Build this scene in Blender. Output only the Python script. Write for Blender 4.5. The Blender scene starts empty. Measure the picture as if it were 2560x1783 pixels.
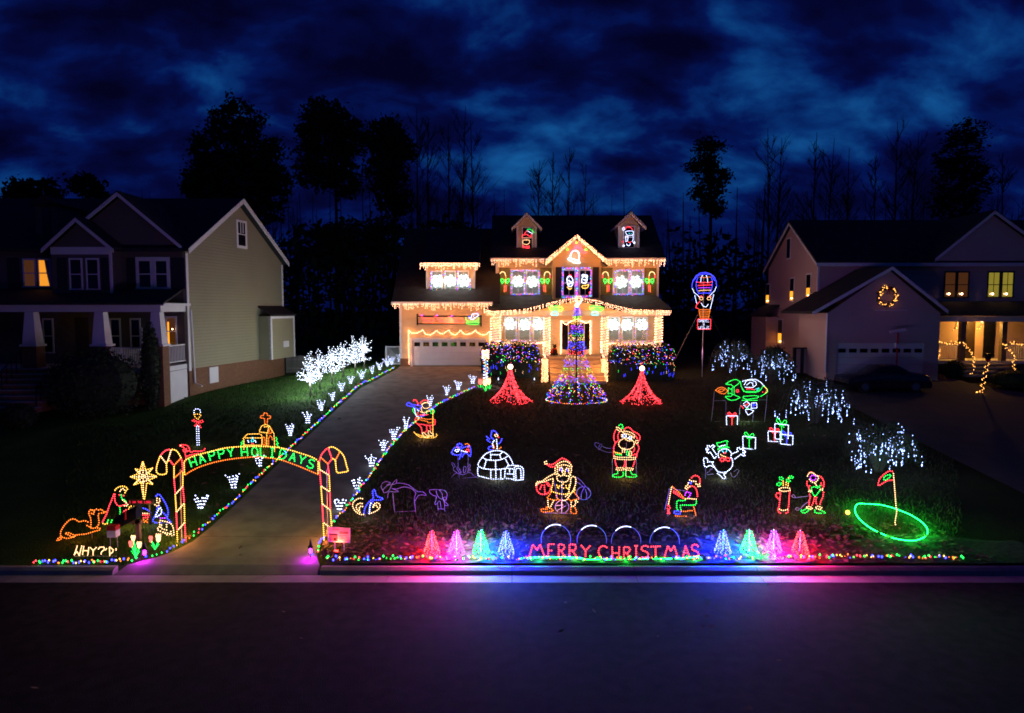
import bpy, math, random
from mathutils import Vector, Matrix, noise
R_ = random.Random(7)
D = bpy.data
sc = bpy.context.scene
col = sc.collection
# ---------------------------------------------------------------- camera, sky, exposure
PW, PH = 2560.0, 1783.0
FPX = 1707.0
PITCH = math.atan(121.5 / FPX)
CAMZ = 6.5
cam = D.objects.new('camera', D.cameras.new('camera'))
col.objects.link(cam)
cam.data.sensor_width = 36.0
cam.data.lens = 36.0 * FPX / PW
cam.data.clip_start = 0.1
cam.data.clip_end = 2000.0
cam.location = (0, 0, CAMZ)
cam.rotation_euler = (math.pi / 2 - PITCH, 0, 0)
sc.camera = cam
vs = sc.view_settings
vs.view_transform = 'Standard'
vs.look = 'None'
vs.exposure = 0.0
vs.gamma = 1.0
vs.use_curve_mapping = False
sc.cycles.use_denoising = True
sc.cycles.max_bounces = 4
sc.cycles.diffuse_bounces = 2
sc.cycles.glossy_bounces = 2
sc.cycles.transparent_max_bounces = 8
sc.cycles.sample_clamp_indirect = 3.0
sc.cycles.use_light_tree = True
sc.cycles.filter_width = 1.75

world = D.worlds.new('World')
sc.world = world
world.use_nodes = True
nt = world.node_tree
nt.nodes.clear()
def nd(t, **kw):
    n = nt.nodes.new(t)
    for k, v in kw.items():
        if k.startswith('i_'):
            n.inputs[k[2:]].default_value = v
        else:
            setattr(n, k, v)
    return n
L = nt.links.new
tc = nd('ShaderNodeTexCoord')
sep = nd('ShaderNodeSeparateXYZ'); L(tc.outputs['Generated'], sep.inputs[0])
def mth(op, a, b=None, c=None, clamp=False):
    n = nd('ShaderNodeMath', operation=op, use_clamp=clamp)
    for i, v in enumerate((a, b, c)):
        if v is None: continue
        if isinstance(v, (int, float)): n.inputs[i].default_value = v
        else: L(v, n.inputs[i])
    return n.outputs[0]
zc = mth('MAXIMUM', sep.outputs['Z'], -0.35)
den = mth('ADD', zc, 0.55)
u = mth('DIVIDE', sep.outputs['X'], den)
v = mth('DIVIDE', mth('ABSOLUTE', sep.outputs['Y']), den)
cmb = nd('ShaderNodeCombineXYZ'); L(u, cmb.inputs[0]); L(v, cmb.inputs[1])
mp = nd('ShaderNodeMapping'); L(cmb.outputs[0], mp.inputs[0])
mp.inputs['Rotation'].default_value = (0, 0, math.radians(-38))
mp.inputs['Scale'].default_value = (1.3, 1.9, 1)
mp.inputs['Location'].default_value = (4.37, 6.71, 0)
def noise_fac(scale, detail, rough, dist):
    n = nd('ShaderNodeTexNoise'); L(mp.outputs[0], n.inputs['Vector'])
    n.inputs['Scale'].default_value = scale; n.inputs['Detail'].default_value = detail; n.inputs['Roughness'].default_value = rough; n.inputs['Distortion'].default_value = dist
    return n.outputs['Fac']
n1 = noise_fac(4.2, 8, .53, .18)
n2 = noise_fac(1.1, 3, .5, 0)
# an opening of clearer dusk sky slanting up to the right
line = mth('SUBTRACT', mth('SUBTRACT', zc, mth('MULTIPLY', sep.outputs['X'], 0.17)), 0.185)
band = mth('DIVIDE', line, 0.075)
band = mth('EXPONENT', mth('MULTIPLY', mth('MULTIPLY', band, band), -1.0))
side = nd('ShaderNodeMapRange'); L(sep.outputs['X'], side.inputs[0])
side.inputs[1].default_value = -0.12; side.inputs[2].default_value = 0.12; side.interpolation_type = 'SMOOTHSTEP'
band = mth('MULTIPLY', band, side.outputs[0])
dens = mth('ADD', mth('MULTIPLY', n1, 0.74), mth('MULTIPLY', n2, 0.26))
dens = mth('ADD', dens, mth('MULTIPLY', band, 0.105))
low = nd('ShaderNodeMapRange'); L(zc, low.inputs[0]); low.inputs[1].default_value = -0.02; low.inputs[2].default_value = 0.22; low.interpolation_type = 'SMOOTHSTEP'
dens = mth('ADD', mth('MULTIPLY', mth('SUBTRACT', dens, 0.535), mth('ADD', mth('MULTIPLY', low.outputs[0], 0.75), 0.25)), 0.535)
cr = nd('ShaderNodeValToRGB'); L(dens, cr.inputs[0])
els = cr.color_ramp.elements
els[0].position = 0.41; els[0].color = (0.0010, 0.0010, 0.014, 1)
els[1].position = 0.74; els[1].color = (0.007, 0.095, 0.31, 1)
e = els.new(0.50); e.color = (0.0012, 0.0026, 0.036, 1)
e = els.new(0.56); e.color = (0.0012, 0.0070, 0.080, 1)
e = els.new(0.625); e.color = (0.0022, 0.030, 0.155, 1)
bgn = nd('ShaderNodeBackground'); L(cr.outputs[0], bgn.inputs[0]); bgn.inputs[1].default_value = 1.0
wo = nd('ShaderNodeOutputWorld'); L(bgn.outputs[0], wo.inputs[0])

# ---------------------------------------------------------------- picture rays and ground height
CP, SP = math.cos(PITCH), math.sin(PITCH)
def ray(px, py):
    a = (px - 1280.0) / FPX
    b = (891.5 - py) / FPX
    return Vector((a, CP + b * SP, b * CP - SP))
def at(px, py, Y):
    d = ray(px, py)
    return Vector((0, 0, CAMZ)) + d * (Y / d.y)
def X_(px, Y, py=800): return at(px, py, Y).x
def Z_(py, Y): return at(1280, py, Y).z
def sstep(a, b, x):
    t = max(0.0, min(1.0, (x - a) / (b - a)))
    return t * t * (3 - 2 * t)
KERB_Y0, KERB_Y1, GUT_Y0 = 16.2, 16.45, 15.77
def slope(x):
    s = 0.089 + (0.068 - 0.089) * sstep(-3.0, 1.5, x)
    return s + (0.085 - 0.068) * sstep(11.0, 17.0, x)
def cap(x):
    c = 1.9 + 0.78 * sstep(-17.0, -9.0, x)
    c += (2.25 - 2.68) * sstep(-2.0, 0.5, x)
    return c + 0.3 * sstep(11, 17, x)
def gz(x, y):
    if y < KERB_Y1: return 0.14 if y > KERB_Y0 else 0.0
    t = y - KERB_Y1
    z = 0.14 + slope(x) * t
    c = cap(x)
    # soft minimum of slope and terrace
    k = 0.25
    h = max(0.0, min(1.0, 0.5 + 0.5 * (c - z) / k))
    return c + (z - c) * h - k * h * (1 - h)
def ground(px, py):
    d = ray(px, py)
    lo, hi = 5.0, 120.0
    o = Vector((0, 0, CAMZ))
    for i in range(60):
        m = (lo + hi) / 2
        p = o + d * (m / d.y)
        if p.z > gz(p.x, p.y): lo = m
        else: hi = m
    p = o + d * (lo / d.y)
    p.z = gz(p.x, p.y)
    return p

# ---------------------------------------------------------------- materials
MATS = {}
def new_mat(name):
    m = D.materials.new(name); m.use_nodes = True
    m.node_tree.nodes.clear()
    return m
def emit(key, c, s):
    m = new_mat('glow_' + key)
    t = m.node_tree
    e = t.nodes.new('ShaderNodeEmission'); o = t.nodes.new('ShaderNodeOutputMaterial')
    e.inputs[0].default_value = (*c, 1); e.inputs[1].default_value = s
    t.links.new(e.outputs[0], o.inputs[0])
    MATS[key] = m
    return m
def surf(key, c, rough=0.7, c2=None, scale=4.0, bump=0.0, bscale=30.0, metal=0.0, pattern=None, pat=0.2, spec=0.3, stretch=(1, 1, 1)):
    m = new_mat(key)
    t = m.node_tree; N = t.nodes; l = t.links.new
    b = N.new('ShaderNodeBsdfPrincipled'); o = N.new('ShaderNodeOutputMaterial'); l(b.outputs[0], o.inputs[0])
    b.inputs['Roughness'].default_value = rough; b.inputs['Metallic'].default_value = metal
    b.inputs['Specular IOR Level'].default_value = spec
    g = N.new('ShaderNodeNewGeometry')
    mp = N.new('ShaderNodeMapping'); l(g.outputs['Position'], mp.inputs[0]); mp.inputs['Scale'].default_value = stretch
    nz = N.new('ShaderNodeTexNoise'); l(mp.outputs[0], nz.inputs['Vector']); nz.inputs['Scale'].default_value = scale; nz.inputs['Detail'].default_value = 6
    mx = N.new('ShaderNodeMix'); mx.data_type = 'RGBA'
    c2 = c2 or tuple(x * 0.75 for x in c)
    mx.inputs[6].default_value = (*c, 1); mx.inputs[7].default_value = (*c2, 1)
    cr = N.new('ShaderNodeMapRange'); l(nz.outputs['Fac'], cr.inputs[0]); cr.inputs[1].default_value = 0.35; cr.inputs[2].default_value = 0.65
    l(cr.outputs[0], mx.inputs[0])
    colout = mx.outputs[2]
    height = None
    if pattern in ('siding', 'shingle'):
        sx = N.new('ShaderNodeSeparateXYZ'); l(g.outputs['Position'], sx.inputs[0])
        md = N.new('ShaderNodeMath'); md.operation = 'FRACT'
        dv = N.new('ShaderNodeMath'); dv.operation = 'DIVIDE'; l(sx.outputs['Z'], dv.inputs[0]); dv.inputs[1].default_value = pat
        l(dv.outputs[0], md.inputs[0])
        inv = N.new('ShaderNodeMath'); inv.operation = 'SUBTRACT'; inv.inputs[0].default_value = 1.0; l(md.outputs[0], inv.inputs[1])
        height = inv.outputs[0]
    elif pattern == 'brick':
        cb = N.new('ShaderNodeSeparateXYZ'); l(g.outputs['Position'], cb.inputs[0])
        ad = N.new('ShaderNodeMath'); ad.operation = 'ADD'; l(cb.outputs['X'], ad.inputs[0]); l(cb.outputs['Y'], ad.inputs[1])
        cc = N.new('ShaderNodeCombineXYZ'); l(ad.outputs[0], cc.inputs[0]); l(cb.outputs['Z'], cc.inputs[1])
        br = N.new('ShaderNodeTexBrick'); l(cc.outputs[0], br.inputs['Vector'])
        br.inputs['Scale'].default_value = 1.0; br.inputs['Brick Width'].default_value = 0.22; br.inputs['Row Height'].default_value = 0.075
        br.inputs['Mortar Size'].default_value = 0.008
        l(mx.outputs[2], br.inputs['Color1']); br.inputs['Color2'].default_value = (*c2, 1); br.inputs['Mortar'].default_value = (0.16, 0.12, 0.09, 1)
        colout = br.outputs['Color']
        iv = N.new('ShaderNodeMath'); iv.operation = 'SUBTRACT'; iv.inputs[0].default_value = 1.0; l(br.outputs['Fac'], iv.inputs[1])
        height = iv.outputs[0]
    l(colout, b.inputs['Base Color'])
    if bump > 0 or height is not None:
        bp = N.new('ShaderNodeBump')
        if height is None:
            nb = N.new('ShaderNodeTexNoise'); l(mp.outputs[0], nb.inputs['Vector']); nb.inputs['Scale'].default_value = bscale; nb.inputs['Detail'].default_value = 4
            height = nb.outputs['Fac']
            bp.inputs['Strength'].default_value = bump; bp.inputs['Distance'].default_value = 0.05
        else:
            bp.inputs['Strength'].default_value = 1.0; bp.inputs['Distance'].default_value = 0.035
        l(height, bp.inputs['Height']); l(bp.outputs[0], b.inputs['Normal'])
    MATS[key] = m
    return m

# lamps: bulb colour / dim glow of the rope sleeve
COLS = dict(R=((1, .04, .055), 8), G=((.02, 1, .10), 4.5), B=((.045, .05, 1), 9), Y=((1, .50, .07), 5), V=((1, .58, .26), 5),
            W=((.58, .66, 1), 7), O=((1, .20, .025), 4), P=((.5, .04, 1), 6), C=((.06, .75, .9), 4), I=((1, .43, .24), 19),
            S=((.70, .82, 1), 9), A=((1, .40, .08), 6))
GAIN = 1.0
for k, (c, s) in COLS.items():
    emit('bulb_' + k, c, s * GAIN)
    cs = tuple(x ** 1.35 for x in c)
    emit('rope_' + k, cs, (0.55 if k not in 'WVSI' else 0.4))
emit('flood_B', (.01, .015, 1), 26); emit('flood_G', (.01, .9, .12), 16); emit('flood_P', (.62, .015, .8), 24); emit('flood_R', (1, .02, .015), 20)
emit('flood_W', (.60, .66, 1), 4); emit('flood_I', (1, .42, .17), 14)
emit('cane_sleeve', (1, .5, .07), .5)
emit('tulip_pink', (1, .16, .12), 2.2); emit('tulip_warm', (1, .55, .25), 3.0)
emit('window_warm', (1, .33, .02), 1.6); emit('window_dim', (1, .3, .03), 0.10); emit('window_yellow', (.75, .55, .05), 0.55)
emit('lamp_globe', (1, .55, .3), 12)
surf('U', (.42, .34, .42), .45, c2=(.36, .3, .38))                      # unlit rope sleeve
surf('stake', (.5, .48, .45), .4, metal=.3)
surf('wire_green', (.02, .05, .02), .6)
surf('wire_dark', (.02, .02, .02), .6)
surf('lawn_green', (.05, .13, .014), .95, c2=(.022, .05, .012), scale=1.3, bump=.9, bscale=22)
surf('blade', (.045, .062, .017), .9, c2=(.07, .058, .023), scale=.8)
surf('leaf_litter', (.20, .12, .06), .8, c2=(.10, .055, .03), scale=9)
surf('concrete', (.30, .27, .225), .85, c2=(.19, .17, .145), scale=1.6, bump=.12, bscale=40)
surf('gutter_concrete', (.36, .32, .29), .85, c2=(.27, .24, .22), scale=1.6, bump=.15, bscale=40)
surf('asphalt', (.032, .026, .026), .9, c2=(.013, .0105, .011), scale=3.5, bump=.6, bscale=55, spec=.12)
surf('dark_concrete', (.11, .085, .08), .9, c2=(.085, .068, .065), scale=1.2)  # darker brown concrete tone for the right-hand driveway
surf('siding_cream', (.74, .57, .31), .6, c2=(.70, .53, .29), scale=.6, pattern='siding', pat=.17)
surf('siding_cream_shaded', (.58, .43, .22), .6, c2=(.54, .40, .21), scale=.6, pattern='siding', pat=.17)  # cream siding with the centre gable's shade put into the colour
surf('siding_olive', (.35, .325, .185), .6, c2=(.325, .30, .17), scale=.5, pattern='siding', pat=.17)
surf('siding_brown', (.16, .12, .085), .6, c2=(.14, .11, .08), scale=.5, pattern='siding', pat=.17)
surf('siding_pink', (.64, .43, .35), .6, c2=(.60, .40, .33), scale=.5, pattern='siding', pat=.17)
surf('trim', (.78, .75, .70), .5, c2=(.74, .71, .66), scale=2)
surf('roof', (.045, .040, .038), .9, c2=(.028, .025, .024), scale=2.5, pattern='shingle', pat=.13)
surf('shutter', (.22, .17, .05), .6)
surf('shutter_dark', (.03, .03, .035), .6)
surf('door_dark', (.05, .03, .025), .5)
surf('brick', (.36, .17, .07), .85, c2=(.25, .11, .05), scale=8, pattern='brick')
surf('black_metal', (.012, .012, .012), .4, metal=.4)
surf('wood', (.22, .15, .09), .8, c2=(.16, .11, .07), scale=5, stretch=(1, 1, .15))
surf('fence_wood', (.30, .27, .22), .85, c2=(.22, .2, .17), scale=4, stretch=(1, 1, .2))
surf('bark', (.05, .038, .03), .95, c2=(.03, .024, .02), scale=6, bump=.6)
surf('needle', (.022, .032, .014), .95, c2=(.012, .018, .009), scale=.5)
surf('shrub_leaf', (.03, .05, .02), .85, c2=(.018, .03, .012), scale=3)
surf('twig', (.09, .075, .055), .9)
surf('dry_grass', (.20, .17, .10), .9, c2=(.13, .11, .06), scale=3)
surf('blind', (.72, .77, .72), .7, c2=(.68, .73, .68))
surf('curtain', (.5, .4, .3), .9)
surf('car_paint', (.018, .018, .022), .18, spec=.6)
surf('tyre', (.015, .015, .015), .8)
surf('rim', (.5, .5, .52), .25, metal=.9)
surf('sign_white', (.8, .76, .74), .6)
surf('print_grey', (.35, .20, .20), .7)
surf('print_dark', (.14, .06, .06), .7)
surf('red_cloth', (.5, .02, .02), .8)
surf('fur_dark', (.03, .02, .015), .9)
surf('stone', (.26, .24, .21), .9, c2=(.18, .16, .14), scale=6, bump=.5)
surf('mulch', (.085, .062, .055), .95, c2=(.045, .034, .03), scale=9, bump=.9, bscale=40)
# the lawn: greener to the left of the driveway, dormant and brown to the right
def lawn_mat():
    m = new_mat('lawn'); t = m.node_tree; N = t.nodes; l = t.links.new
    b = N.new('ShaderNodeBsdfPrincipled'); o = N.new('ShaderNodeOutputMaterial'); l(b.outputs[0], o.inputs[0])
    b.inputs['Roughness'].default_value = .95; b.inputs['Specular IOR Level'].default_value = .1
    g = N.new('ShaderNodeNewGeometry'); s = N.new('ShaderNodeSeparateXYZ'); l(g.outputs['Position'], s.inputs[0])
    nz = N.new('ShaderNodeTexNoise'); l(g.outputs['Position'], nz.inputs['Vector']); nz.inputs['Scale'].default_value = 1.1; nz.inputs['Detail'].default_value = 8
    nf = N.new('ShaderNodeTexNoise'); l(g.outputs['Position'], nf.inputs['Vector']); nf.inputs['Scale'].default_value = 26; nf.inputs['Detail'].default_value = 4
    def mix(a, b2, f):
        x = N.new('ShaderNodeMix'); x.data_type = 'RGBA'
        for i, q in ((6, a), (7, b2)):
            if isinstance(q, tuple): x.inputs[i].default_value = (*q, 1)
            else: l(q, x.inputs[i])
        l(f, x.inputs[0]); return x.outputs[2]
    f1 = N.new('ShaderNodeMapRange'); l(nz.outputs['Fac'], f1.inputs[0]); f1.inputs[1].default_value = .38; f1.inputs[2].default_value = .62
    f2 = N.new('ShaderNodeMapRange'); l(nf.outputs['Fac'], f2.inputs[0]); f2.inputs[1].default_value = .3; f2.inputs[2].default_value = .7
    gl = mix((.055, .17, .014), (.035, .115, .012), f1.outputs[0])
    br = mix((.062, .062, .022), (.055, .044, .021), f1.outputs[0])
    sd = N.new('ShaderNodeMapRange'); l(s.outputs['X'], sd.inputs[0]); sd.inputs[1].default_value = -8; sd.inputs[2].default_value = -2
    c = mix(gl, br, sd.outputs[0])
    c = mix(c, (.03, .026, .012), f2.outputs[0])
    c2 = mix(c, c, f1.outputs[0])
    l(c2, b.inputs['Base Color'])
    bp = N.new('ShaderNodeBump'); bp.inputs['Strength'].default_value = .9; bp.inputs['Distance'].default_value = .06
    l(nf.outputs['Fac'], bp.inputs['Height']); l(bp.outputs[0], b.inputs['Normal'])
    MATS['lawn'] = m
lawn_mat()
def glass_mat():
    m = new_mat('glass'); t = m.node_tree; N = t.nodes; l = t.links.new
    tr = N.new('ShaderNodeBsdfTransparent'); gl = N.new('ShaderNodeBsdfGlossy'); mx = N.new('ShaderNodeMixShader'); o = N.new('ShaderNodeOutputMaterial')
    gl.inputs['Roughness'].default_value = .06; tr.inputs[0].default_value = (.85, .88, .86, 1)
    mx.inputs[0].default_value = .10
    l(tr.outputs[0], mx.inputs[1]); l(gl.outputs[0], mx.inputs[2]); l(mx.outputs[0], o.inputs[0])
    MATS['glass'] = m
glass_mat()
surf('glass_dark', (.01, .01, .013), .08, spec=.5)

# ---------------------------------------------------------------- mesh builder
ORG = {}
OCT_V = [(1, 0, 0), (-1, 0, 0), (0, 1, 0), (0, -1, 0), (0, 0, 1), (0, 0, -1)]
OCT_F = [(0, 2, 4), (2, 1, 4), (1, 3, 4), (3, 0, 4), (2, 0, 5), (1, 2, 5), (3, 1, 5), (0, 3, 5)]
class MB:
    def __init__(s): s.v = []; s.f = []; s.m = []; s.keys = []
    def k(s, key):
        if key not in s.keys: s.keys.append(key)
        return s.keys.index(key)
    def face(s, pts, key):
        b = len(s.v); s.v += [tuple(p) for p in pts]; s.f.append(tuple(range(b, b + len(pts)))); s.m.append(s.k(key)); return s
    def box(s, a, b, key):
        (x0, y0, z0), (x1, y1, z1) = a, b
        x0, x1 = min(x0, x1), max(x0, x1); y0, y1 = min(y0, y1), max(y0, y1); z0, z1 = min(z0, z1), max(z0, z1)
        i = len(s.v)
        s.v += [(x0, y0, z0), (x1, y0, z0), (x1, y1, z0), (x0, y1, z0), (x0, y0, z1), (x1, y0, z1), (x1, y1, z1), (x0, y1, z1)]
        q = s.k(key)
        for f in ((0, 3, 2, 1), (4, 5, 6, 7), (0, 1, 5, 4), (1, 2, 6, 5), (2, 3, 7, 6), (3, 0, 4, 7)):
            s.f.append(tuple(i + j for j in f)); s.m.append(q)
        return s
    def prism(s, poly, ext, key):
        """poly: list of 3D points (planar), extruded by vector ext"""
        n = len(poly); i = len(s.v); e = Vector(ext)
        s.v += [tuple(p) for p in poly] + [tuple(Vector(p) + e) for p in poly]
        q = s.k(key)
        s.f.append(tuple(range(i + n - 1, i - 1, -1))); s.f.append(tuple(range(i + n, i + 2 * n)))
        for j in range(n):
            k2 = (j + 1) % n
            s.f.append((i + j, i + k2, i + n + k2, i + n + j))
        s.m += [q] * (n + 2)
        return s
    def bulb(s, p, r, key, sz=1.0):
        i = len(s.v)
        s.v += [(p[0] + a * r, p[1] + b * r, p[2] + c * r * sz) for a, b, c in OCT_V]
        q = s.k(key)
        for f in OCT_F: s.f.append(tuple(i + j for j in f))
        s.m += [q] * 8
        return s
    def tube(s, pts, r, key, n=5, r2=None, capends=True):
        pts = [Vector(p) for p in pts]
        if len(pts) < 2: return s
        base = len(s.v); q = s.k(key); m = len(pts)
        up = Vector((0, 1, 0.0))
        for i, p in enumerate(pts):
            d = (pts[min(i + 1, m - 1)] - pts[max(i - 1, 0)])
            if d.length < 1e-9: d = Vector((0, 0, 1))
            d.normalize()
            a = d.cross(up)
            if a.length < 1e-3: a = d.cross(Vector((1, 0, 0)))
            a.normalize(); b = d.cross(a)
            rr = r if r2 is None else r + (r2 - r) * i / (m - 1)
            for j in range(n):
                t = 2 * math.pi * j / n
                s.v.append(tuple(p + (a * math.cos(t) + b * math.sin(t)) * rr))
        for i in range(m - 1):
            for j in range(n):
                k2 = (j + 1) % n
                s.f.append((base + i * n + j, base + i * n + k2, base + (i + 1) * n + k2, base + (i + 1) * n + j)); s.m.append(q)
        if capends:
            s.f.append(tuple(base + j for j in range(n - 1, -1, -1))); s.m.append(q)
            s.f.append(tuple(base + (m - 1) * n + j for j in range(n))); s.m.append(q)
        return s
    def sphere(s, c, r, key, nu=10, nv=6, sc=(1, 1, 1)):
        b = len(s.v); q = s.k(key)
        for i in range(nv + 1):
            ph = math.pi * i / nv
            for j in range(nu):
                th = 2 * math.pi * j / nu
                s.v.append((c[0] + r * sc[0] * math.sin(ph) * math.cos(th), c[1] + r * sc[1] * math.sin(ph) * math.sin(th), c[2] + r * sc[2] * math.cos(ph)))
        for i in range(nv):
            for j in range(nu):
                k2 = (j + 1) % nu
                s.f.append((b + i * nu + j, b + (i + 1) * nu + j, b + (i + 1) * nu + k2, b + i * nu + k2)); s.m.append(q)
        return s
    def build(s, name, parent=None, org=None, label=None, smooth=False):
        me = D.meshes.new(name)
        o0 = ORG[parent.name] if parent is not None else Vector(org if org is not None else (0, 0, 0))
        ox, oy, oz = o0
        me.from_pydata([(a - ox, b - oy, c - oz) for a, b, c in s.v], [], s.f)
        for k in s.keys: me.materials.append(MATS[k])
        me.polygons.foreach_set('material_index', s.m)
        if smooth: me.polygons.foreach_set('use_smooth', [True] * len(s.f))
        me.update()
        o = D.objects.new(name, me); col.objects.link(o)
        if parent is not None: o.parent = parent
        else: o.location = o0
        ORG[o.name] = o0
        if label: o['label'] = label
        return o
def tag(o, label=None, cat=None, group=None, kind=None):
    if label: o['label'] = label
    if cat: o['category'] = cat
    if group: o['group'] = group
    if kind: o['kind'] = kind
    return o
def thing(name, label, cat, loc, group=None):
    o = D.objects.new(name, None); col.objects.link(o); o.location = loc; o.empty_display_size = .2
    ORG[o.name] = Vector(loc)
    return tag(o, label, cat, group)
def struct(mb, name, **k): return tag(mb.build(name, **k), kind='structure')

def lamp(par, p, c, w, r=.04):
    l = D.lights.new('lamp', 'POINT'); l.energy = w; l.color = c; l.shadow_soft_size = r
    o = D.objects.new('lamp', l); col.objects.link(o); o.parent = par; o.location = Vector(p) - ORG[par.name]
    return o
WARM = (1, .33, .06); COOL = (.72, .88, 1)
# ---------------------------------------------------------------- light lines
def smooth(pts, n=4):
    if len(pts) < 3: return pts
    out = []
    closed = (Vector(pts[0]) - Vector(pts[-1])).length < 1e-6
    m = len(pts)
    for i in range(m - 1):
        p1, p2 = Vector(pts[i]), Vector(pts[i + 1])
        p0 = Vector(pts[i - 1]) if i > 0 else (Vector(pts[-2]) if closed else p1)
        p3 = Vector(pts[i + 2]) if i + 2 < m else (Vector(pts[1]) if closed else p2)
        for j in range(n):
            t = j / n
            out.append(0.5 * ((2 * p1) + (p2 - p0) * t + (2 * p0 - 5 * p1 + 4 * p2 - p3) * t * t + (3 * p1 - p0 - 3 * p2 + p3) * t ** 3))
    out.append(Vector(pts[-1]))
    return out
def walk(pts, step, off=0.5):
    """points every step along a polyline"""
    res = []; acc = step * off
    for a, b in zip(pts, pts[1:]):
        a = Vector(a); b = Vector(b); l = (b - a).length
        if l < 1e-9: continue
        while acc <= l:
            res.append(a + (b - a) * (acc / l)); acc += step
        acc -= l
    return res
def rope(mb, pts, c, step=.062, rb=.019, rt=.007, sm=True, bulbs=True):
    if sm: pts = smooth(pts, 3)
    if c == 'U':
        mb.tube(pts, rt * 1.15, 'U', 5); return
    mb.tube(pts, rt, 'rope_' + c, 4)
    if bulbs:
        for p in walk(pts, step): mb.bulb(p, rb, 'bulb_' + c)
def parse(s):
    s = s.strip(); out = []
    if s[0] == 'o':
        cx, cy, rx, ry = [float(q) for q in s[1:].split(',')]
        n = 14
        return [(cx + rx * math.cos(2 * math.pi * i / n), cy + ry * math.sin(2 * math.pi * i / n)) for i in range(n + 1)]
    return [tuple(float(q) for q in t.split(',')) for t in s.split()]
def fig(name, label, cat, crop, base, parts, group=None, step=.062, rb=.019, stakes=(), Y=None, rest=None, sm=True, glow=1.0):
    """a rope-light figure bent flat on a wire frame: traced lines placed upright on the spot where it stands"""
    x0, y0, s = crop
    if Y is None:
        g = ground(*base); Y = g.y
    else:
        g = at(base[0], base[1], Y)
    t = thing(name, label, cat, g, group)
    for pn, c, polys in parts:
        mb = MB()
        for q in polys.split('|'):
            pts = [at(x0 + a / s, y0 + b / s, Y) for a, b in parse(q)]
            rope(mb, pts, c, step, rb, sm=sm)
        mb.build(pn, t)
    # the light its bulbs throw on the grass
    acc = Vector((0, 0, 0)); n_b = 0; pos = Vector((0, 0, 0))
    for pn, c, polys in parts:
        if c == 'U': continue
        for q in polys.split('|'):
            pts = [at(x0 + a / s, y0 + b / s, Y) for a, b in parse(q)]
            ln = sum((b - a).length for a, b in zip(pts, pts[1:])); n_b += ln
            acc += Vector(COLS[c][0]) * ln; pos += (pts[0] + pts[len(pts) // 2]) * .5 * ln
    if n_b > .5 and glow > 0:
        pos /= n_b; pos.z = max(g.z + .24, g.z + (pos.z - g.z) * .3) if cat == 'light figure' else pos.z
        lamp(t, pos + Vector((0, -.22, 0)), tuple(acc / n_b), min(15, n_b * 1.1) * glow, .1)
    for (px, py) in stakes:
        a = at(px, py, Y); mb = MB()
        mb.tube([a, (a.x, a.y, gz(a.x, a.y) - .12)], .007, 'stake', 5)
        mb.build('stake', t)
    return t
GL = {'A': ['0,0 .5,1 1,0', '.2,.4 .8,.4'], 'C': ['1,.85 .6,1 .2,.9 0,.5 .2,.1 .6,0 1,.15'], 'D': ['0,0 0,1 .55,1 1,.65 1,.35 .55,0 0,0'],
      'E': ['1,1 0,1 0,0 1,0', '0,.52 .75,.52'], 'H': ['0,0 0,1', '1,0 1,1', '0,.5 1,.5'], 'I': ['.5,0 .5,1', '.2,1 .8,1', '.2,0 .8,0'],
      'L': ['0,1 0,0 .9,0'], 'M': ['0,0 .15,1 .5,.45 .85,1 1,0'], 'N': ['0,0 0,1 1,0 1,1'], 'O': ['.5,1 .1,.8 0,.5 .1,.2 .5,0 .9,.2 1,.5 .9,.8 .5,1'],
      'P': ['0,0 0,1 .8,1 1,.78 .8,.52 0,.52'], 'R': ['0,0 0,1 .8,1 1,.78 .8,.52 0,.52', '.45,.52 1,0'],
      'S': ['1,.88 .6,1 .15,.9 .1,.65 .5,.52 .95,.38 .9,.1 .45,0 0,.12'], 'T': ['0,1 1,1', '.5,1 .5,0'], 'U': ['0,1 0,.25 .3,0 .7,0 1,.25 1,1'],
      'V': ['0,1 .5,0 1,1'], 'Y': ['0,1 .5,.5 1,1', '.5,.5 .5,0'], '&': ['1,0 .2,.75 .4,1 .65,.8 .1,.35 .3,0 .9,.4'], 'W': ['0,1 .25,0 .5,.6 .75,0 1,1']}
def glyph(mb, ch, o, ux, uy, c, **kw):
    for q in GL[ch]:
        pts = [Vector(o) + ux * a + uy * b for a, b in parse(q)]
        rope(mb, pts, c, sm=ch in 'COSDU&', **kw)
# ================================================================= GROUND
def edge_fn(pix):
    pts = sorted([(g.y, g.x) for g in (ground(*p) for p in pix)])
    def f(y):
        if y <= pts[0][0]: return pts[0][1]
        for (a, b), (c, d) in zip(pts, pts[1:]):
            if y <= c: return b + (d - b) * (y - a) / max(1e-6, c - a)
        return pts[-1][1]
    return f
DL = [(300, 1414), (350, 1408), (420, 1388), (480, 1358), (525, 1322), (592, 1262), (645, 1210), (698, 1160), (738, 1122), (782, 1081), (826, 1040), (888, 984), (905, 970), (943, 951), (992, 924)]
DR = [(800, 1414), (790, 1392), (798, 1362), (829, 1310), (859, 1275), (884, 1242), (903, 1216), (926, 1186), (976, 1116), (1010, 1079), (1027, 1063), (1090, 1016), (1132, 995), (1185, 971), (1214, 952)]
XL, XR = edge_fn(DL), edge_fn(DR)

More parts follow.
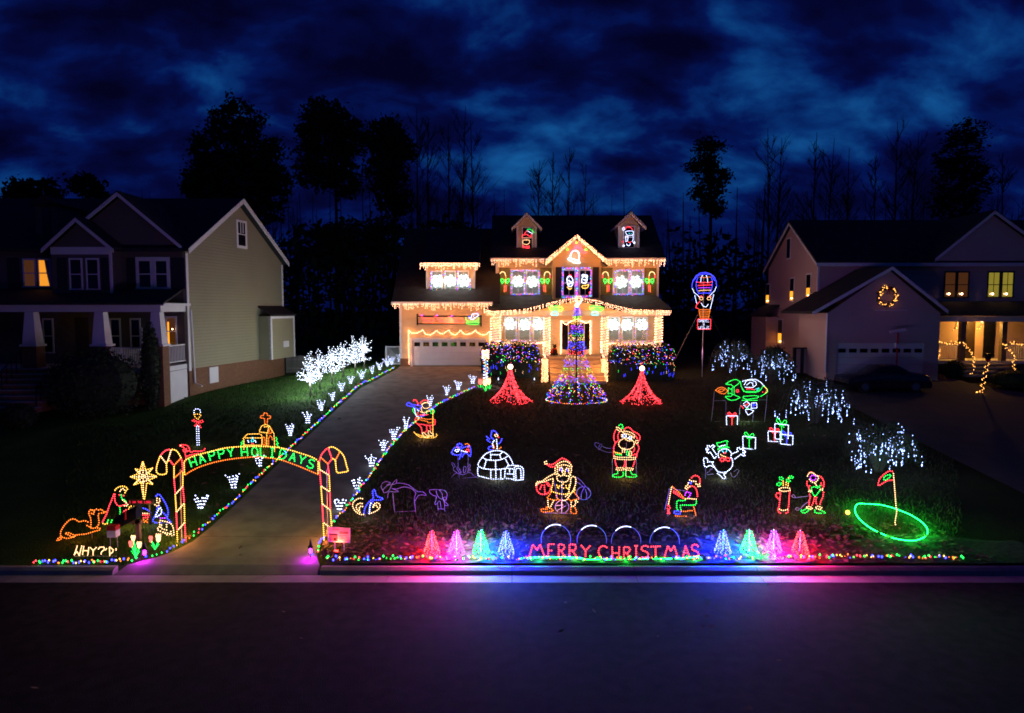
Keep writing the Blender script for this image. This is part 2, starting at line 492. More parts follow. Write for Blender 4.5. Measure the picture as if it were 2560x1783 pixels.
GAPX0, GAPX1 = ground(296, 1414).x, ground(806, 1414).x
mb = MB()
ys = [KERB_Y1 + .01]
while ys[-1] < 56: ys.append(ys[-1] + (.35 if ys[-1] < 26 else .6))
ys += [60, 70, 90, 130, 200, 400, 900]
xs = [-500, -250, -120, -80, -60, -50] + [-42 + .7 * i for i in range(121)] + [50, 60, 80, 120, 250, 500]
base = 0
for y in ys:
    for x in xs:
        n = noise.noise((x * .35, y * .35, 0)) * .05 if y < 60 else 0
        if XL(y) - .6 < x < XR(y) + .6 and y < 46: n = -.03
        zz = gz(x, y) + n * min(1, (y - KERB_Y1) / 1.5)
        if GAPX0 - .5 < x < GAPX1 + .3 and y < 17.6 and XL(y) - .3 < x < XR(y) + .3: zz -= .18
        mb.v.append((x, y, zz))
nx = len(xs)
q = mb.k('lawn')
for j in range(len(ys) - 1):
    for i in range(nx - 1):
        a = j * nx + i
        mb.f.append((a, a + 1, a + nx + 1, a + nx)); mb.m.append(q)
struct(mb, 'lawn', smooth=True)

mb = MB(); mb.face([(-500, -120, 0), (500, -120, 0), (500, GUT_Y0, 0), (-500, GUT_Y0, 0)], 'asphalt')
struct(mb, 'road')
# gutter and rolled kerb, poured in lengths with joints
gut = thing('gutter', None, None, (0, 16, 0)); gut['kind'] = 'structure'
krb = thing('kerb', None, None, (0, 16.3, 0)); krb['kind'] = 'structure'
GAPX0, GAPX1 = ground(296, 1414).x, ground(806, 1414).x
x = -24.0
while x < 27:
    x1 = x + 3.0
    mb = MB(); mb.prism([(x + .006, GUT_Y0, -.1), (x + .006, KERB_Y0, -.1), (x + .006, KERB_Y0, .012), (x + .006, GUT_Y0, .006)], (2.988, 0, 0), 'gutter_concrete')
    mb.build('gutter_section', gut)
    x = x1
x = -24.0
def kerb_piece(a, b):
    mb = MB(); mb.prism([(a, KERB_Y0, -.1), (a, 16.47, -.1), (a, 16.47, .15), (a, 16.36, .15), (a, 16.26, .10), (a, KERB_Y0 + .001, .012)], (b - a, 0, 0), 'gutter_concrete')
    mb.build('kerb_section', krb)
while x < 27:
    a, b = x + .006, x + 2.994
    if b < GAPX0 - .3 or a > GAPX1 + .3: kerb_piece(a, b)
    elif a < GAPX0: kerb_piece(a, GAPX0)
    elif b > GAPX1: kerb_piece(GAPX1, b)
    x += 3.0
# driveway in slabs
drv = thing('driveway', None, None, (-5, 30, 1)); drv['kind'] = 'structure'
jy = [ground(620, 1344).y, ground(760, 1194).y, ground(860, 1087).y, ground(900, 1020).y, ground(1000, 970).y]
cuts = [KERB_Y0 + .005] + jy + [45.05]
for a, b in zip(cuts, cuts[1:]):
    mb = MB(); n = max(4, int((b - a) / .3)); rows = []
    for i in range(n + 1):
        y = a + .012 + (b - a - .024) * i / n
        lo, hi = XL(y), XR(y)
        if y < KERB_Y1 + .25:      # ramp over the kerb, flared
            t = sstep(KERB_Y0, KERB_Y1 + .25, y); z = .014 + (gz(-5, KERB_Y1 + .25) + .03 - .014) * t
        else: z = None
        rows.append([(lo + (hi - lo) * j / 8, y, (gz(lo + (hi - lo) * j / 8, y) + .03) if z is None else z) for j in range(9)])
    i0 = len(mb.v); q = mb.k('concrete')
    for r in rows: mb.v += r
    for i in range(n):
        for j in range(8):
            k = i0 + i * 9 + j; mb.f.append((k, k + 1, k + 10, k + 9)); mb.m.append(q)
    # rim faces give the slab its thickness
    rim = [rows[0][j] for j in range(9)] + [rows[i][8] for i in range(1, n + 1)] + [rows[n][j] for j in range(7, -1, -1)] + [rows[i][0] for i in range(n - 1, 0, -1)]
    for p, r in zip(rim, rim[1:] + rim[:1]):
        mb.face([p, r, (r[0], r[1], r[2] - .12), (p[0], p[1], p[2] - .12)], 'concrete')
    mb.build('slab', drv)
# planting bed along the kerb
mb = MB()
def bed(x0, x1, dpt):
    n = int((x1 - x0) / .5)
    for i in range(n):
        for j in range(6):
            def P(ii, jj):
                xx = x0 + (x1 - x0) * ii / n; yy = 16.5 + dpt * jj / 6 * (1 + .15 * math.sin(xx * 1.3))
                return (xx, yy, gz(xx, yy) + .055 + .03 * noise.noise((xx * 1.7, yy * 1.7, 3)) - (.05 if jj == 6 else 0))
            mb.face([P(i, j), P(i + 1, j), P(i + 1, j + 1), P(i, j + 1)], 'mulch')
bed(GAPX1 + .25, 13.5, 1.7)
struct(mb, 'planting_bed')

# ================================================================= BUILDING HELPERS
def slab(mb, x0, x1, a, b, th, key, xb0=None, xb1=None):
    """a roof plane from eave (y,z) a to ridge (y,z) b between x0 and x1"""
    xb0 = x0 if xb0 is None else xb0; xb1 = x1 if xb1 is None else xb1
    i = len(mb.v); q = mb.k(key)
    mb.v += [(x0, a[0], a[1]), (x1, a[0], a[1]), (xb1, b[0], b[1]), (xb0, b[0], b[1]), (x0, a[0], a[1] + th), (x1, a[0], a[1] + th), (xb1, b[0], b[1] + th), (xb0, b[0], b[1] + th)]
    for f in ((0, 3, 2, 1), (4, 5, 6, 7), (0, 1, 5, 4), (1, 2, 6, 5), (2, 3, 7, 6), (3, 0, 4, 7)):
        mb.f.append(tuple(i + j for j in f)); mb.m.append(q)
def rectpx(l, r, t, b, Y):
    p = at((l + r) / 2, t, Y); p2 = at((l + r) / 2, b, Y)
    m = (t + b) / 2
    return at(l, m, Y).x, at(r, m, Y).x, p2.z, p.z
def window(par, l, r, t, b, Y, back='blind', muntin=(2, 2), frame='trim', fw=.07, glass='glass', wname='window', world=None):
    """front-facing window: frame with meeting rail and glazing bars, pane, blind"""
    x0, x1, z0, z1 = world if world else rectpx(l, r, t, b, Y)
    mb = MB(); d = .06
    mb.box((x0 - fw, Y - d, z1), (x1 + fw, Y, z1 + fw * 1.3), frame).box((x0 - fw - .03, Y - d - .03, z0 - fw), (x1 + fw + .03, Y, z0), frame)
    mb.box((x0 - fw, Y - d, z0), (x0, Y, z1), frame).box((x1, Y - d, z0), (x1 + fw, Y, z1), frame)
    zm = (z0 + z1) / 2
    mb.box((x0, Y - .05, zm - .025), (x1, Y - .002, zm + .025), frame)
    for i in range(1, muntin[0]):
        xx = x0 + (x1 - x0) * i / muntin[0]
        mb.box((xx - .012, Y - .042, z0 if muntin[1] > 1 else zm + .025), (xx + .012, Y - .004, z1), frame)
    w = mb.build(wname, par)
    g = MB().box((x0, Y - .034, z0), (x1, Y - .028, z1), glass); g.build('pane', w)
    if back:
        k = MB()
        if back == 'blind':
            n = 14
            for i in range(n):
                za = z0 + (z1 - z0) * i / n; zb = z0 + (z1 - z0) * (i + .93) / n
                k.face([(x0, Y - .022, za), (x1, Y - .022, za), (x1, Y - .010, zb), (x0, Y - .010, zb)], 'blind')
        elif back == 'curtain':
            wv = (x1 - x0)
            k.face([(x0, Y - .012, z0), (x1, Y - .012, z0), (x1, Y - .012, z1), (x0, Y - .012, z1)], 'window_warm')
            k.face([(x1 - wv * .12, Y - .018, z0), (x1, Y - .018, z0), (x1, Y - .018, z1), (x1 - wv * .5, Y - .018, z1), (x1 - wv * .34, Y - .018, zm)], 'curtain')
        else:
            k.face([(x0, Y - .012, z0), (x1, Y - .012, z0), (x1, Y - .012, z1), (x0, Y - .012, z1)], back)
        k.build('blind' if back == 'blind' else 'curtain', w)
    return w
def shutter(par, l, r, t, b, Y, key):
    x0, x1, z0, z1 = rectpx(l, r, t, b, Y)
    mb = MB(); mb.box((x0, Y - .04, z0), (x1, Y - .001, z1), key)
    zm = (z0 + z1) / 2
    for a, c in ((z0 + .08, zm - .05), (zm + .05, z1 - .08)): mb.box((x0 + .07, Y - .055, a), (x1 - .07, Y - .04, c), key)
    return mb.build('shutter', par)
def fascia(mb, x0, x1, y, z, key='trim', h=.2):
    mb.box((x0, y - .03, z - h), (x1, y + .03, z + .02), key)

# ================================================================= MAIN HOUSE
YG, YM, YP, YC = 45.0, 46.8, 44.5, 45.95
house = thing('house', 'two-storey cream house covered in warm icicle lights at the top of the driveway', 'house', (2, 47, 2.3))
gx0, gx1 = X_(1000, YG), X_(1228, YG)
mx0, mx1 = X_(1240, YM, 700), X_(1646, YM, 700)
zg = gz(-4, 45)
zeave = at(1450, 650, 46.3).z
zger = at(1100, 760, 44.5).z
RY, RZ = 51.3, at(1450, 544, 51.3).z
GRY, GRZ = 51.0, at(1100, 577, 51.0).z
mb = MB(); mb.box((mx0, YM, 1.9), (mx1, 55.8, zeave), 'siding_cream')
for xx in (mx0 - .02, mx1 - .10): mb.box((xx, YM - .03, 3.0), (xx + .12, YM + .09, zeave - .2), 'trim')
# gable ends under the main roof
for xx in (mx0 + .02, mx1 - .14): mb.prism([(xx, YM, zeave), (xx, RY, RZ - .1), (xx, 55.8, zeave)], (.12, 0, 0), 'siding_cream')
mb.build('wall', house)
gdl, gdr, gdb, gdt = rectpx(1031, 1215, 850, 914, YG)
mb = MB()
zt = zger + .1
mb.box((gx0, YG, zg - .3), (gdl - .12, YG + .2, zt), 'siding_cream').box((gdr + .02, YG, zg - .3), (gx1, YG + .2, zt), 'siding_cream')
mb.box((gdl - .12, YG, gdt + .14), (gdr + .02, YG + .2, zt), 'siding_cream')
mb.box((gx0, YG + .2, zg - .3), (gx0 + .2, 57.2, zt), 'siding_cream')
mb.prism([(gx0 + .02, YG + .1, zt), (gx0 + .02, GRY, GRZ - .1), (gx0 + .02, 57.2, zt)], (.12, 0, 0), 'siding_cream')
mb.box((gx0 - .03, YG - .03, zg + .55), (gx0 + .12, YG + .1, zt), 'trim')
mb.build('garage_wall', house)
mb = MB(); mb.box((gx0 - .02, YG - .025, zg - .3), (gdl - .14, YG - .001, zg + .55), 'brick'); mb.build('brick_plinth', house)
# garage door: four sections, row of eight panes
gd = MB().box((gdl - .12, YG - .02, zg - .1), (gdl, YG + .1, gdt + .14), 'trim').box((gdr, YG - .02, zg - .1), (gdr + .02, YG + .1, gdt + .14), 'trim').box((gdl, YG - .02, gdt), (gdr, YG + .1, gdt + .14), 'trim').build('garage_door', house)
hh = (gdt - gdb) / 4
for i in range(4):
    m2 = MB(); za, zb = gdb + hh * i + .004, gdb + hh * (i + 1) - .004
    m2.box((gdl + .003, YG + .05, za), (gdr - .003, YG + .09, zb), 'trim')
    if i != 2 + 0 and i != 3 - 0:
        for k in range(8):
            w = (gdr - gdl) / 8; a = gdl + w * k
            m2.box((a + .07, YG + .042, za + .07), (a + w - .07, YG + .05, zb - .07), 'trim')
    m2.build('door_section', gd)
x0, x1, z0, z1 = rectpx(1035, 1212, 856, 866, YG)
for k in range(8):
    c = gdl + (gdr - gdl) * (k + .5) / 8
    MB().box((c - .2, YG + .036, z0), (c + .2, YG + .05, z1), 'glass_dark').build('pane', gd)
# roofs
mb = MB()
rx0, rx1 = X_(1226, 46.3, 650), X_(1664, 46.3, 650)
slab(mb, rx0, rx1, (46.25, zeave - .02), (RY, RZ), .16, 'roof'); slab(mb, rx0, rx1, (56.35, zeave - .02), (RY, RZ), .16, 'roof')
mb.build('roof', house)
mb = MB()
grx0 = X_(979, 44.5, 760); gr1 = mx0 + .3
slab(mb, grx0, gr1, (44.45, zger), (GRY, GRZ), .16, 'roof'); slab(mb, grx0, mx0 - .01, (57.5, zger), (GRY, GRZ), .16, 'roof')
mb.build('garage_roof', house)
mb = MB(); fascia(mb, rx0, rx1, 46.22, zeave + .1); fascia(mb, grx0, X_(1232, 44.4, 760), 44.42, zger + .12); mb.build('gutter', house)
# projecting centre gable
cx0, cx1 = X_(1382, YC, 720), X_(1501, YC, 720)
pk = at(1442, 589, YC); gl_, gr_ = at(1362, 655, YC), at(1520, 655, YC)
mb = MB(); mb.box((cx0, YC, 6.9), (cx1, YM, zeave + .3), 'siding_cream_shaded')
mb.prism([(cx0, YC + .002, zeave), (pk.x, YC + .002, pk.z - .28), (cx1, YC + .002, zeave)], (0, .3, 0), 'siding_cream_shaded'); mb.build('gable_wall', house)
mb = MB()
for e in (gl_, gr_):
    mb.prism([(e.x, YC - .35, e.z - .05), (pk.x, YC - .35, pk.z), (pk.x, YC - .35, pk.z - .22), (e.x, YC - .35, e.z - .27)], (0, 4.6, 0), 'roof')
    mb.prism([(e.x, YC - .39, e.z - .07), (pk.x, YC - .39, pk.z - .02), (pk.x, YC - .39, pk.z - .24), (e.x, YC - .39, e.z - .29)], (0, .035, 0), 'trim')
mb.build('gable_roof', house)
# two gabled roof dormers
def dormer(l, r, t, b, pkx, pky, ol, orr, oy, wl, wr, wt, wb):
    Y = 47.4
    x0, x1, z0, z1 = rectpx(l, r, t, b, Y); p = at(pkx, pky, Y)
    mb = MB(); mb.box((x0, Y, z0), (x1, Y + 3.2, z1), 'siding_cream'); mb.prism([(x0, Y, z1), (p.x, Y, p.z - .2), (x1, Y, z1)], (0, 3.2, 0), 'siding_cream')
    mb.box((x0 - .02, Y - .02, z0), (x0 + .09, Y, z1), 'trim').box((x1 - .09, Y - .02, z0), (x1 + .02, Y, z1), 'trim')
    d = mb.build('dormer', house)
    mb = MB()
    for ex, ey in ((ol, oy), (orr, oy)):
        e = at(ex, ey, Y)
        mb.prism([(e.x, Y - .3, e.z), (p.x, Y - .3, p.z), (p.x, Y - .3, p.z - .16), (e.x, Y - .3, e.z - .16)], (0, 4.2, 0), 'trim')
        mb.prism([(e.x, Y - .29, e.z + .012), (p.x, Y - .29, p.z + .012), (p.x, Y - .29, p.z + .05), (e.x, Y - .29, e.z + .05)], (0, 4.2, 0), 'roof')
    mb.build('dormer_roof', d)
    xa, xb, za, zb = rectpx(wl, wr, wt, wb, Y)
    mb = MB()
    for q in (((xa - .07, Y - .05, za - .07), (xa, Y - .001, zb + .07)), ((xb, Y - .05, za - .07), (xb + .07, Y - .001, zb + .07)), ((xa, Y - .05, zb), (xb, Y - .001, zb + .07)), ((xa, Y - .05, za - .07), (xb, Y - .001, za)), ((xa, Y - .04, (za + zb) / 2 - .02), (xb, Y - .003, (za + zb) / 2 + .02))): mb.box(*q, 'trim')
    mb.build('dormer_window', d)
    MB().box((xa, Y - .02, za), (xb, Y - .004, zb), 'glass_dark').build('dormer_pane', d)
dormer(1292, 1341, 566, 627, 1317, 533, 1279, 1354, 571, 1307, 1330, 570, 620)
dormer(1546, 1598, 566, 627, 1576, 530, 1536, 1614, 568, 1560, 1585, 567, 619)
# shed dormer over the garage with three windows
YD = 45.5
x0, x1, z0, z1 = rectpx(1066, 1187, 662, 731, YD)
mb = MB(); mb.box((x0, YD, z0 - .1), (x1, YD + 3.6, z1), 'siding_cream')
for xx in (x0 - .02, x1 - .09): mb.box((xx, YD - .02, z0), (xx + .11, YD, z1 - .1), 'trim')
sd = mb.build('shed_dormer', house)
mb = MB(); sx0, sx1 = X_(1050, 45.1, 662), X_(1198, 45.1, 662)
slab(mb, sx0, sx1, (45.05, z1 - .02), (50.6, GRZ - .25), .12, 'roof'); fascia(mb, sx0, sx1, 45.03, z1 + .08); mb.build('dormer_roof', sd)
for a, b in ((1081, 1104), (1114, 1137), (1147, 1170)): window(house, a, b, 680, 728, YD)
# upper windows and shutters
for a, b in ((1282, 1309), (1318, 1345), (1543, 1570), (1579, 1606)): window(house, a, b, 678, 734, YM)
for a, b in ((1248, 1275), (1350, 1379), (1503, 1531), (1611, 1640)): shutter(house, a, b, 670, 741, YM, 'shutter')
for a, b in ((1409, 1436), (1450, 1476)): window(house, a, b, 677, 738, YC, back=None, glass='glass_dark')
for a, b in ((1389, 1404), (1482, 1497)): shutter(house, a, b, 668, 745, YC, 'shutter_dark')
# ground-floor windows under the porch
for a, b in ((1264, 1289), (1299, 1323), (1335, 1358), (1523, 1546), (1557, 1581), (1590, 1616)): window(house, a, b, 795, 852, YM, muntin=(1, 1))
# porch
PF = at(1440, 891, YP).z
pxl, pxr = X_(1211, 44.4, 775), X_(1679, 44.4, 775)
zpe = at(1440, 776, 44.4).z; zpj = at(1440, 742, YM).z
mb = MB(); slab(mb, pxl, pxr, (44.35, zpe), (YM - .01, zpj), .12, 'roof', X_(1250, YM), X_(1638, YM))
gp = at(1442, 746, 44.2); ge0, ge1 = at(1330, 776, 44.2), at(1556, 776, 44.2)
for e in (ge0, ge1): mb.prism([(e.x, 44.2, e.z + .02), (gp.x, 44.2, gp.z), (gp.x, 44.2, gp.z - .12), (e.x, 44.2, e.z - .10)], (0, 2.5, 0), 'roof')
mb.build('porch_roof', house)
mb = MB(); mb.prism([(ge0.x + .1, 44.3, zpe - .02), (gp.x, 44.3, gp.z - .14), (ge1.x - .1, 44.3, zpe - .02)], (0, .1, 0), 'siding_cream')
mb.box((pxl + .1, 44.35, zpe - .34), (pxr - .1, 44.6, zpe - .03), 'trim'); mb.box((pxl + .15, 44.6, zpe - .12), (pxr - .15, YM, zpe - .06), 'trim')
mb.build('porch_beam', house)
mb = MB(); mb.box((X_(1228, YP), 44.3, 1.9), (X_(1656, YP), YM - .002, PF), 'wood'); mb.build('porch_floor', house)
COLX = [(1228, 1250), (1360, 1374), (1505, 1519), (1640, 1655)]
for a, b in COLX:
    x0, x1 = X_(a, YP, 840), X_(b, YP, 840); mb = MB()
    mb.box((x0 + .05, YP, PF), (x1 - .05, YP + .28, zpe - .34), 'trim').box((x0, YP - .04, PF), (x1, YP + .32, PF + .2), 'trim').box((x0, YP - .04, zpe - .5), (x1, YP + .32, zpe - .345), 'trim')
    mb.build('column', house)
zr = at(1300, 856, YP).z
for a, b in ((1250, 1360), (1519, 1640)):
    x0, x1 = X_(a, YP, 860), X_(b, YP, 860)
    rl = MB().box((x0, YP + .08, zr - .06), (x1, YP + .16, zr), 'trim').box((x0, YP + .08, PF + .12), (x1, YP + .16, PF + .18), 'trim').build('railing', house)
    n = 22
    for i in range(n):
        xx = x0 + (x1 - x0) * (i + .5) / n
        if i == 0:
            b0 = MB().box((xx - .018, YP + .10, PF + .18), (xx + .018, YP + .14, zr - .06), 'trim').build('baluster', rl); bx = xx
        else:
            bb = b0.copy(); col.objects.link(bb); bb.parent = rl; bb.location = (xx - bx, 0, 0)
# front door, side lights, casing
dl, dr, db, dt = rectpx(1405, 1476, 806, 889, YM)
mb = MB(); mb.box((dl - .14, YM - .05, PF), (dl, YM - .001, dt + .16), 'trim').box((dr, YM - .05, PF), (dr + .14, YM - .001, dt + .16), 'trim').box((dl, YM - .05, dt), (dr, YM - .001, dt + .16), 'trim')
w = dr - dl; a, b = dl + w * .24, dl + w * .76
mb.box((a - .06, YM - .05, PF), (a, YM - .001, dt), 'trim').box((b, YM - .05, PF), (b + .06, YM - .001, dt), 'trim')
dc = mb.build('door_casing', house)
MB().box((a, YM - .03, PF), (b, YM - .002, dt), 'door_dark').box((a + .1, YM - .036, PF + .15), (b - .1, YM - .03, PF + .9), 'door_dark').build('door', dc)
for p, q2 in ((dl, a - .06), (b + .06, dr)): MB().box((p, YM - .03, PF + .3), (q2, YM - .002, dt), 'glass_dark').box((p, YM - .035, PF), (q2, YM - .002, PF + .3), 'trim').build('side_light', dc)
# steps
sx0, sx1 = X_(1373, 43.4, 920), X_(1505, 43.4, 920)
nst = 7; zl = gz(3, 41.5); st = thing
ya, yb = 44.3, 41.4
stair = MB().box((sx0, ya - .05, zl - .2), (sx1, ya + .01, PF - .02), 'wood').build('stair', house)
for i in range(nst):
    z = zl + (PF - zl) * (i + 1) / (nst + 0) - .0; y0 = yb + (ya - yb) * i / nst; y1 = yb + (ya - yb) * (i + 1) / nst
    if i == nst - 1: z -= .012
    MB().box((sx0, y0 - .03, z - .05), (sx1, y1, z), 'siding_cream').box((sx0 + .02, y0, z - (PF - zl) / nst - .02), (sx1 - .02, y1, z - .05), 'siding_cream').build('step', stair)
for px in (1362, 1512):
    xx = X_(px, 42.6, 910)
    MB().box((xx - .11, 42.3, zl - .2), (xx + .11, 42.52, zl + 1.5), 'trim').box((xx - .15, 42.26, zl + 1.5), (xx + .15, 42.56, zl + 1.58), 'trim').build('newel_post', house)
    MB().prism([(xx - .04, 42.5, zl + 1.35), (xx - .04, YP + .05, PF + .95), (xx - .04, YP + .05, PF + .87), (xx - .04, 42.5, zl + 1.27)], (.08, 0, 0), 'trim').build('handrail', house)

# ================================================================= LEFT NEIGHBOUR
lh = thing('house', 'dark two-storey house with olive side wall and white-trimmed gable, left of the driveway', 'house', (-20, 40, 1.9))
XF, YF, XB, YB = -17.1, 36.0, -15.4, 46.0
ze = at(469, 628, YF).z; zs = at(484, 923, YF).z
YR, XR2 = 41.0, -16.25; zpk = at(612, 503, YR).z
XW = -36.0
g0 = 1.7
mb = MB()
mb.prism([(XF, YF, zs), (XB, YB, zs), (XB, YB, ze), (XR2, YR, zpk - .15), (XF, YF, ze)], (-.15, 0, 0), 'siding_olive'); mb.build('side_wall', lh)
mb = MB(); mb.prism([(XF + .02, YF, g0), (XB + .02, YB, g0), (XB + .02, YB, zs), (XF + .02, YF, zs)], (-.2, 0, 0), 'brick')
mb.build('brick_foundation', lh)
mb = MB(); mb.box((XW, YF, g0), (XF - .16, YF + .15, ze), 'siding_brown').box((XW, YB - .15, g0), (XB - .16, YB, ze), 'siding_brown'); mb.build('wall', lh)
mb = MB()
for (ya2, yb2) in ((YF - .35, YR), (YB + .4, YR)):
    xe = XF + .35 if ya2 < YR else XB + .35
    slab(mb, XW, xe, (ya2, ze - .05), (yb2, zpk), .16, 'roof', XW, XR2 + .35)
mb.build('roof', lh)
mb = MB()
def rake(p, q, w=.28, th=.05):
    d = Vector((th, 0, 0)); u = Vector((0, 0, w))
    mb.prism([p, q, q + u, p + u], d, 'trim')
e0, e1, pk2 = Vector((XF + .33, YF - .35, ze - .17)), Vector((XB + .33, YB + .4, ze - .17)), Vector((XR2 + .33, YR, zpk - .12))
rake(e0, pk2); rake(e1, pk2)
mb.prism([(XF + .02, YF - .04, zs - .1), (XF + .05, YF + .14, zs - .1), (XF + .05, YF + .14, ze - .1), (XF + .02, YF - .04, ze - .1)], (.03, 0, 0), 'trim')
mb.prism([(XB + .0, YB - .16, zs - .1), (XB + .03, YB + .02, zs - .1), (XB + .03, YB + .02, ze - .1), (XB, YB - .16, ze - .1)], (.03, 0, 0), 'trim')
mb.build('trim', lh)
def sidept(px, py):
    """point of the olive side wall behind a pixel"""
    d = ray(px, py); o = Vector((0, 0, CAMZ)); n = Vector((YB - YF, -(XB - XF), 0)).normalized()
    t = n.dot(Vector((XF, YF, 0)) - o) / n.dot(d)
    return o + d * t + n * 0
SN = Vector((YB - YF, -(XB - XF), 0)).normalized()
def sidequad(mb, l, r, t, b, off, th, key):
    p = sidept((l + r) / 2, (t + b) / 2); z1, z0 = sidept(l, t).z, sidept(l, b).z
    a = sidept(l, t); c = sidept(r, t); a.z = c.z = 0
    u = Vector((0, 0, 1))
    mb.prism([a + u * z0 + SN * off, c + u * z0 + SN * off, c + u * z1 + SN * off, a + u * z1 + SN * off], SN * th, key)
mb = MB(); sidequad(mb, 589, 615, 548, 619, 0, .05, 'trim'); wn = mb.build('window', lh)
mb = MB(); sidequad(mb, 593, 610, 555, 583, .05, .012, 'glass_dark'); mb.build('pane', wn)
mb = MB(); sidequad(mb, 594, 611, 586, 613, .05, .012, 'glass_dark'); mb.build('pane', wn)
mb = MB()
for q in (598.5, 604.5): sidequad(mb, q - .8, q + .8, 555, 583, .06, .02, 'trim')
mb.build('glazing_bar', wn)
mb = MB(); sidequad(mb, 521, 543, 919, 959, .03, .04, 'trim'); mb.build('crawl_space_door', lh)
mb = MB(); a = sidept(473, 775) + SN * .1; b = sidept(484, 957) + SN * .1; mb.tube([a, b, b + Vector((.5, -.3, -.15))], .05, 'trim', 6); mb.build('downspout', lh)
# bump-out with its own little shed roof
a, b = sidept(648, 900), sidept(709, 900); a.z = b.z = 0
u = Vector((0, 0, 1)); zb0, zt0 = zs - .02, sidept(680, 790).z
mb = MB(); mb.prism([a + u * zb0, b + u * zb0, b + u * zt0, a + u * zt0], SN * .8, 'siding_olive'); bo = mb.build('bump_out', lh)
mb = MB(); mb.prism([a + SN * .82 + u * (zb0), a + SN * .70 + u * zb0, a + SN * .70 + u * zt0, a + SN * .82 + u * zt0], (b - a).normalized() * .12, 'trim')
mb.prism([b + SN * .82 + u * (zb0), b + SN * .70 + u * zb0, b + SN * .70 + u * zt0, b + SN * .82 + u * zt0], (a - b).normalized() * -.05, 'trim'); mb.build('corner_board', bo)
dw = (b - a).normalized(); lw = (b - a).length
for f0 in (0.0, lw - .16):
    MB().prism([a + dw * f0 + SN * .83 + u * zb0, a + dw * (f0 + .16) + SN * .83 + u * zb0, a + dw * (f0 + .16) + SN * .83 + u * zt0, a + dw * f0 + SN * .83 + u * zt0], SN * .03, 'trim').build('corner_board', bo)
MB().prism([a + dw * .1 + SN * .83 + u * (zt0 - .16), b - dw * .1 + SN * .83 + u * (zt0 - .16), b - dw * .1 + SN * .83 + u * (zt0 - .01), a + dw * .1 + SN * .83 + u * (zt0 - .01)], SN * .025, 'trim').build('frieze_board', bo)
MB().prism([a + dw * lw * .5 + SN * .82 + u * (zb0 + .7), a + dw * lw * .72 + SN * .82 + u * (zb0 + .7), a + dw * lw * .72 + SN * .82 + u * (zb0 + 1.1), a + dw * lw * .5 + SN * .82 + u * (zb0 + 1.1)], SN * .06, 'trim').build('meter_box', bo)
mb = MB(); mb.prism([a + u * (zt0 + .55), b + u * (zt0 + .55), b + SN * 1.0 + u * zt0, a + SN * 1.0 + u * zt0], (0, 0, .1), 'roof'); mb.build('bump_out_roof', bo)
# front: gables, windows, shutters
def front_gable(par, l, r, pkx, by, pky, Y, dpt, wallkey, nm):
    a, b, p = at(l, by, Y), at(r, by, Y), at(pkx, pky, Y)
    mb = MB(); mb.prism([(a.x, Y, a.z), (p.x, Y, p.z), (b.x, Y, b.z)], (0, .12, 0), wallkey); g = mb.build(nm, par)
    mb = MB()
    for e in (a, b):
        d = (p - e).normalized()
        e2 = e - d * (.12 if nm == 'gable' else .45)
        mb.prism([(e2.x, Y - .3, e2.z), (p.x, Y - .3, p.z), (p.x, Y - .3, p.z + .2), (e2.x, Y - .3, e2.z + .2)], (0, .05, 0), 'trim')
        mb.prism([(e2.x, Y - .27, e2.z + .201), (p.x, Y - .27, p.z + .201), (p.x, Y - .27, p.z + .28), (e2.x, Y - .27, e2.z + .28)], (0, dpt, 0), 'roof')
    mb.build('gable_roof', g)
    return g
front_gable(lh, 142, 456, 300, 622, 492, YF - .01, 5.0, 'siding_brown', 'gable')
front_gable(lh, 128, 274, 197, 619, 556, YF - 1.0, 3.0, 'siding_brown', 'small_gable')
x0, x1 = X_(128, YF - 1, 650), X_(274, YF - 1, 650)
mb = MB(); mb.box((x0, YF - 1, at(200, 750, YF).z), (x1, YF - .001, ze), 'siding_brown').box((x1 - .02, YF - 1.02, at(200, 745, YF).z), (x1 + .08, YF - .9, ze), 'trim').box((x0, YF - 1.03, at(200, 640, YF).z), (x1, YF - 1.001, at(200, 622, YF).z), 'trim'); mb.build('bay', lh)
for a, b, k in ((62, 88, 'window_dim'), (99, 126, 'curtain')): window(lh, a, b, 651, 715, YF, back=k, muntin=(1, 1))
for a, b in ((178, 204), (220, 246)): window(lh, a, b, 650, 722, YF - 1, back=None, glass='glass_dark', muntin=(1, 1))
for a, b in ((349, 377), (391, 418)): window(lh, a, b, 653, 718, YF, back=None, glass='glass_dark', muntin=(1, 1), fw=.16)
for a, b, Y in ((20, 50, YF), (283, 300, YF), (318, 338, YF), (428, 462, YF), (145, 168, YF - 1.001), (254, 272, YF - 1.001)): shutter(lh, a, b, 645, 722, Y, 'shutter_dark')
x0, x1, z0, z1 = rectpx(90, 143, 512, 600, 37.0)
mb = MB(); mb.box((x0, 37.0, z0 - .6), (x1, 39, z1), 'siding_brown').prism([(x0 - .2, 36.8, z1), ((x0 + x1) / 2, 36.8, z1 + .5), (x1 + .2, 36.8, z1)], (0, 2.6, 0), 'roof'); dd = mb.build('dormer', lh)
MB().box((x0 + .35, 36.97, z0 + .1), (x1 - .35, 36.998, z1 - .2), 'glass_dark').build('pane', dd)
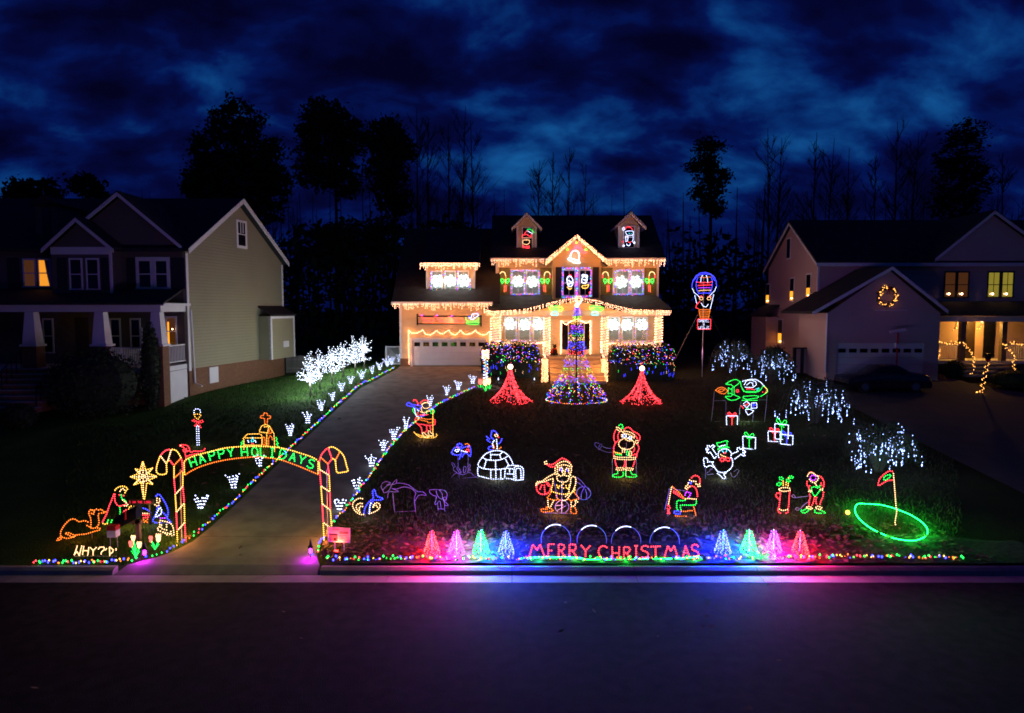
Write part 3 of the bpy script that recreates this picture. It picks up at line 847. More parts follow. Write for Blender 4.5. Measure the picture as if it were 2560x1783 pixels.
# porch of the left house
YQ = 33.4; LF = at(430, 915, 34.5).z
lpx1 = XF - .05
zb1, zb0 = at(200, 762, YQ).z, at(200, 779, YQ).z
mb = MB(); slab(mb, XW, lpx1 + .3, (YQ - .3, zb1), (YF - .01, zb1 + .75), .1, 'roof', XW, lpx1 - .1); mb.build('porch_roof', lh)
mb = MB(); mb.box((XW, YQ, zb0 - .02), (lpx1, YQ + .25, zb1 - .01), 'trim').box((lpx1 - .25, YQ + .25, zb0 - .02), (lpx1, YF - .001, zb1 - .01), 'trim').box((lpx1 - .02, YQ - .28, zb1 - .05), (lpx1 + .28, YF - .02, zb1 + .08), 'trim'); mb.build('porch_beam', lh)
mb = MB(); mb.box((XW, YQ + .02, LF - .25), (lpx1 - .02, YF - .001, LF), 'trim'); mb.build('porch_floor', lh)
mb = MB(); mb.box((lpx1 - .06, YQ + .45, g0 - .1), (lpx1, YF - .1, LF - .27), 'trim').box((lpx1 - .01, YQ + .6, g0 + .2), (lpx1 + .02, YF - .3, LF - .4), 'trim'); mb.build('porch_skirt', lh)
mb = MB(); mb.box((XW, YQ + .1, g0), (lpx1 - .5, YQ + .2, LF - .26), 'brick'); mb.build('porch_base', lh)
zc0 = at(200, 866, YQ).z
for cxp in (74, 248, 399):
    c = X_(cxp, YQ, 820)
    if cxp == 399: c = lpx1 - .27
    mb = MB(); i = len(mb.v); q = mb.k('trim'); w0, w1 = .34, .21
    mb.v += [(c - w0, YQ - .1, zc0 + .1), (c + w0, YQ - .1, zc0 + .1), (c + w0, YQ + .5, zc0 + .1), (c - w0, YQ + .5, zc0 + .1), (c - w1, YQ, zb0 - .03), (c + w1, YQ, zb0 - .03), (c + w1, YQ + .4, zb0 - .03), (c - w1, YQ + .4, zb0 - .03)]
    for f in ((0, 3, 2, 1), (4, 5, 6, 7), (0, 1, 5, 4), (1, 2, 6, 5), (2, 3, 7, 6), (3, 0, 4, 7)): mb.f.append(tuple(i + j for j in f)); mb.m.append(q)
    mb.box((c - .42, YQ - .18, zc0), (c + .42, YQ + .58, zc0 + .099), 'trim')
    cc = mb.build('column', lh)
    MB().box((c - .36, YQ - .12, g0 - .1), (c + .36, YQ + .52, zc0 - .001), 'brick').build('pier', cc)
def railing(par, a, b, z0, z1, key='trim', n=12, nm='railing'):
    a, b = Vector(a), Vector(b); d = b - a; u = Vector((0, 0, 1)); s = Vector((d.y, -d.x, 0)).normalized() * .03
    mb = MB()
    for zz, h in ((z1 - .06, .06), (z0, .05)):
        mb.prism([a - s + u * zz, b - s + u * zz, b + s + u * zz, a + s + u * zz], (0, 0, h), key)
    r = mb.build(nm, par)
    for i in range(n):
        p = a + d * (i + .5) / n
        if i == 0: b0 = MB().box((p.x - .018, p.y - .018, p.z + z0 + .05), (p.x + .018, p.y + .018, p.z + z1 - .06), key).build('baluster', r); p0 = p
        else:
            c = b0.copy(); col.objects.link(c); c.parent = r; c.location = p - p0
    return r
railing(lh, (lpx1 - .08, YQ + .6, 0), (lpx1 - .08, YF - .1, 0), LF + .15, LF + 1.05, n=12)
railing(lh, (X_(262, YQ, 880), YQ + .2, 0), (lpx1 - .7, YQ + .2, 0), LF + .15, LF + 1.0, n=24)
MB().box((X_(350, 35.9, 820), 35.9, LF), (X_(352, 35.9, 820) + .06, 35.95, LF + 1.9), 'trim').build('bracket', lh)
for a, b in ((330, 350), (112, 132)): window(lh, a, b, 800, 880, YF, back=None, glass='glass_dark', muntin=(1, 1))
MB().box((X_(419, 35.96, 830), 35.955, LF + .9), (X_(423, 35.96, 830), 35.96, LF + 2.2), 'window_warm').build('lit_curtain', lh)
window(lh, 418, 440, 795, 862, YF, back='window_dim', muntin=(1, 1))
window(lh, 280, 300, 800, 880, YF, back=None, glass='glass_dark', muntin=(1, 1))
x0, x1, z0, z1 = rectpx(190, 222, 795, 905, YF)
MB().box((x0, YF - .05, LF), (x1, YF - .002, z1), 'door_dark').build('door', lh)
s0 = MB().box((X_(10, 33, 960), 31.9, g0 - .1), (X_(138, 33, 960), 33.3, g0 + .15), 'brick').build('stair', lh)
for i in range(8):
    z = g0 + .1 + (LF - g0 - .1) * (i + 1) / 8; y0 = 30.6 + i * .33
    MB().box((X_(-30, 32, 960), y0, z - .26), (X_(140, 32, 960), y0 + .36, z - .045), 'brick').box((X_(-30, 32, 960), y0 - .03, z - .045), (X_(140, 32, 960), y0 + .355, z), 'gutter_concrete').build('step', s0)
for i, px in enumerate((12, 132)):
    a = Vector((X_(px, 32, 950), 30.8, 0)); 
    mb = MB()
    for j in range(8):
        z = g0 + .1 + (LF - g0 - .1) * (j + 1) / 8
        mb.box((a.x - .015, 30.8 + j * .33, z), (a.x + .015, 30.83 + j * .33, z + .85), 'black_metal')
    mb.tube([(a.x, 30.8, g0 + 1.2), (a.x, 33.2, LF + .9)], .025, 'black_metal'); mb.build('handrail', lh)
MB().sphere(at(431, 823, 35.8), .035, 'lamp_globe', 8, 5).build('porch_globe', lh)  # small glowing ball added for a white gleam here, not a lamp
lamp(lh, (-22.5, 34.8, LF + 2.0), (1, .5, .12), 1.5, .08)  # dim warm fill added under the porch roof, no fixture there

# ================================================================= RIGHT NEIGHBOUR
rh = thing('house', 'dark two-storey house with pink-lit side wall and wreath on its garage gable, to the right', 'house', (28, 45, 2.4))
XS, YS0, YS1 = 19.6, 44.0, 52.5
ze2 = at(2036, 655, YS0).z; YR2 = 48.2; zp2 = at(1968, 556, YR2).z; g2 = gz(22, 42) - .1
mb = MB(); mb.prism([(XS, YS0, g2), (XS, YS1, g2), (XS, YS1, ze2), (XS, YR2, zp2 - .1), (XS, YS0, ze2)], (.15, 0, 0), 'siding_pink'); mb.build('side_wall', rh)
XE = 44.0
mb = MB(); mb.box((XS + .16, YS0, g2), (XE, YS0 + .15, ze2), 'siding_pink').box((XS + .16, YS1 - .15, g2), (XE, YS1, ze2), 'siding_pink'); mb.build('wall', rh)
mb = MB(); slab(mb, XS - .3, XE, (YS0 - .4, ze2 - .1), (YR2, zp2), .16, 'roof'); slab(mb, XS - .3, XE, (YS1 + .4, ze2 - .1), (YR2, zp2), .16, 'roof'); mb.build('roof', rh)
mb = MB()
for ya2 in (YS0 - .4, YS1 + .4): mb.prism([(XS - .29, ya2, ze2 - .3), (XS - .29, YR2, zp2 - .2), (XS - .29, YR2, zp2), (XS - .29, ya2, ze2 - .1)], (.04, 0, 0), 'trim')
mb.box((XS - .3, YS0 - .42, ze2 - .3), (XE, YS0 - .38, ze2 - .08), 'trim'); mb.box((XS - .03, YS0 - .03, g2 + .6), (XS + .1, YS0 + .08, ze2 - .2), 'trim'); mb.build('trim', rh)
def spx(px, py):
    d = ray(px, py); return Vector((0, 0, CAMZ)) + d * (XS / d.x)
def swin(l, r, t, b, glow):
    a, c = spx(l, t), spx(r, t); z1, z0 = spx((l + r) / 2, t).z, spx((l + r) / 2, b).z
    y0, y1 = min(a.y, c.y), max(a.y, c.y)
    w = MB().box((XS - .04, y0 - .08, z0 - .1), (XS - .001, y1 + .08, z1 + .1), 'trim').build('window', rh)
    MB().box((XS - .05, y0, z0), (XS - .04, y1, z1), 'glass_dark').build('pane', w)
    if glow:
        zz = z0 + (z1 - z0) * .42
        MB().box((XS - .056, y0 + .05, z0), (XS - .05, y1 - .05, zz), 'window_warm').build('curtain', w)
        MB().sphere((XS - .1, y0 + .15, z0 + .14), .05, 'lamp_globe', 6, 4).build('candle_light', w)
for q in ((1969, 1977, 598, 645, 0), (1977, 1986, 697, 751, 1), (2018, 2028, 687, 744, 1), (1917, 1925, 712, 757, 1), (1947, 1957, 800, 858, 1)): swin(*q)
# little bay with shed roof on the side wall
a, b = spx(1908, 790), spx(1946, 790)
mb = MB(); mb.box((XS - .9, b.y, g2), (XS - .002, a.y, spx(1930, 792).z), 'siding_pink'); bb = mb.build('side_bay', rh)
mb = MB(); z9 = spx(1930, 792).z; mb.prism([(XS - 1.1, b.y - .2, z9), (XS - .001, b.y - .2, z9 + .8), (XS - .001, b.y - .2, z9 + .9), (XS - 1.1, b.y - .2, z9 + .1)], (0, a.y - b.y + .4, 0), 'roof'); mb.build('bay_roof', bb)
# garage wing
YV = 40.0
gl0, gl1 = X_(2068, YV, 850), X_(2348, YV, 850); ga, gb, gp2 = at(2052, 783, YV), at(2362, 781, YV), at(2224, 672, YV)
zgd = at(2200, 930, YV).z
ddl, ddr, ddb, ddt = rectpx(2092, 2310, 858, 930, YV)
mb = MB(); mb.box((gl0, YV, zgd - .5), (ddl, YV + .2, ga.z), 'siding_pink').box((ddr, YV, zgd - .5), (gl1, YV + .2, ga.z), 'siding_pink').box((ddl, YV, ddt), (ddr, YV + .2, ga.z), 'siding_pink')
mb.prism([(gl0, YV + .002, ga.z), (gp2.x, YV + .002, gp2.z - .1), (gl1, YV + .002, ga.z)], (0, .15, 0), 'siding_pink')
mb.box((gl0, YV + .2, zgd - .5), (gl0 + .15, YS0, ga.z), 'siding_pink').box((gl1 - .15, YV + .2, zgd - .5), (gl1, YS0, ga.z), 'siding_pink')
mb.build('garage_wall', rh)
mb = MB(); e0 = at(2025, 785, YV)
for e in (e0, gb): mb.prism([(e.x, YV - .3, e.z), (gp2.x, YV - .3, gp2.z), (gp2.x, YV - .3, gp2.z + .15), (e.x, YV - .3, e.z + .15)], (0, 4.6, 0), 'roof')
mb.build('garage_roof', rh)
mb = MB()
for e in (e0, gb): mb.prism([(e.x, YV - .34, e.z - .08), (gp2.x, YV - .34, gp2.z - .08), (gp2.x, YV - .34, gp2.z + .12), (e.x, YV - .34, e.z + .12)], (0, .04, 0), 'trim')
mb.box((X_(2186, YV), YV - .03, at(2224, 777, YV).z), (X_(2268, YV), YV - .001, at(2224, 775, YV).z), 'trim'); mb.tube([(gl0 - .08, YV - .08, ga.z), (gl0 - .08, YV - .08, zgd)], .05, 'trim', 6)
mb.build('rake_board', rh)
gd2 = MB().box((ddl, YV + .08, ddb - .3), (ddr, YV + .12, ddt), 'trim').build('garage_door', rh)
for k in range(8):
    c = ddl + (ddr - ddl) * (k + .5) / 8
    MB().box((c - .22, YV + .06, at(2200, 882, YV).z), (c + .22, YV + .079, at(2200, 872, YV).z), 'glass_dark').build('pane', gd2)
mb = MB()
for k in range(1, 4):
    z = ddb + (ddt - ddb) * k / 4; mb.box((ddl, YV + .072, z - .012), (ddr, YV + .0795, z + .012), 'siding_pink')
mb.build('door_joint', gd2)
# right porch part
YW = 42.0
front_gable(rh, 2335, 2640, 2480, 652, 536, YS0 - .5, 5.0, 'siding_pink', 'gable')
for a, b, k in ((2362, 2387, 'window_dim'), (2394, 2419, 'window_dim'), (2470, 2497, 'window_yellow'), (2505, 2531, 'window_yellow')):
    w = window(rh, a, b, 682, 742, YS0 - .02, back=k, muntin=(2, 2) if k == 'window_yellow' else (1, 1), frame='shutter_dark')
    p = at((a + b) / 2 - 2, 735, YS0 - .15); MB().sphere(p, .07, 'lamp_globe', 6, 4).build('candle_light', w)
zpr = at(2450, 790, YW).z; pf2 = at(2450, 902, YW).z
mb = MB(); slab(mb, gl1 + .02, XE, (YW - .4, zpr), (YS0 - .01, zpr + .8), .12, 'roof'); mb.box((gl1 + .02, YW - .2, zpr - .35), (XE, YW, zpr - .01), 'trim'); mb.build('porch_roof', rh)
mb = MB(); mb.box((gl1 + .02, YW, pf2 - .2), (XE, YS0 - .001, pf2), 'trim'); mb.build('porch_floor', rh)
for a in (2402, 2505): MB().box((X_(a, YW), YW - .1, pf2), (X_(a + 12, YW), YW + .18, zpr - .36), 'siding_brown').build('column', rh)
x0, x1, z0, z1 = rectpx(2414, 2436, 805, 900, YS0); MB().box((x0, YS0 - .05, pf2), (x1, YS0 - .002, z1), 'door_dark').build('door', rh)
x0, x1, z0, z1 = rectpx(2458, 2486, 800, 895, YS0); MB().box((x0, YS0 - .05, z0), (x1, YS0 - .002, z1), 'glass_dark').build('front_window', rh)
railing(rh, (X_(2345, YW), YW - .05, 0), (X_(2398, YW), YW - .05, 0), pf2 + .1, pf2 + 1.0, n=9)
railing(rh, (X_(2518, YW), YW - .05, 0), (X_(2570, YW), YW - .05, 0), pf2 + .1, pf2 + 1.0, n=9)
s9 = MB().box((X_(2408, YW), YW - .3, g2), (X_(2525, YW), YW - .02, pf2 - .21), 'wood').build('stair', rh)
for i in range(4):
    z = g2 + .2 + (pf2 - g2 - .2) * (i + .6) / 4.2; y0 = YW - 1.7 + i * .36
    MB().box((X_(2405, 41), y0, z - .12), (X_(2535, 41), y0 + .4, z), 'gutter_concrete').build('step', s9)
# a warm porch ceiling lamp shines on the right porch
pl = D.lights.new('porch_lamp', 'POINT'); pl.energy = 230; pl.color = (1, .48, .07); pl.shadow_soft_size = .08
po = D.objects.new('porch_lamp', pl); po.location = (X_(2455, 43), 43.0, zpr - .45); col.objects.link(po)
MB().sphere(po.location + Vector((0, 0, .12)), .09, 'lamp_globe', 8, 5).build('porch_globe', rh)
# ================================================================= ROPE-LIGHT FIGURES ON THE LAWN
def lettering(mb, text, cx, cy, w, h, gap, Y, c, rot=0, step=.05, rb=.016):
    n = len(text); tot = n * w + (n - 1) * gap; sc_ = Y / FPX / (CP)
    R = Matrix.Rotation(-rot, 3, 'Y')
    o = at(cx, cy, Y)
    for i, ch in enumerate(text):
        if ch == ' ': continue
        x = -tot / 2 + i * (w + gap)
        glyph(mb, ch, o + R @ Vector((x * sc_, 0, -h / 2 * sc_)), R @ Vector((w * sc_, 0, 0)), R @ Vector((0, 0, h * sc_)), c, step=step, rb=rb)
C1, C2, C5, C6, C7, C8 = (140, 1200, 7.994), (240, 1140, 7.27), (590, 1020, 10.66), (1000, 980, 12.3), (860, 1180, 8.2), (1110, 1060, 9.995)
D1, D2, D3, D4, D5, D6, D7 = (1320, 1130, 9.405), (1470, 1050, 9.993), (1640, 1170, 11.42), (1740, 1090, 13.325), (1770, 930, 9.994), (1910, 1160, 10.66), (1710, 670, 9.41)
Z3, RF, C4, C3 = (360, 980, 3.198), (1900, 1140, 4.592), (380, 1100, 14.35), (170, 1340, 9.567)
fig('camel_light', 'orange rope-light camel lying down at the far left of the lawn', 'light figure', C1, (190, 1350), [
    ('body', 'O', '100,1140 90,1060 120,980 180,890 260,810 330,780 400,795 440,830 500,830 580,815 660,855|600,900 680,945 720,970 800,955 880,970 870,1000 760,1030 600,1080 420,1100 350,1140 220,1170 150,1150 100,1140'),
    ('leg', 'O', '190,1070 250,1055 330,1090 390,1110 330,1145 260,1105 190,1070'), ('tail', 'O', '100,1140 30,1180 30,1215 120,1170'),
    ('neck', 'O', '690,960 700,860 690,760 660,690 650,650|810,950 860,870 850,760 845,690 880,655'),
    ('head', 'O', '650,650 700,590 760,640 740,690 690,650|700,600 760,610 810,585 860,605 910,585 940,630 1000,635 935,665 880,655'), ('eye', 'B', '812,612 818,618')],
    group='nativity light figures', stakes=((165, 1345), (230, 1335)))
fig('joseph_light', 'kneeling robed man in red, green and yellow rope light beside the camel', 'light figure', C2, (275, 1315), [
    ('head_scarf', 'Y', '340,640 360,600 430,560 500,550 560,580 575,600 540,640 520,690'), ('face', 'V', '430,660 450,620 500,590 520,640'),
    ('beard', 'R', '430,690 420,740|500,700 510,750'), ('scarf_tail', 'G', '460,690 470,780 520,800 550,840'),
    ('robe', 'R', '330,680 290,790 240,910 200,1040 150,1140 110,1220|345,680 340,780 360,860 420,910 500,895 560,880'), ('hand', 'V', '470,790 520,830 580,890 540,910 500,900'),
    ('inner_robe', 'G', '430,920 440,1000 430,1080 390,1140|230,1150 200,1220|295,1150 270,1220'), ('hem', 'Y', '110,1220 160,1240 220,1225')], group='nativity light figures', stakes=((258, 1305), (290, 1300)))
fig('baby_light', 'small swaddled baby in red rope light with a yellow halo', 'light figure', C2, (310, 1312), [
    ('blanket', 'R', '480,1050 540,980 620,1020 590,1050 480,1100|500,1060 600,1000'), ('halo', 'Y', 'o655,965,60,55'), ('face', 'V', 'o662,980,32,32')], group='nativity light figures', stakes=((315, 1290), (330, 1285)))
fig('manger_light', 'blue and orange rope-light manger between the star and the mailbox', 'light figure', C2, (362, 1313), [
    ('roof_line', 'B', '800,945 880,955 950,990 1000,1040'), ('straw', 'V', '830,1045 900,1045 1000,1050'), ('trough', 'R', '830,1075 980,1080 960,1110 840,1130'), ('leg', 'O', '850,1150 950,1220'), ('leg', 'O', '950,1140 860,1220')], group='nativity light figures', stakes=((358, 1308), (371, 1308)))
t = fig('star_light', 'bright yellow rope-light star standing on a dark board with red lettering', 'light figure', C2, (360, 1316), [
    ('outline', 'Y', '850,95 905,260 1030,220 950,320 1110,375 960,440 1040,520 920,490 905,640 880,790|850,95 800,260 710,235 780,320 625,380 770,430 690,525 820,480 840,640 870,790'),
    ('inner_line', 'V', '850,120 865,790|640,380 1090,375|720,250 1020,500|1020,235 700,510|800,260 905,260 960,440 820,480 770,430 800,260')], group='nativity light figures', sm=False)
YSG = ground(360, 1316).y
a, b = at(318, 1249, YSG), at(383, 1262, YSG)
bd = MB().box((a.x, YSG + .03, b.z), (b.x, YSG + .06, a.z), 'black_metal').box((a.x + .1, YSG + .03, gz(a.x, YSG) - .1), (a.x + .14, YSG + .06, b.z), 'black_metal').box((b.x - .14, YSG + .03, gz(b.x, YSG) - .1), (b.x - .1, YSG + .06, b.z), 'black_metal').build('board', t)
emit('letter_red', (1, .02, .06), 1.3)
mb = MB()
def flat_text(mb, text, cx, cy, w, h, gap, Y, key, r=.006, rot=0):
    n = len(text); tot = n * w + (n - 1) * gap; s_ = Y / FPX
    for i, ch in enumerate(text):
        if ch == ' ': continue
        x = -tot / 2 + i * (w + gap); o = at(cx, cy, Y) + Vector((x * s_, 0, -h / 2 * s_))
        for q in GL[ch]: mb.tube([o + Vector((a2 * w * s_, 0, b2 * h * s_)) for a2, b2 in parse(q)], r, key, 4)
flat_text(mb, 'I AM THE LORD', 350, 1255.5, 3.0, 5, 1.3, YSG + .02, 'letter_red', .007); mb.build('lettering', bd)
fig('mary_light', 'kneeling woman in blue rope-light hood facing the manger', 'light figure', C2, (410, 1311), [
    ('hood', 'B', '1080,740 1120,700 1160,710 1220,790 1270,880 1305,970 1310,1060 1295,1130 1370,1215|1080,740 1120,720'), ('face', 'V', '1110,750 1105,830 1125,860 1160,830 1155,780'), ('hand', 'V', '1055,875 1110,910 1150,890'),
    ('robe', 'B', '1150,890 1110,960 1100,1020 1080,1080 1040,1150 1045,1200 1130,1220|1190,1010 1250,1060 1290,1110|1170,1220 1260,1230 1380,1210'), ('sleeve', 'W', '1160,930 1190,980 1180,1050 1100,1110 1085,1080 1140,970 1160,930'), ('sash', 'P', '1150,1130 1250,1130')], group='nativity light figures', stakes=((392, 1305), (428, 1305)))
fig('lamb_light', 'warm white rope-light lamb at the foot of the left candy cane', 'light figure', C2, (428, 1342), [
    ('head', 'V', '1150,1190 1160,1270 1120,1320 1130,1350 1200,1380'), ('body', 'V', '1150,1170 1250,1190 1330,1210 1390,1270 1410,1360 1415,1470 1370,1440 1360,1370|1200,1380 1260,1410 1330,1460 1340,1420|1200,1240 1180,1310 1290,1350|1280,1230 1285,1310|1200,1380 1360,1420')], group='nativity light figures', stakes=((404, 1332), (432, 1340)))
# mailbox, small sign box, WHY? sign, tulips
Ym = ground(345, 1352).y
a, b = at(292, 1312, Ym - .05), at(348, 1282, Ym + .05)
t = thing('mailbox', 'black mailbox on a wooden post in front of the nativity figures', 'mailbox', ground(345, 1352))
mb = MB(); d = (b - a).normalized(); s_ = Vector((0, 1, 0)); uu = d.cross(s_)
ring = []
for k in range(11):
    th = math.pi * k / 10; ring.append(s_ * (.16 * math.cos(th)) + uu * (-.12 - .16 * math.sin(th)) * -1)
ring = [Vector((0, .16, -.12)), Vector((0, -.16, -.12))] + [Vector((0, -.16 * math.cos(math.pi * k / 8), .08 + .16 * math.sin(math.pi * k / 8))) for k in range(9)]
mb.prism([a + r for r in ring], b - a, 'black_metal'); mb.build('box', t)
MB().box((a.x + .3, Ym - .2, a.z + .18), (a.x + .33, Ym - .17, a.z + .4), 'red_cloth').build('flag', t)
p = at(345, 1300, Ym); MB().box((p.x - .05, Ym - .05, gz(p.x, Ym) - .1), (p.x + .05, Ym + .05, p.z), 'wood').box((p.x - .45, Ym - .05, p.z - .09), (p.x + .1, Ym + .05, p.z), 'wood').build('post', t)
Yb = ground(282, 1370).y
t = thing('yard_sign', 'small pink-lit box sign on two thin legs near the camel', 'sign', ground(282, 1370))
a, b = at(272, 1313, Yb), at(295, 1341, Yb)
MB().box((a.x, Yb - .1, b.z), (b.x, Yb + .1, a.z - .12), 'sign_white').box((a.x, Yb - .101, a.z - .12), (b.x, Yb + .101, a.z), 'red_cloth').build('panel', t)
for x in (a.x + .02, b.x - .02): MB().tube([(x, Yb, b.z), (x, Yb, gz(x, Yb) - .1)], .012, 'stake').build('leg', t)
t = thing('lettered_light', 'low warm white light sign spelling WHY with question marks', 'light sign', ground(245, 1392))
Yw = ground(245, 1392).y
for nm, polys in (('letter', '225,225 195,330 150,450 215,370 270,470 330,240'), ('letter', '380,235 345,460|500,260 470,490|350,350 490,355'), ('letter', '530,270 600,350 690,265|600,350 600,490'), ('letter', '720,325 760,270 860,265 870,330 800,380 790,450'), ('letter', '910,436 914,444|930,290 890,350'), ('letter', '990,260 1000,470|990,260 1080,330 1070,390 1000,430'), ('letter', '1150,290 1150,350|1148,400 1152,406')):
    mb = MB()
    for q in polys.split('|'): rope(mb, [at(C3[0] + x / C3[2], C3[1] + y / C3[2], Yw) for x, y in parse(q)], 'V', .035, .016, sm=False)
    mb.build(nm, t)
mb = MB(); a, b = at(186, 1391, Yw), at(292, 1391, Yw); mb.tube([a, b], .012, 'stake')
for k in (.1, .5, .9):
    p = a + (b - a) * k; mb.tube([p, (p.x, p.y, gz(p.x, p.y) - .1)], .008, 'stake')
mb.build('frame', t)
def tulip(label, px, py, heads, group):
    g = ground(px, py); Y = g.y
    t = thing('tulip_light', label, 'light figure', g, group)
    for hx, hy, rw, rh_, key in heads:
        p = at(hx, hy, Y); s_ = Y / FPX
        mb = MB(); mb.tube([g, g + (p - g) * .5 + Vector((.02, 0, 0)), p], .012, 'bulb_G', 5)
        for sgn in (-1, 1):
            m = g + (p - g) * .55 + Vector((sgn * rw * s_ * 1.1, 0, 0)); mb.tube([g, m], .010, 'rope_G', 4)
            for q in walk([g, m], .05): mb.bulb(q, .016, 'bulb_G')
        mb.build('stem', t)
        mb = MB(); mb.sphere(p, 1, key, 8, 6, (rw * s_, rw * s_ * .8, rh_ * s_))
        for k in range(3): mb.prism([p + Vector(((k - 1) * rw * .7 * s_ - .02, -.02, rh_ * s_ * .5)), p + Vector(((k - 1) * rw * .7 * s_ + .02, -.02, rh_ * s_ * .5)), p + Vector(((k - 1) * rw * .8 * s_, -.02, rh_ * s_ * 1.5))], (0, .04, 0), key)
        mb.build('flower', t)
tulip('three glowing tulip lights beside the left lantern', 339, 1393, [(333, 1347, 5, 6, 'tulip_warm'), (328, 1362, 5.5, 7, 'tulip_pink'), (348, 1364, 5.5, 7, 'tulip_warm')], 'tulip lights')
tulip('red and white pair of tulip lights under the lamb', 387, 1374, [(377, 1350, 4, 7, 'tulip_pink'), (396, 1347, 6, 9, 'tulip_warm')], 'tulip lights')

# ---- the arch over the driveway
YA = ground(452, 1357).y
arch = thing('holiday_arch', 'candy-cane light arch over the driveway reading HAPPY HOLIDAYS', 'light arch', ground(625, 1357))
def zp(q): return [at(Z3[0] + x / Z3[2], Z3[1] + y / Z3[2], YA) for x, y in parse(q)]
def cane(segs):
    mb = MB()
    for c, q in segs: rope(mb, zp(q), c, .055, .020, sm=len(parse(q)) > 2)
    o = mb.build('candy_cane', arch); return o
cl = cane([('Y', '182,630 175,655 130,660 100,640 105,580 130,510'), ('R', '130,510 170,470 218,458'), ('Y', '218,458 262,472 295,525'), ('R', '295,525 307,570 310,640'), ('Y', '310,640 310,755'), ('R', '310,755 322,890'), ('Y', '322,890 325,1045'), ('R', '325,1045 335,1205'),
           ('Y', '182,630 180,575 192,550 205,545'), ('R', '205,545 240,590'), ('Y', '240,590 240,690'), ('R', '240,690 250,815'), ('Y', '250,815 258,960'), ('R', '258,960 264,1108'), ('Y', '264,1108 268,1198'),
           ('V', '130,510 180,575'), ('V', '218,460 192,548'), ('O', '295,530 240,588'), ('O', '308,630 240,690'), ('V', '310,755 252,818'), ('V', '322,890 260,960'), ('V', '325,1045 266,1110')])
cr_ = cane([('R', '1400,560 1420,500 1460,455 1475,448'), ('Y', '1475,448 1510,440 1565,475 1600,520 1622,600 1630,632 1590,642 1545,645 1535,600 1530,548'), ('Y', '1530,548 1518,535 1503,537'), ('R', '1503,537 1470,575'), ('Y', '1400,560 1405,625'), ('R', '1405,625 1415,752'), ('Y', '1415,752 1425,895'), ('R', '1425,895 1433,1045'), ('Y', '1433,1045 1440,1195'),
            ('R', '1470,575 1480,665'), ('Y', '1480,665 1486,800'), ('R', '1486,800 1490,945'), ('Y', '1490,945 1500,1085'), ('R', '1500,1085 1508,1200'), ('O', '1565,480 1530,548'), ('R', '1475,455 1503,537'), ('O', '1410,522 1470,575'), ('V', '1405,622 1480,665'), ('V', '1415,752 1486,800'), ('V', '1425,895 1490,945'), ('V', '1435,1045 1482,1080')])
for x in (290, 1460):
    mb = MB(); mb.tube([zp('%d,620' % x)[0], zp('%d,1200' % (x + 8))[0] + Vector((0, .03, -.15))], .012, 'stake'); mb.build('stake', arch)
mb = MB()
for q in ('320,560 345,535 420,505 520,480 640,450 760,438 900,435 1040,440 1150,460 1250,490 1340,520 1392,550', '325,665 400,620 500,580 620,550 750,530 900,520 1020,530 1100,545 1200,580 1300,620 1392,660', '320,560 322,610 325,665', '1392,550 1392,660'): rope(mb, zp(q), 'O' if q[0] == '3' and q[4] == '6' else 'Y', .06, .019)
bn = mb.build('banner_frame', arch)
for ch, x, y, rot in (('H', 392, 562, .30), ('A', 462, 535, .27), ('P', 545, 512, .24), ('P', 620, 497, .2), ('Y', 692, 488, .12), ('H', 803, 480, .04), ('O', 885, 478, 0), ('L', 955, 480, 0), ('I', 1025, 486, -.06), ('D', 1112, 500, -.18), ('A', 1190, 522, -.25), ('Y', 1262, 545, -.3), ('S', 1335, 575, -.33)):
    mb = MB(); lettering(mb, ch, Z3[0] + x / Z3[2], Z3[1] + y / Z3[2], 15, 23, 0, YA, 'G', rot, .05, .019); mb.build('letter', arch)

for q, c in (('150,560', (1, .5, .08)), ('285,900', (1, .35, .06)), ('295,1150', (1, .35, .06)), ('620,490', (.35, .9, .12)), ('1000,490', (.35, .9, .12)), ('1460,900', (1, .35, .06)), ('1465,1120', (1, .35, .06)), ('1580,560', (1, .5, .08))):
    p = zp(q)[0]; lamp(arch, p + Vector((0, -.25, 0)), c, 14, .1); lamp(arch, p + Vector((0, .25, 0)), c, 6, .1)
fig('church_light', 'golden rope-light church with steeple and cross behind the arch', 'light figure', C5, (648, 1131), [
    ('nave', 'Y', '180,830 300,700 640,690|240,800 650,800|210,830 215,990 690,995|650,700 690,740 690,990|215,990 210,1100'), ('steeple', 'Y', '620,630 680,480 790,440 890,480 1010,690 1030,1020 1030,1160|620,640 840,665 870,500|740,510 890,490|820,670 820,1010'),
    ('belfry_window', 'O', '885,560 950,570 940,680 880,680 885,560'), ('door', 'O', '710,960 710,800 740,770 770,800 780,970|870,1010 870,800 910,740 960,790 970,870|700,970 880,1030'),
    ('cross', 'O', '770,440 760,280 650,270 655,210 740,195 745,130 825,140 840,200 920,215 920,280 840,285 830,440'), ('nativity_window', 'W', '310,850 340,930|500,850 540,940'), ('nativity_window', 'R', '400,940 470,960'), ('tree', 'C', '440,770 400,900 480,900 440,770'), ('tree', 'G', '190,870 130,940 190,940 130,990 180,1060'), ('tree', 'G', '1060,770 1100,850 1060,860 1130,950 1070,960 1150,1050')], sm=False, stakes=((612, 1118), (685, 1125)))
fig('lamp_post_light', 'rope-light lamp post with red bow behind the left end of the arch', 'light figure', Z3, (494, 1116), [
    ('lantern', 'W', '400,175 405,140 445,140 452,175'), ('lantern_base', 'Y', '400,180 455,180 440,205 430,220 415,205 400,180'), ('bow', 'R', '430,240 390,235 395,220 430,238 470,225 465,245 430,240|425,250 400,275 425,265 455,285 435,250'), ('post', 'W', '420,270 425,430|437,270 441,430|420,270 437,270')], stakes=((493, 1112),), step=.09)
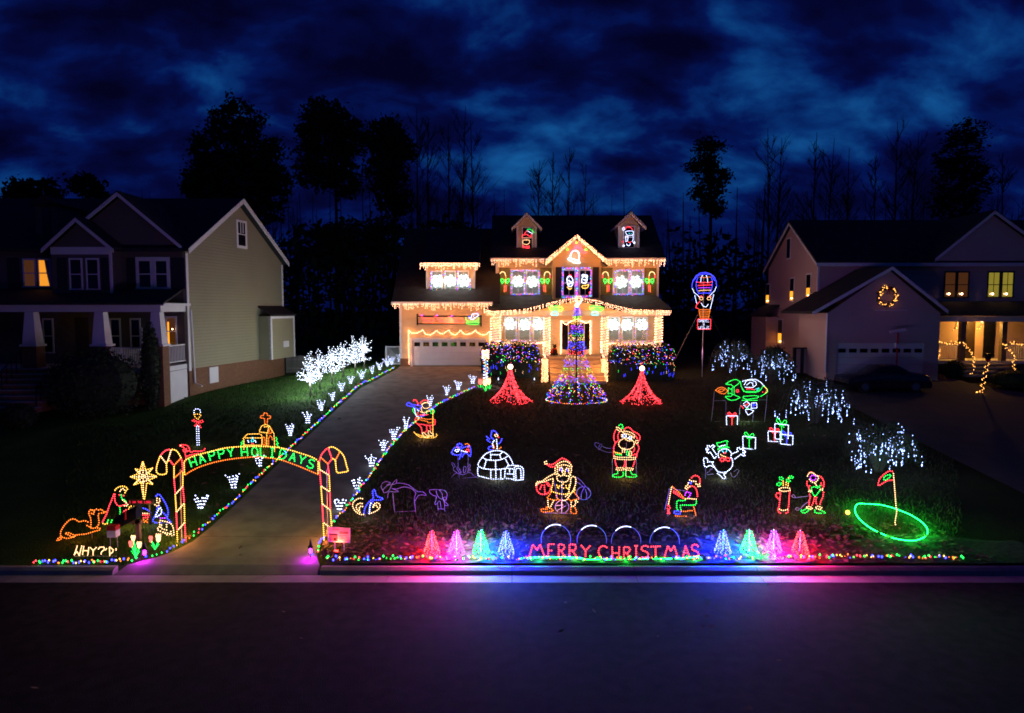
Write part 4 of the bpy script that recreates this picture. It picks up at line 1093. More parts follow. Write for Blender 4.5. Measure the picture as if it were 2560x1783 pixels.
fig('dog_light', 'little red rope-light dog peeping over the left end of the arch', 'light figure', C4, (480, 1152), [
    ('head', 'R', '980,190 1060,180 1180,180 1290,220 1340,300|980,200 1080,250 1150,260 1130,330'), ('body', 'R', '1340,300 1360,420 1400,430 1450,430 1520,400 1680,410 1850,385|1130,330 1120,400 1180,450 1210,590 1300,570 1370,540 1700,480|1150,340 1300,400 1170,430|1250,290 1180,380'), ('tail', 'R', '1850,385 1890,340 1900,280'), ('leg', 'R', '1700,510 1760,560 1830,640'), ('leg', 'R', '1210,590 1215,680'), ('nose', 'V', '1000,195 1040,205')], stakes=((464, 1146), (507, 1146)))
# ---- right-hand lawn
fig('santa_light', 'rope-light Santa on a golden runner carrying toys beside the driveway', 'light figure', C6, (1068, 1096), [
    ('runner', 'Y', '420,1220 480,1290 600,1380 800,1410 1000,1410 1100,1380 1140,1330 1100,1270|500,1290 640,1340 800,1370 1050,1360'), ('boot', 'V', '690,1260 740,1250 790,1310 870,1350 870,1390 740,1390 690,1270'), ('boot', 'V', '860,1200 920,1200 960,1270 1020,1290 1010,1340 900,1340 860,1210'),
    ('trousers', 'R', '480,930 570,1010 660,1110 670,1250|810,1040 830,1180 780,1230|920,1050 950,1180'), ('coat', 'R', '550,1000 700,1000 850,1030 1040,1020 1080,940 1070,850|500,780 470,850 470,930|560,620 540,700 560,770|600,700 760,710 890,690'), ('belt', 'O', '500,790 560,790 700,820 850,840 1030,830|550,840 700,880 850,910 860,950 1000,930 1030,900'),
    ('beard', 'V', '620,600 700,640 800,620 880,590 940,590|660,470 660,560 700,640'), ('face', 'V', 'o800,420,120,90'), ('hat', 'R', '610,350 700,270 800,255 880,290 900,310'), ('hat_trim', 'V', '650,390 740,340 880,320'), ('mitten', 'G', '950,560 1010,530 1060,600 1010,660 950,650 950,560|430,480 390,560 430,640 500,690'),
    ('toy_plane', 'B', '200,390 270,320 350,380 440,400 620,420 640,480 560,540 480,490 430,460 260,430 200,390'), ('doll', 'R', '410,300 430,240 480,240 520,300 560,350 530,420'), ('sleeve', 'W', '450,500 460,600 500,740 560,760|520,540 600,600'), ('pole', 'Y', '1010,540 1010,1340')], stakes=((1055, 1090), (1085, 1090)))
fig('whale_tail_light', 'blue rope-light whale tail rising from curling golden waves', 'light figure', C7, (903, 1292), [
    ('tail', 'B', '410,860 420,770 470,670 530,600 600,540 590,460 585,400 630,365 650,440 670,490 720,520 800,540 760,570 690,580 620,575 570,640 530,720 500,860'), ('wave', 'V', '400,555 320,540 250,570 200,610 175,680 200,760 260,830 350,875 410,870|390,660 340,640 270,670 250,730 280,790 330,830|400,720 350,700 310,750 330,810'), ('wave', 'V', '500,860 600,830 690,780 740,710 720,650 650,635 600,690 590,740|590,740 630,680 680,700 680,750'), ('spray', 'W', '560,620 530,720 520,860')], stakes=((912, 1287),))
fig('dolphin_light', 'unlit rope outline of a leaping dolphin on a square stand', 'light figure', C7, (1012, 1281), [
    ('body', 'U', '820,430 790,370 760,300 790,230 850,200 920,210 960,230 920,250 870,260|790,380 880,280 970,270 940,350 900,400 830,430|1070,230 1200,235 1330,270 1430,350 1520,410|1475,440 1420,370 1320,320 1200,310 1080,350 980,340'), ('dorsal_fin', 'U', '970,270 1030,200 1080,150 1070,230 990,260'), ('flipper', 'U', '980,340 1120,400 1040,410 920,410 890,540'), ('fluke', 'U', '1520,410 1620,410 1690,480 1600,470 1520,490 1460,590 1440,550 1475,440'), ('frame', 'U', '1000,430 1040,860|1440,550 1470,840|1040,820 1470,800')], group='unlit rope figures')
fig('seal_light', 'unlit rope outline of a small seal balancing on a post', 'light figure', C7, (1103, 1280), [
    ('body', 'U', '1750,370 1850,360 1950,365 2060,380 2115,450 2100,540 2060,570|1750,370 1770,440 1850,490 1890,500 1880,600 1860,640 1890,670 1960,590 1990,750|1890,380 1900,450 1950,530 2010,560|1950,365 2010,450 2020,540 2060,640 2060,760'), ('ball', 'U', 'o2070,550,35,35'), ('flipper', 'U', '2060,600 2140,690 2060,680'), ('frame', 'U', '1920,760 2060,760|1920,640 1930,820|2060,760 2075,815')], group='unlit rope figures')
fig('fish_light', 'blue rope-light fish swimming above an unlit coral mound', 'light figure', C8, (1150, 1197), [
    ('fish', 'B', '330,520 380,490 460,530 400,590 350,550 330,520|190,720 240,620 310,580 400,620 440,740 380,770 300,780 220,740 190,720 240,790|430,610 520,580 580,560 640,560 670,660 670,770 650,810 600,760 540,730 490,760 440,850|380,890 400,820 430,750'), ('fish_face', 'W', '270,650 380,640 330,700 270,660|420,660 500,690 590,700'), ('fin', 'O', '520,520 570,490 640,540 600,580|300,570 370,600'), ('eye', 'R', 'o590,665,45,30'),
    ('coral', 'U', '190,980 220,970 280,1060 240,1080 190,990|240,1080 240,1160 330,1220|320,1100 350,1080 430,1220 370,1200 320,1110|490,1070 550,1080 540,1180 490,1220 490,1080|590,1080 640,1010 650,1080 600,1140|580,1200 660,1130 640,1180'), ('mound', 'U', '215,1360 270,1250 330,1230 470,1270 600,1220 680,1230 760,1310 810,1330 215,1360'), ('frame', 'U', '345,800 355,1070|600,780 600,1200|375,1250 380,1390')])
YI = ground(1250, 1200).y
fig('igloo_light', 'white rope-light igloo with tunnel entrance on the lawn', 'light figure', C8, (1250, 1200), [
    ('dome', 'W', '845,1030 880,940 960,830 1040,750 1150,700 1250,670 1380,670 1500,710 1610,790 1680,900 1725,1010|845,1080 850,1280 950,1320 1100,1360 1200,1380 1400,1380 1540,1360'), ('block_course', 'W', '960,830 1050,890 1160,905 1290,910 1430,890 1540,840 1610,790|1150,740 1190,765 1390,765 1450,700'), ('block_course', 'W', '845,1040 920,1090 1000,1120 1150,1135 1300,1140 1430,1130 1540,1110'),
    ('block_joint', 'W', '1060,890 1000,1110|1285,910 1300,1380|1170,770 1165,890|1390,770 1430,880|1530,870 1610,1020 1590,1050|1170,1140 1170,1370|1420,1140 1420,1360|1530,1120 1515,1360'), ('tunnel', 'W', '1550,1100 1600,1050 1700,1035 1830,1045 1930,1070 1980,1130 1985,1250 1975,1390|1550,1110 1650,1115 1750,1130|1750,1380 1750,1130 1800,1060 1850,1045|1800,1400 1795,1140 1880,1110 1920,1170 1925,1390|1640,1130 1635,1240|1560,1245 1730,1255|1540,1360 1700,1380 1800,1410 1980,1390')], stakes=((1240, 1195), (1195, 1186)))
fig('penguin_light', 'blue rope-light penguin standing on top of the igloo', 'light figure', C8, (1238, 1127), [
    ('head', 'B', '1200,240 1180,190 1240,165 1300,210 1345,260|1190,240 1170,300 1200,360 1260,380'), ('wing', 'B', '1050,300 1100,350 1170,400|1060,380 1110,430 1170,470'), ('wing', 'B', '1440,350 1440,400 1400,470 1340,500'), ('body', 'W', '1270,400 1210,480 1230,560 1240,620|1310,370 1320,480 1330,580 1320,640'), ('tail', 'B', '1100,630 1120,580 1180,560|1100,630 1150,650 1220,650'), ('face', 'V', 'o1305,285,38,28'), ('beak', 'R', '1340,330 1390,340'), ('foot', 'O', '1200,560 1230,520 1260,600 1220,620'), ('foot', 'O', '1370,630 1440,570')], Y=YI - .02, stakes=())
fig('basketball_santa_light', 'golden rope-light Santa in a lettered jersey dribbling a red basketball', 'light figure', D1, (1400, 1285), [
    ('hat', 'R', '650,340 560,355 490,330 430,280|480,290 560,300 640,260 720,200 800,150 870,170 950,220 1010,270'), ('pompom', 'V', 'o420,255,32,36'), ('hat_trim', 'V', '650,330 700,280 800,230 900,225 980,270 1030,340 980,340 900,310 800,305 720,330 660,345'), ('face', 'V', '640,360 640,480 690,560|700,340 690,480 720,560|1010,360 1020,450 970,560|960,370 960,520|740,450 750,370 810,370 800,450|880,440 900,380 960,400 950,450'), ('eye', 'B', 'o775,415,18,30'), ('eye', 'B', 'o930,430,18,18'), ('moustache', 'V', 'o840,480,35,40|720,520 760,570 840,540 920,570 1000,545'), ('beard', 'V', '680,560 690,660 760,700 850,710 930,680 980,560'),
    ('arm', 'V', '640,510 560,540 440,610 330,690 210,710 180,830|600,620 480,660 380,700 280,720 200,760'), ('basketball', 'R', 'o365,850,165,150|330,760 270,910|380,760 400,980|430,740 500,820'), ('jersey', 'Y', '590,620 580,760 550,870 550,920 650,960 800,995 950,980 1060,940 1100,900 1090,840'), ('arm', 'V', '1000,620 1060,580 1120,620 1120,740 1090,850 1020,970 960,1050 900,1130 780,1140|1000,620 1000,740 970,850 950,980 870,1060'), ('shorts', 'O', '550,930 500,1020 450,1090 520,1110 640,1140 690,1110|660,1000 690,1100 780,1140|1080,940 1140,1020 1200,1100 1100,1120 1010,1150 950,1100'),
    ('leg', 'V', '465,1120 475,1260 510,1320 560,1230 610,1130'), ('shoe', 'O', '290,1360 350,1340 450,1350 430,1290 540,1330 590,1390 480,1400 360,1415 290,1370'), ('leg', 'V', '1020,1160 1015,1270 1090,1270 1120,1200 1110,1130 1180,1190'), ('shoe', 'O', '1010,1280 1005,1400 1060,1450 1140,1440 1130,1370 1090,1280'), ('letter', 'Y', '670,760 710,860 750,760'), ('letter', 'Y', '850,750 800,770 790,830 860,860'), ('letter', 'Y', '890,770 910,860 960,850 970,760'),
    ('unlit_arm', 'U', '1130,590 1250,680 1370,830|1130,710 1220,750 1310,840'), ('unlit_basketball', 'U', 'o1310,970,165,155|1330,830 1260,960 1250,1110|1350,880 1380,1000 1370,1110|1400,850 1480,960'), ('unlit_basketball', 'U', 'o800,1290,160,150|640,1260 830,1250|790,1160 790,1430|680,1380 900,1260'), ('frame', 'U', '400,1430 1010,1450|590,640 660,900 690,1100')], stakes=((1405, 1200), (1428, 1284), (1365, 1282)))
fig('waving_santa_light', 'red rope-light Santa waving with green mitten and green boots', 'light figure', D2, (1561, 1195), [
    ('mitten', 'G', '760,150 800,120 840,110 870,170 870,220 820,180'), ('cuff', 'V', '700,200 740,180 840,260 800,290 700,210'), ('arm', 'R', '700,240 660,330 645,430 660,520 680,560|775,300 750,380 745,440 770,500'), ('hat', 'R', '890,270 930,210 1000,185 1060,210 1120,280 1220,330 1280,380 1300,450 1270,520|1150,380 1210,420 1230,490'), ('hat_trim', 'V', '860,320 890,280 980,290 1080,320 1160,380 1150,460|860,320 960,345 1080,390 1150,460'), ('pompom', 'V', 'o1220,550,35,40'), ('face', 'V', '840,350 840,430|930,480 1000,520 1080,520'), ('eye', 'W', 'o910,400,50,35'), ('eye', 'W', 'o1050,450,40,30'), ('beard', 'V', 'o960,600,195,140'),
    ('coat', 'R', '760,510 690,580 650,660 640,760 640,900|1200,580 1260,650 1270,730 1230,820 1210,930|1160,680 1150,770 1100,810|1110,890 1200,850 1210,930'), ('placket', 'V', '860,690 860,830|915,690 915,830'), ('belt', 'Y', '630,790 720,820 860,850'), ('belt', 'G', '680,850 780,870 860,880'), ('glove', 'G', '960,880 970,790 1010,790 1010,880 960,890'), ('cuff', 'V', '1030,790 1080,790 1080,900 1030,890 1030,790'), ('coat_hem', 'V', '630,900 740,930 900,935 1050,940 1200,940|630,950 740,980 900,990 1050,995 1210,975'), ('trousers', 'R', '680,990 690,1090 730,1190|910,1010 920,1090 880,1190|940,1010 950,1180|1170,1010 1140,1120 1110,1190'), ('boot_trim', 'V', '700,1200 880,1200 880,1245 720,1250 700,1210|930,1200 1110,1210 1110,1250 940,1250 930,1210'), ('boot', 'G', '740,1270 740,1340 650,1360 610,1400 680,1430 870,1410 870,1270'), ('boot', 'G', '950,1270 950,1410 1190,1425 1200,1370 1100,1360 1060,1270'),
    ('unlit_arm', 'U', '640,700 560,710 450,700 350,650|620,800 500,815 400,780 270,730|260,720 300,610 350,620 290,730 260,720|280,590 200,565 165,600 200,670 260,720')], stakes=((1531, 1146), (1591, 1148), (1566, 1106)))
fig('fishing_santa_light', 'rope-light Santa fishing from a stool, green trousers and red hat', 'light figure', D3, (1720, 1292), [
    ('hat', 'R', '1000,300 1060,240 1130,215 1200,240 1250,310 1260,390 1250,440'), ('hat_trim', 'V', '940,330 1000,370 1080,380 1140,390'), ('pompom', 'V', 'o1225,495,42,40'), ('face', 'B', 'o985,425,30,25'), ('beard', 'V', '920,400 920,470 870,510 840,560 845,620|1150,430 1130,490|870,630 880,580 940,540 1000,520'), ('coat', 'R', '880,640 920,570 1000,520 1080,530 1140,590 1170,680 1180,780 1190,850'), ('coat_hem', 'V', '820,890 920,870 1060,890 1160,890'), ('arm', 'P', '850,680 960,710 990,740 920,850|850,690 830,790'), ('fishing_rod', 'O', '450,510 540,600 680,720 820,890'), ('fishing_rod', 'R', '480,690 600,760 760,860|480,650 560,690 680,770'),
    ('trousers', 'G', '840,900 800,935 640,930 600,960 590,1060 595,1160 640,1210|1150,920 1145,1030 1080,1060 850,1065 700,1070 710,1190'), ('fishing_line', 'V', '450,530 410,720 380,900 350,1060'), ('fish', 'R', '320,1100 350,1060 400,1130 370,1200 320,1290 400,1300|330,1130 330,1190 400,1290'), ('boot', 'B', '500,1260 560,1230 690,1250 690,1310 570,1310 500,1270'), ('stool', 'O', '700,1235 850,1240 950,1220 1080,1225|1070,1090 1110,1230 1140,1360|530,1360 650,1380 880,1380'), ('unlit_line', 'U', '380,590 330,850 250,1200|450,590 830,660')], stakes=((1670, 1282), (1735, 1288)))
fig('snowman_light', 'white rope-light running snowman with green top hat and red bow', 'light figure', D4, (1812, 1199), [
    ('body', 'W', '560,850 540,920 590,1000 660,1110 720,1190 860,1225 1010,1200 1130,1120 1210,1010 1225,880 1200,760 1130,690'), ('head', 'W', '740,560 780,500 880,440 1000,430 1100,470 1160,540 1190,620 1140,690|740,570 730,640 770,740'), ('mouth', 'V', '800,600 870,660 1000,700'), ('eye', 'C', 'o900,520,25,20'), ('eye', 'C', 'o1010,510,15,20'), ('nose', 'R', '910,550 950,590 1000,570 960,550'), ('arm', 'W', '690,630 600,500 540,420 580,380 630,350 560,300 500,350 460,370 440,330 380,330 380,400 330,430 330,470 430,430 390,490 350,530 420,570 480,540 540,640 610,760 700,660'), ('arm', 'W', '1160,620 1280,560 1400,520 1370,460 1370,410 1440,390 1480,450 1540,430 1560,380 1590,470 1540,490 1640,500 1650,560 1560,555 1620,620 1630,660 1550,660 1510,600 1400,690 1260,790'), ('boot', 'W', '600,870 520,870 440,860 390,870 390,790 350,730 270,740 250,800 270,920 280,1010 350,1040 440,990 520,1000 600,1050'), ('leg', 'W', '690,1230 800,1310 900,1420 960,1430 1000,1400 940,1310 920,1270 1000,1240'),
    ('hat', 'G', '760,370 700,290 690,230 800,220 980,165 1070,170 1030,220 1030,360|720,440 780,400 900,370 1080,370 1130,420|720,480 760,430 900,400 1060,400'), ('hat_band', 'W', '760,370 850,330 960,310 1020,320'), ('bow_tie', 'R', '800,790 840,730 920,750 940,830 850,850 800,800|950,760 1050,720 1130,750 1120,820 1050,840 950,770'), ('unlit_foot', 'U', '1250,1200 1370,1110 1440,1160 1350,1310 1270,1370 1200,1350 1140,1220'), ('unlit_foot', 'U', '560,1090 480,1120 450,1180 350,1240 360,1290 580,1270')], sm=False, stakes=((1764, 1170), (1806, 1196)))
fig('rocket_light', 'green rope-light rocket ridden by Santa on a tall wire stand', 'light figure', D5, (1845, 1055), [
    ('flame', 'O', '190,460 260,400 350,380 440,420 490,470 420,550 330,540 250,500 190,460|260,460 350,420 420,450 330,500 260,470'), ('fin', 'G', '500,290 450,300 530,240 640,195 710,190 810,250 740,310 660,370 620,360 580,320 450,310'), ('fin', 'G', '430,610 570,610 620,560 700,590 800,640 690,700 580,710 500,680 430,620'), ('engine', 'G', '510,390 500,550 560,530 620,560|510,390 570,440 630,380|650,380 655,550|600,420 600,530|810,250 830,370'), ('porthole', 'R', 'o735,475,33,33'), ('canopy', 'W', '850,240 950,210 1070,185 1200,190 1320,260 1400,350'), ('hull', 'G', '840,380 890,470 960,510 1100,510 1200,510 1300,470 1370,360 1400,350|850,420 900,490 1000,490 1200,495 1290,440|1400,350 1480,430 1490,500 1420,550 1300,620'), ('nose_cone', 'R', '1410,370 1460,430 1470,480 1420,540|1350,510 1390,490'), ('pontoon', 'G', '880,610 1050,600 1160,590 1270,610 1240,650 1100,670 960,690 870,650 880,610|840,710 1000,710 1250,710'), ('rider', 'W', '900,330 960,220 1060,200 1190,240 1210,320 1120,390 1010,390 920,380|960,330 1050,260 1120,280 1120,370'), ('rider_coat', 'R', '950,430 1070,420 1170,450'), ('control_panel', 'C', '1180,430 1280,400 1220,460'),
    ('falling_gift', 'W', '880,800 970,730 1050,810 970,900 880,810'), ('gift_ribbon', 'R', '930,840 1000,790|830,840 890,920'), ('falling_gift', 'W', '1080,780 1215,770 1225,900 1080,910 1080,790'), ('gift_ribbon', 'B', '1100,830 1200,830|1140,780 1140,900'), ('falling_gift', 'W', '930,950 1030,930 1140,970 1100,1020 1000,1080 930,960'), ('gift_ribbon', 'G', '930,930 1030,920')], sm=False)
YK = ground(1845, 1055).y; rk = D.objects['rocket_light']
for q in ('160,480 130,800 80,1250', '1480,570 1450,900 1410,1270', '450,740 440,1255', '820,740 790,960 780,1255', '1130,1040 1110,1260', '150,720 440,715', '1260,700 1450,700', '170,1240 1400,1250'):
    mb = MB(); mb.tube([at(D5[0] + x / D5[2], D5[1] + y / D5[2], YK) for x, y in parse(q)], .012, 'stake'); mb.build('stand_rod', rk)
def gift(label, cx, cy, w, h, c, tilt=0, base=None, Y=None):
    b = base or (cx, cy + h / 2)
    g = ground(*b); Yg = Y or g.y
    t = thing('gift_light', label, 'light figure', (g.x, Yg, gz(g.x, Yg)), 'gift box lights')
    P = lambda x, y: at(cx + x * w / 2, cy + y * h / 2 + x * tilt, Yg)
    mb = MB(); rope(mb, [P(-1, -1), P(1, -1), P(.95, 1), P(-.95, 1), P(-1, -1)], 'W', .062, .02, sm=False); mb.build('box', t)
    mb = MB(); rope(mb, [P(0, -1), P(0, .95)], c, .062, .02, sm=False); mb.build('ribbon', t)
    mb = MB()
    for q in ('0,-1 -.35,-1.6 -.6,-1.7 -.75,-1.45 -.5,-1.15 0,-1', '0,-1 .35,-1.5 .6,-1.6 .75,-1.35 .5,-1.1 0,-1', '0,-1 -.4,-.65', '0,-1 .4,-.6'): rope(mb, [P(a2, b2) for a2, b2 in parse(q)], c, .062, .02)
    mb.build('bow', t)
    a = P(-.9, 1); MB().tube([a, (a.x, a.y, gz(a.x, a.y) - .1)], .007, 'stake').build('stake', t)
gift('white gift box light with red bow under the rocket', 1830, 1052.5, 28, 25, 'R')
gift('white gift box light with green bow by the snowman\'s hand', 1873, 1107.5, 32, 30, 'G', 2)
gift('green-bowed gift light at the back of the trio of gifts', 1954, 1080, 34, 38, 'G', 2, base=(1954, 1099))
gift('red-bowed gift light at the left of the trio of gifts', 1936, 1091.5, 32, 25, 'R', 1)
gift('blue-bowed gift light at the right of the trio of gifts', 1966.5, 1099.5, 32, 24, 'B', 2)
fig('golf_bag_light', 'red rope-light golf bag with green clubs beside the golfer', 'light figure', D6, (1958, 1285), [
    ('rim', 'V', 'o555,680,155,50|400,660 410,720'), ('bag', 'R', '420,730 440,800 420,950 400,1150 370,1200 380,1270 440,1310|690,720 670,900 660,1100 640,1200 650,1270 580,1320'), ('band', 'V', '390,1190 470,1235 560,1235 640,1210'), ('handle', 'R', '420,790 360,770 320,820 340,890 420,950'), ('club_shaft', 'Y', '510,430 515,610'), ('club_shaft', 'Y', '590,470 585,600'), ('club_shaft', 'Y', '650,500 640,620|640,400 660,350'), ('club_head', 'G', '390,370 450,350 510,390 460,430 390,390'), ('club_head', 'G', '330,540 400,500 470,520 400,580 330,550'), ('club_head', 'G', '580,430 640,410 700,460 640,480 580,440'), ('club_head', 'G', '660,350 720,320 790,370 700,380 660,350')], stakes=((1952, 1280), (1966, 1282)))
fig('golfer_light', 'rope-light golfer in red trousers and green shoes facing the golf bag', 'light figure', D6, (2036, 1284), [
    ('hat', 'V', '1150,350 1180,280 1230,230 1300,240 1370,290 1420,320'), ('hat_crown', 'R', '1180,260 1260,220 1320,250'), ('face', 'P', 'o1310,370,75,70'), ('beard', 'V', '1200,390 1250,460 1350,500 1450,400 1440,330|1350,510 1400,560 1370,590'), ('sleeve', 'R', '1170,450 1140,490 1150,560 1190,620 1200,690|1450,310 1530,350 1580,440 1600,520 1590,600 1560,650|1210,560 1230,620|1520,490 1530,560 1570,590'), ('cuff', 'V', '1190,720 1240,700 1270,740 1210,750 1190,720'), ('cuff', 'V', '1480,690 1570,660 1550,710'), ('waistcoat', 'G', '1250,640 1320,610 1400,620 1480,580 1490,620 1420,640|1260,650 1290,770 1360,860 1440,770 1500,700 1480,700'), ('trousers', 'R', '1200,790 1240,870 1210,960 1210,1060 1170,1110|1350,860 1320,1010 1270,1120|1410,870 1380,980 1410,1100|1590,730 1570,880 1510,1010 1490,1110'), ('trouser_cuff', 'V', '1120,1160 1190,1130 1280,1170 1260,1210 1130,1170|1360,1170 1440,1130 1540,1170 1480,1210 1360,1180'), ('shoe', 'G', '970,1230 1060,1240 1130,1190 1210,1210 1150,1270 1050,1310 980,1250'), ('shoe', 'G', '1360,1210 1350,1280 1440,1315 1600,1310 1630,1290 1540,1250 1480,1220'), ('unlit_club', 'U', '1210,850 1000,880 830,900 760,880 740,840 780,820 820,860 840,900|1200,1000 1080,1080 970,1200|o890,1200,50,35'.replace('|o', '|o'))], stakes=((2020, 1278), (2050, 1280)))
fig('golf_flag_light', 'red rope-light golf flag on a golden pole inside the green ring', 'light figure', RF, (2240, 1313), [
    ('pole', 'V', '1530,190 1540,300 1560,560 1570,640 1550,760 1560,795'), ('flag', 'R', '1530,180 1480,175 1420,215 1370,270 1360,340 1430,300 1480,280 1530,280'), ('flag_emblem', 'G', '1420,260 1440,230 1500,215 1490,245 1450,270 1430,280 1420,260')], stakes=((2240, 1312),))
# glowing green ring laid on the grass
t = thing('green_ring', 'glowing green rope ring laid on the grass around the golf flag', 'rope light', ground(2228, 1312))
for q in ('1225,577 1130,575 1095,610 1090,660 1110,710 1160,770 1250,845 1345,898', '1385,915 1450,945 1560,980 1690,1000 1780,1000 1870,970 1915,930 1922,880 1890,820 1820,760 1720,700 1600,650 1500,615 1370,585 1232,577'):
    mb = MB(); pts = [ground(RF[0] + x / RF[2], RF[1] + y / RF[2]) + Vector((0, 0, .07)) for x, y in parse(q)]; mb.tube(smooth(pts, 5), .010, 'flood_G', 6); mb.build('rope', t)
    for p in walk(pts, .5): lamp(t, p + Vector((0, 0, .14)), (.01, 1, .05), 14, .05)
p = ground(2119, 1287); t = thing('golf_ball_light', 'small yellow ball light lying between golfer and green ring', 'light', p)
MB().sphere(p + Vector((0, 0, .07)), .065, 'bulb_Y', 8, 6).build('globe', t); MB().tube([p + Vector((0, 0, .02)), p + Vector((0, 0, -.1))], .01, 'stake').build('spike', t)
# hot-air balloon on its pole
YB_ = ground(1755, 942).y
t = fig('balloon_light', 'blue rope-light hot-air balloon with two riders on a tall pole', 'light figure', D7, (1755, 942), [
    ('envelope', 'B', '190,480 190,380 220,280 290,180 400,115 500,105 620,140 710,210 755,310 765,430|290,330 285,420 310,530 350,610|670,330 660,450 630,560 590,610|230,300 300,200 400,150 500,140 640,160 720,300|330,210 290,330|640,220 670,330|330,600 480,590 600,595'), ('envelope_edge', 'W', '195,480 240,580 320,640 360,690|760,440 720,540 640,620 600,670|440,170 400,240 395,350|520,170 550,250 560,350'), ('stripe', 'O', '370,220 480,230 620,215'), ('stripe', 'R', '290,330 400,350 480,340 570,350 660,325|320,415 480,405 660,400'), ('stripe', 'P', '340,470 480,465 630,465'), ('stripe', 'V', '330,540 480,525 630,525'), ('rigging', 'W', '250,640 300,840|700,620 620,960'), ('basket', 'O', '350,980 380,1180 580,1180 615,980 350,980|360,1020 610,1020|365,1060 600,1060|375,1105 590,1105|380,1145 585,1145'), ('rider', 'R', '350,680 400,660 450,690|380,780 300,860 280,940 350,960|550,680 610,665 650,690'), ('rider_face', 'V', 'o405,720,40,35'), ('rider_face', 'V', 'o590,720,45,35'), ('rider_arm', 'W', '400,820 450,900 520,920 570,860'), ('sign_frame', 'R', '320,1205 630,1205 625,1440 320,1440 320,1205')], step=.07, rb=.022, sm=False)
for txt, y in (('DANIEL', 1245), ('&', 1325), ('LESLIE', 1405)):
    mb = MB(); lettering(mb, txt, 1710 + 472 / 9.41, 670 + y / 9.41, 3.6, 6.2, 1.0, YB_ - .02, 'W', 0, .05, .013); mb.build('lettering', t)
a = at(1758, 824, YB_); MB().tube([at(1760, 690, YB_) + Vector((0, .05, 0)), a + Vector((0, .05, 0)), ground(1755, 942) + Vector((0, 0, -.2))], .028, 'stake', 6).build('pole', t)
for (px, py, gx, gy, dy) in ((1745, 786, 1690, 895, .0), (1778, 790, 1802, 840, 4.5)):
    p = at(px, py, YB_); q = at(gx, gy, YB_ + dy); q = p + (q - p) * 1.35; q.z = max(q.z, gz(q.x, q.y)); MB().tube([p, q], .012, 'stake', 4).build('guy_wire', t)
# MERRY CHRISTMAS
YMC = ground(1500, 1402).y
t = thing('merry_christmas_light', 'red light sign spelling MERRY CHRISTMAS over a green rope along the kerb', 'light sign', ground(1535, 1396))
M4 = (1280, 1290, 4.415)
for q in ('190,455 230,315 275,375 310,315 360,450', '400,310 400,455|400,312 470,312|400,382 450,382', '515,312 515,455|515,312 570,318 580,350 560,380 515,382|540,385 590,455', '635,312 635,455|635,312 695,318 708,350 690,380 635,382|665,385 718,455', '760,318 812,385 870,322|812,385 812,465', '1055,355 1010,330 965,355 955,400 975,450 1010,475 1050,465', '1105,335 1110,485|1185,335 1180,480|1108,410 1185,410', '1235,340 1235,490|1235,342 1290,345 1305,375 1285,405 1235,408|1265,410 1320,485', '1370,330 1370,470|1345,330 1395,330|1345,470 1395,470', '1510,345 1470,328 1430,350 1440,380 1490,400 1505,430 1480,462 1430,455', '1525,340 1645,335|1585,340 1585,465', '1680,465 1720,330 1755,390 1790,330 1830,462', '1885,462 1915,335 1965,455|1898,410 1950,408', '2060,345 2025,312 1985,335 1995,375 2045,395 2060,425 2050,450 2000,440'):
    mb = MB()
    for s_ in q.split('|'): rope(mb, [at(M4[0] + x / M4[2], M4[1] + y / M4[2], YMC) for x, y in parse(s_)], 'R', .055, .020, sm=len(parse(s_)) > 5)
    mb.build('letter', t)
mb = MB(); pts = [at(M4[0] + x / M4[2], M4[1] + y / M4[2], YMC - .03) for x, y in parse('170,468 300,458 500,458 700,462 850,482 980,476 1100,486 1250,488 1450,480 1650,474 1850,470 2000,458 2070,448')]; mb.tube(smooth(pts, 3), .016, 'flood_G', 6); mb.build('rope', t)
for k in range(1, len(pts), 2): lamp(t, pts[k] + Vector((0, -.12, .02)), (.01, 1, .06), 9, .05)
mb = MB()
for x in (175, 500, 850, 1200, 1550, 1850, 2050):
    p = at(M4[0] + x / M4[2], M4[1] + 465 / M4[2], YMC); mb.tube([p, (p.x, p.y, gz(p.x, p.y) - .1)], .008, 'stake')
mb.build('stake', t)
# four hoops
for i, (l, r, tp, bt, lab) in enumerate(((322, 648, 95, 300, 'leftmost white-topped light hoop behind the lettering'), (718, 1043, 105, 300, 'second white-topped light hoop from the left behind the lettering'), (1098, 1422, 115, 310, 'third white-topped light hoop from the left behind the lettering'), (1522, 1848, 125, 320, 'rightmost white-topped light hoop behind the lettering'))):
    base = (M4[0] + (l + r) / 2 / M4[2], M4[1] + 330 / M4[2]); g = ground(*base)
    t = thing('hoop_light', lab, 'light hoop', g, 'light hoops behind the lettering'); Y = g.y
    pts = []
    for k in range(33):
        th = math.pi * (1.08 - 1.16 * k / 32); cx, rx, ry = (l + r) / 2, (r - l) / 2, 165
        pts.append(at(M4[0] + (cx + rx * math.cos(th)) / M4[2], M4[1] + (tp + ry - ry * math.sin(th)) / M4[2], Y))
    pts[0].z = gz(pts[0].x, Y) - .1; pts[-1].z = gz(pts[-1].x, Y) - .1
    MB().tube(pts, .009, 'U', 6).build('hoop', t); MB().tube(pts[9:20], .010, 'flood_W', 6).build('lit_tube', t)
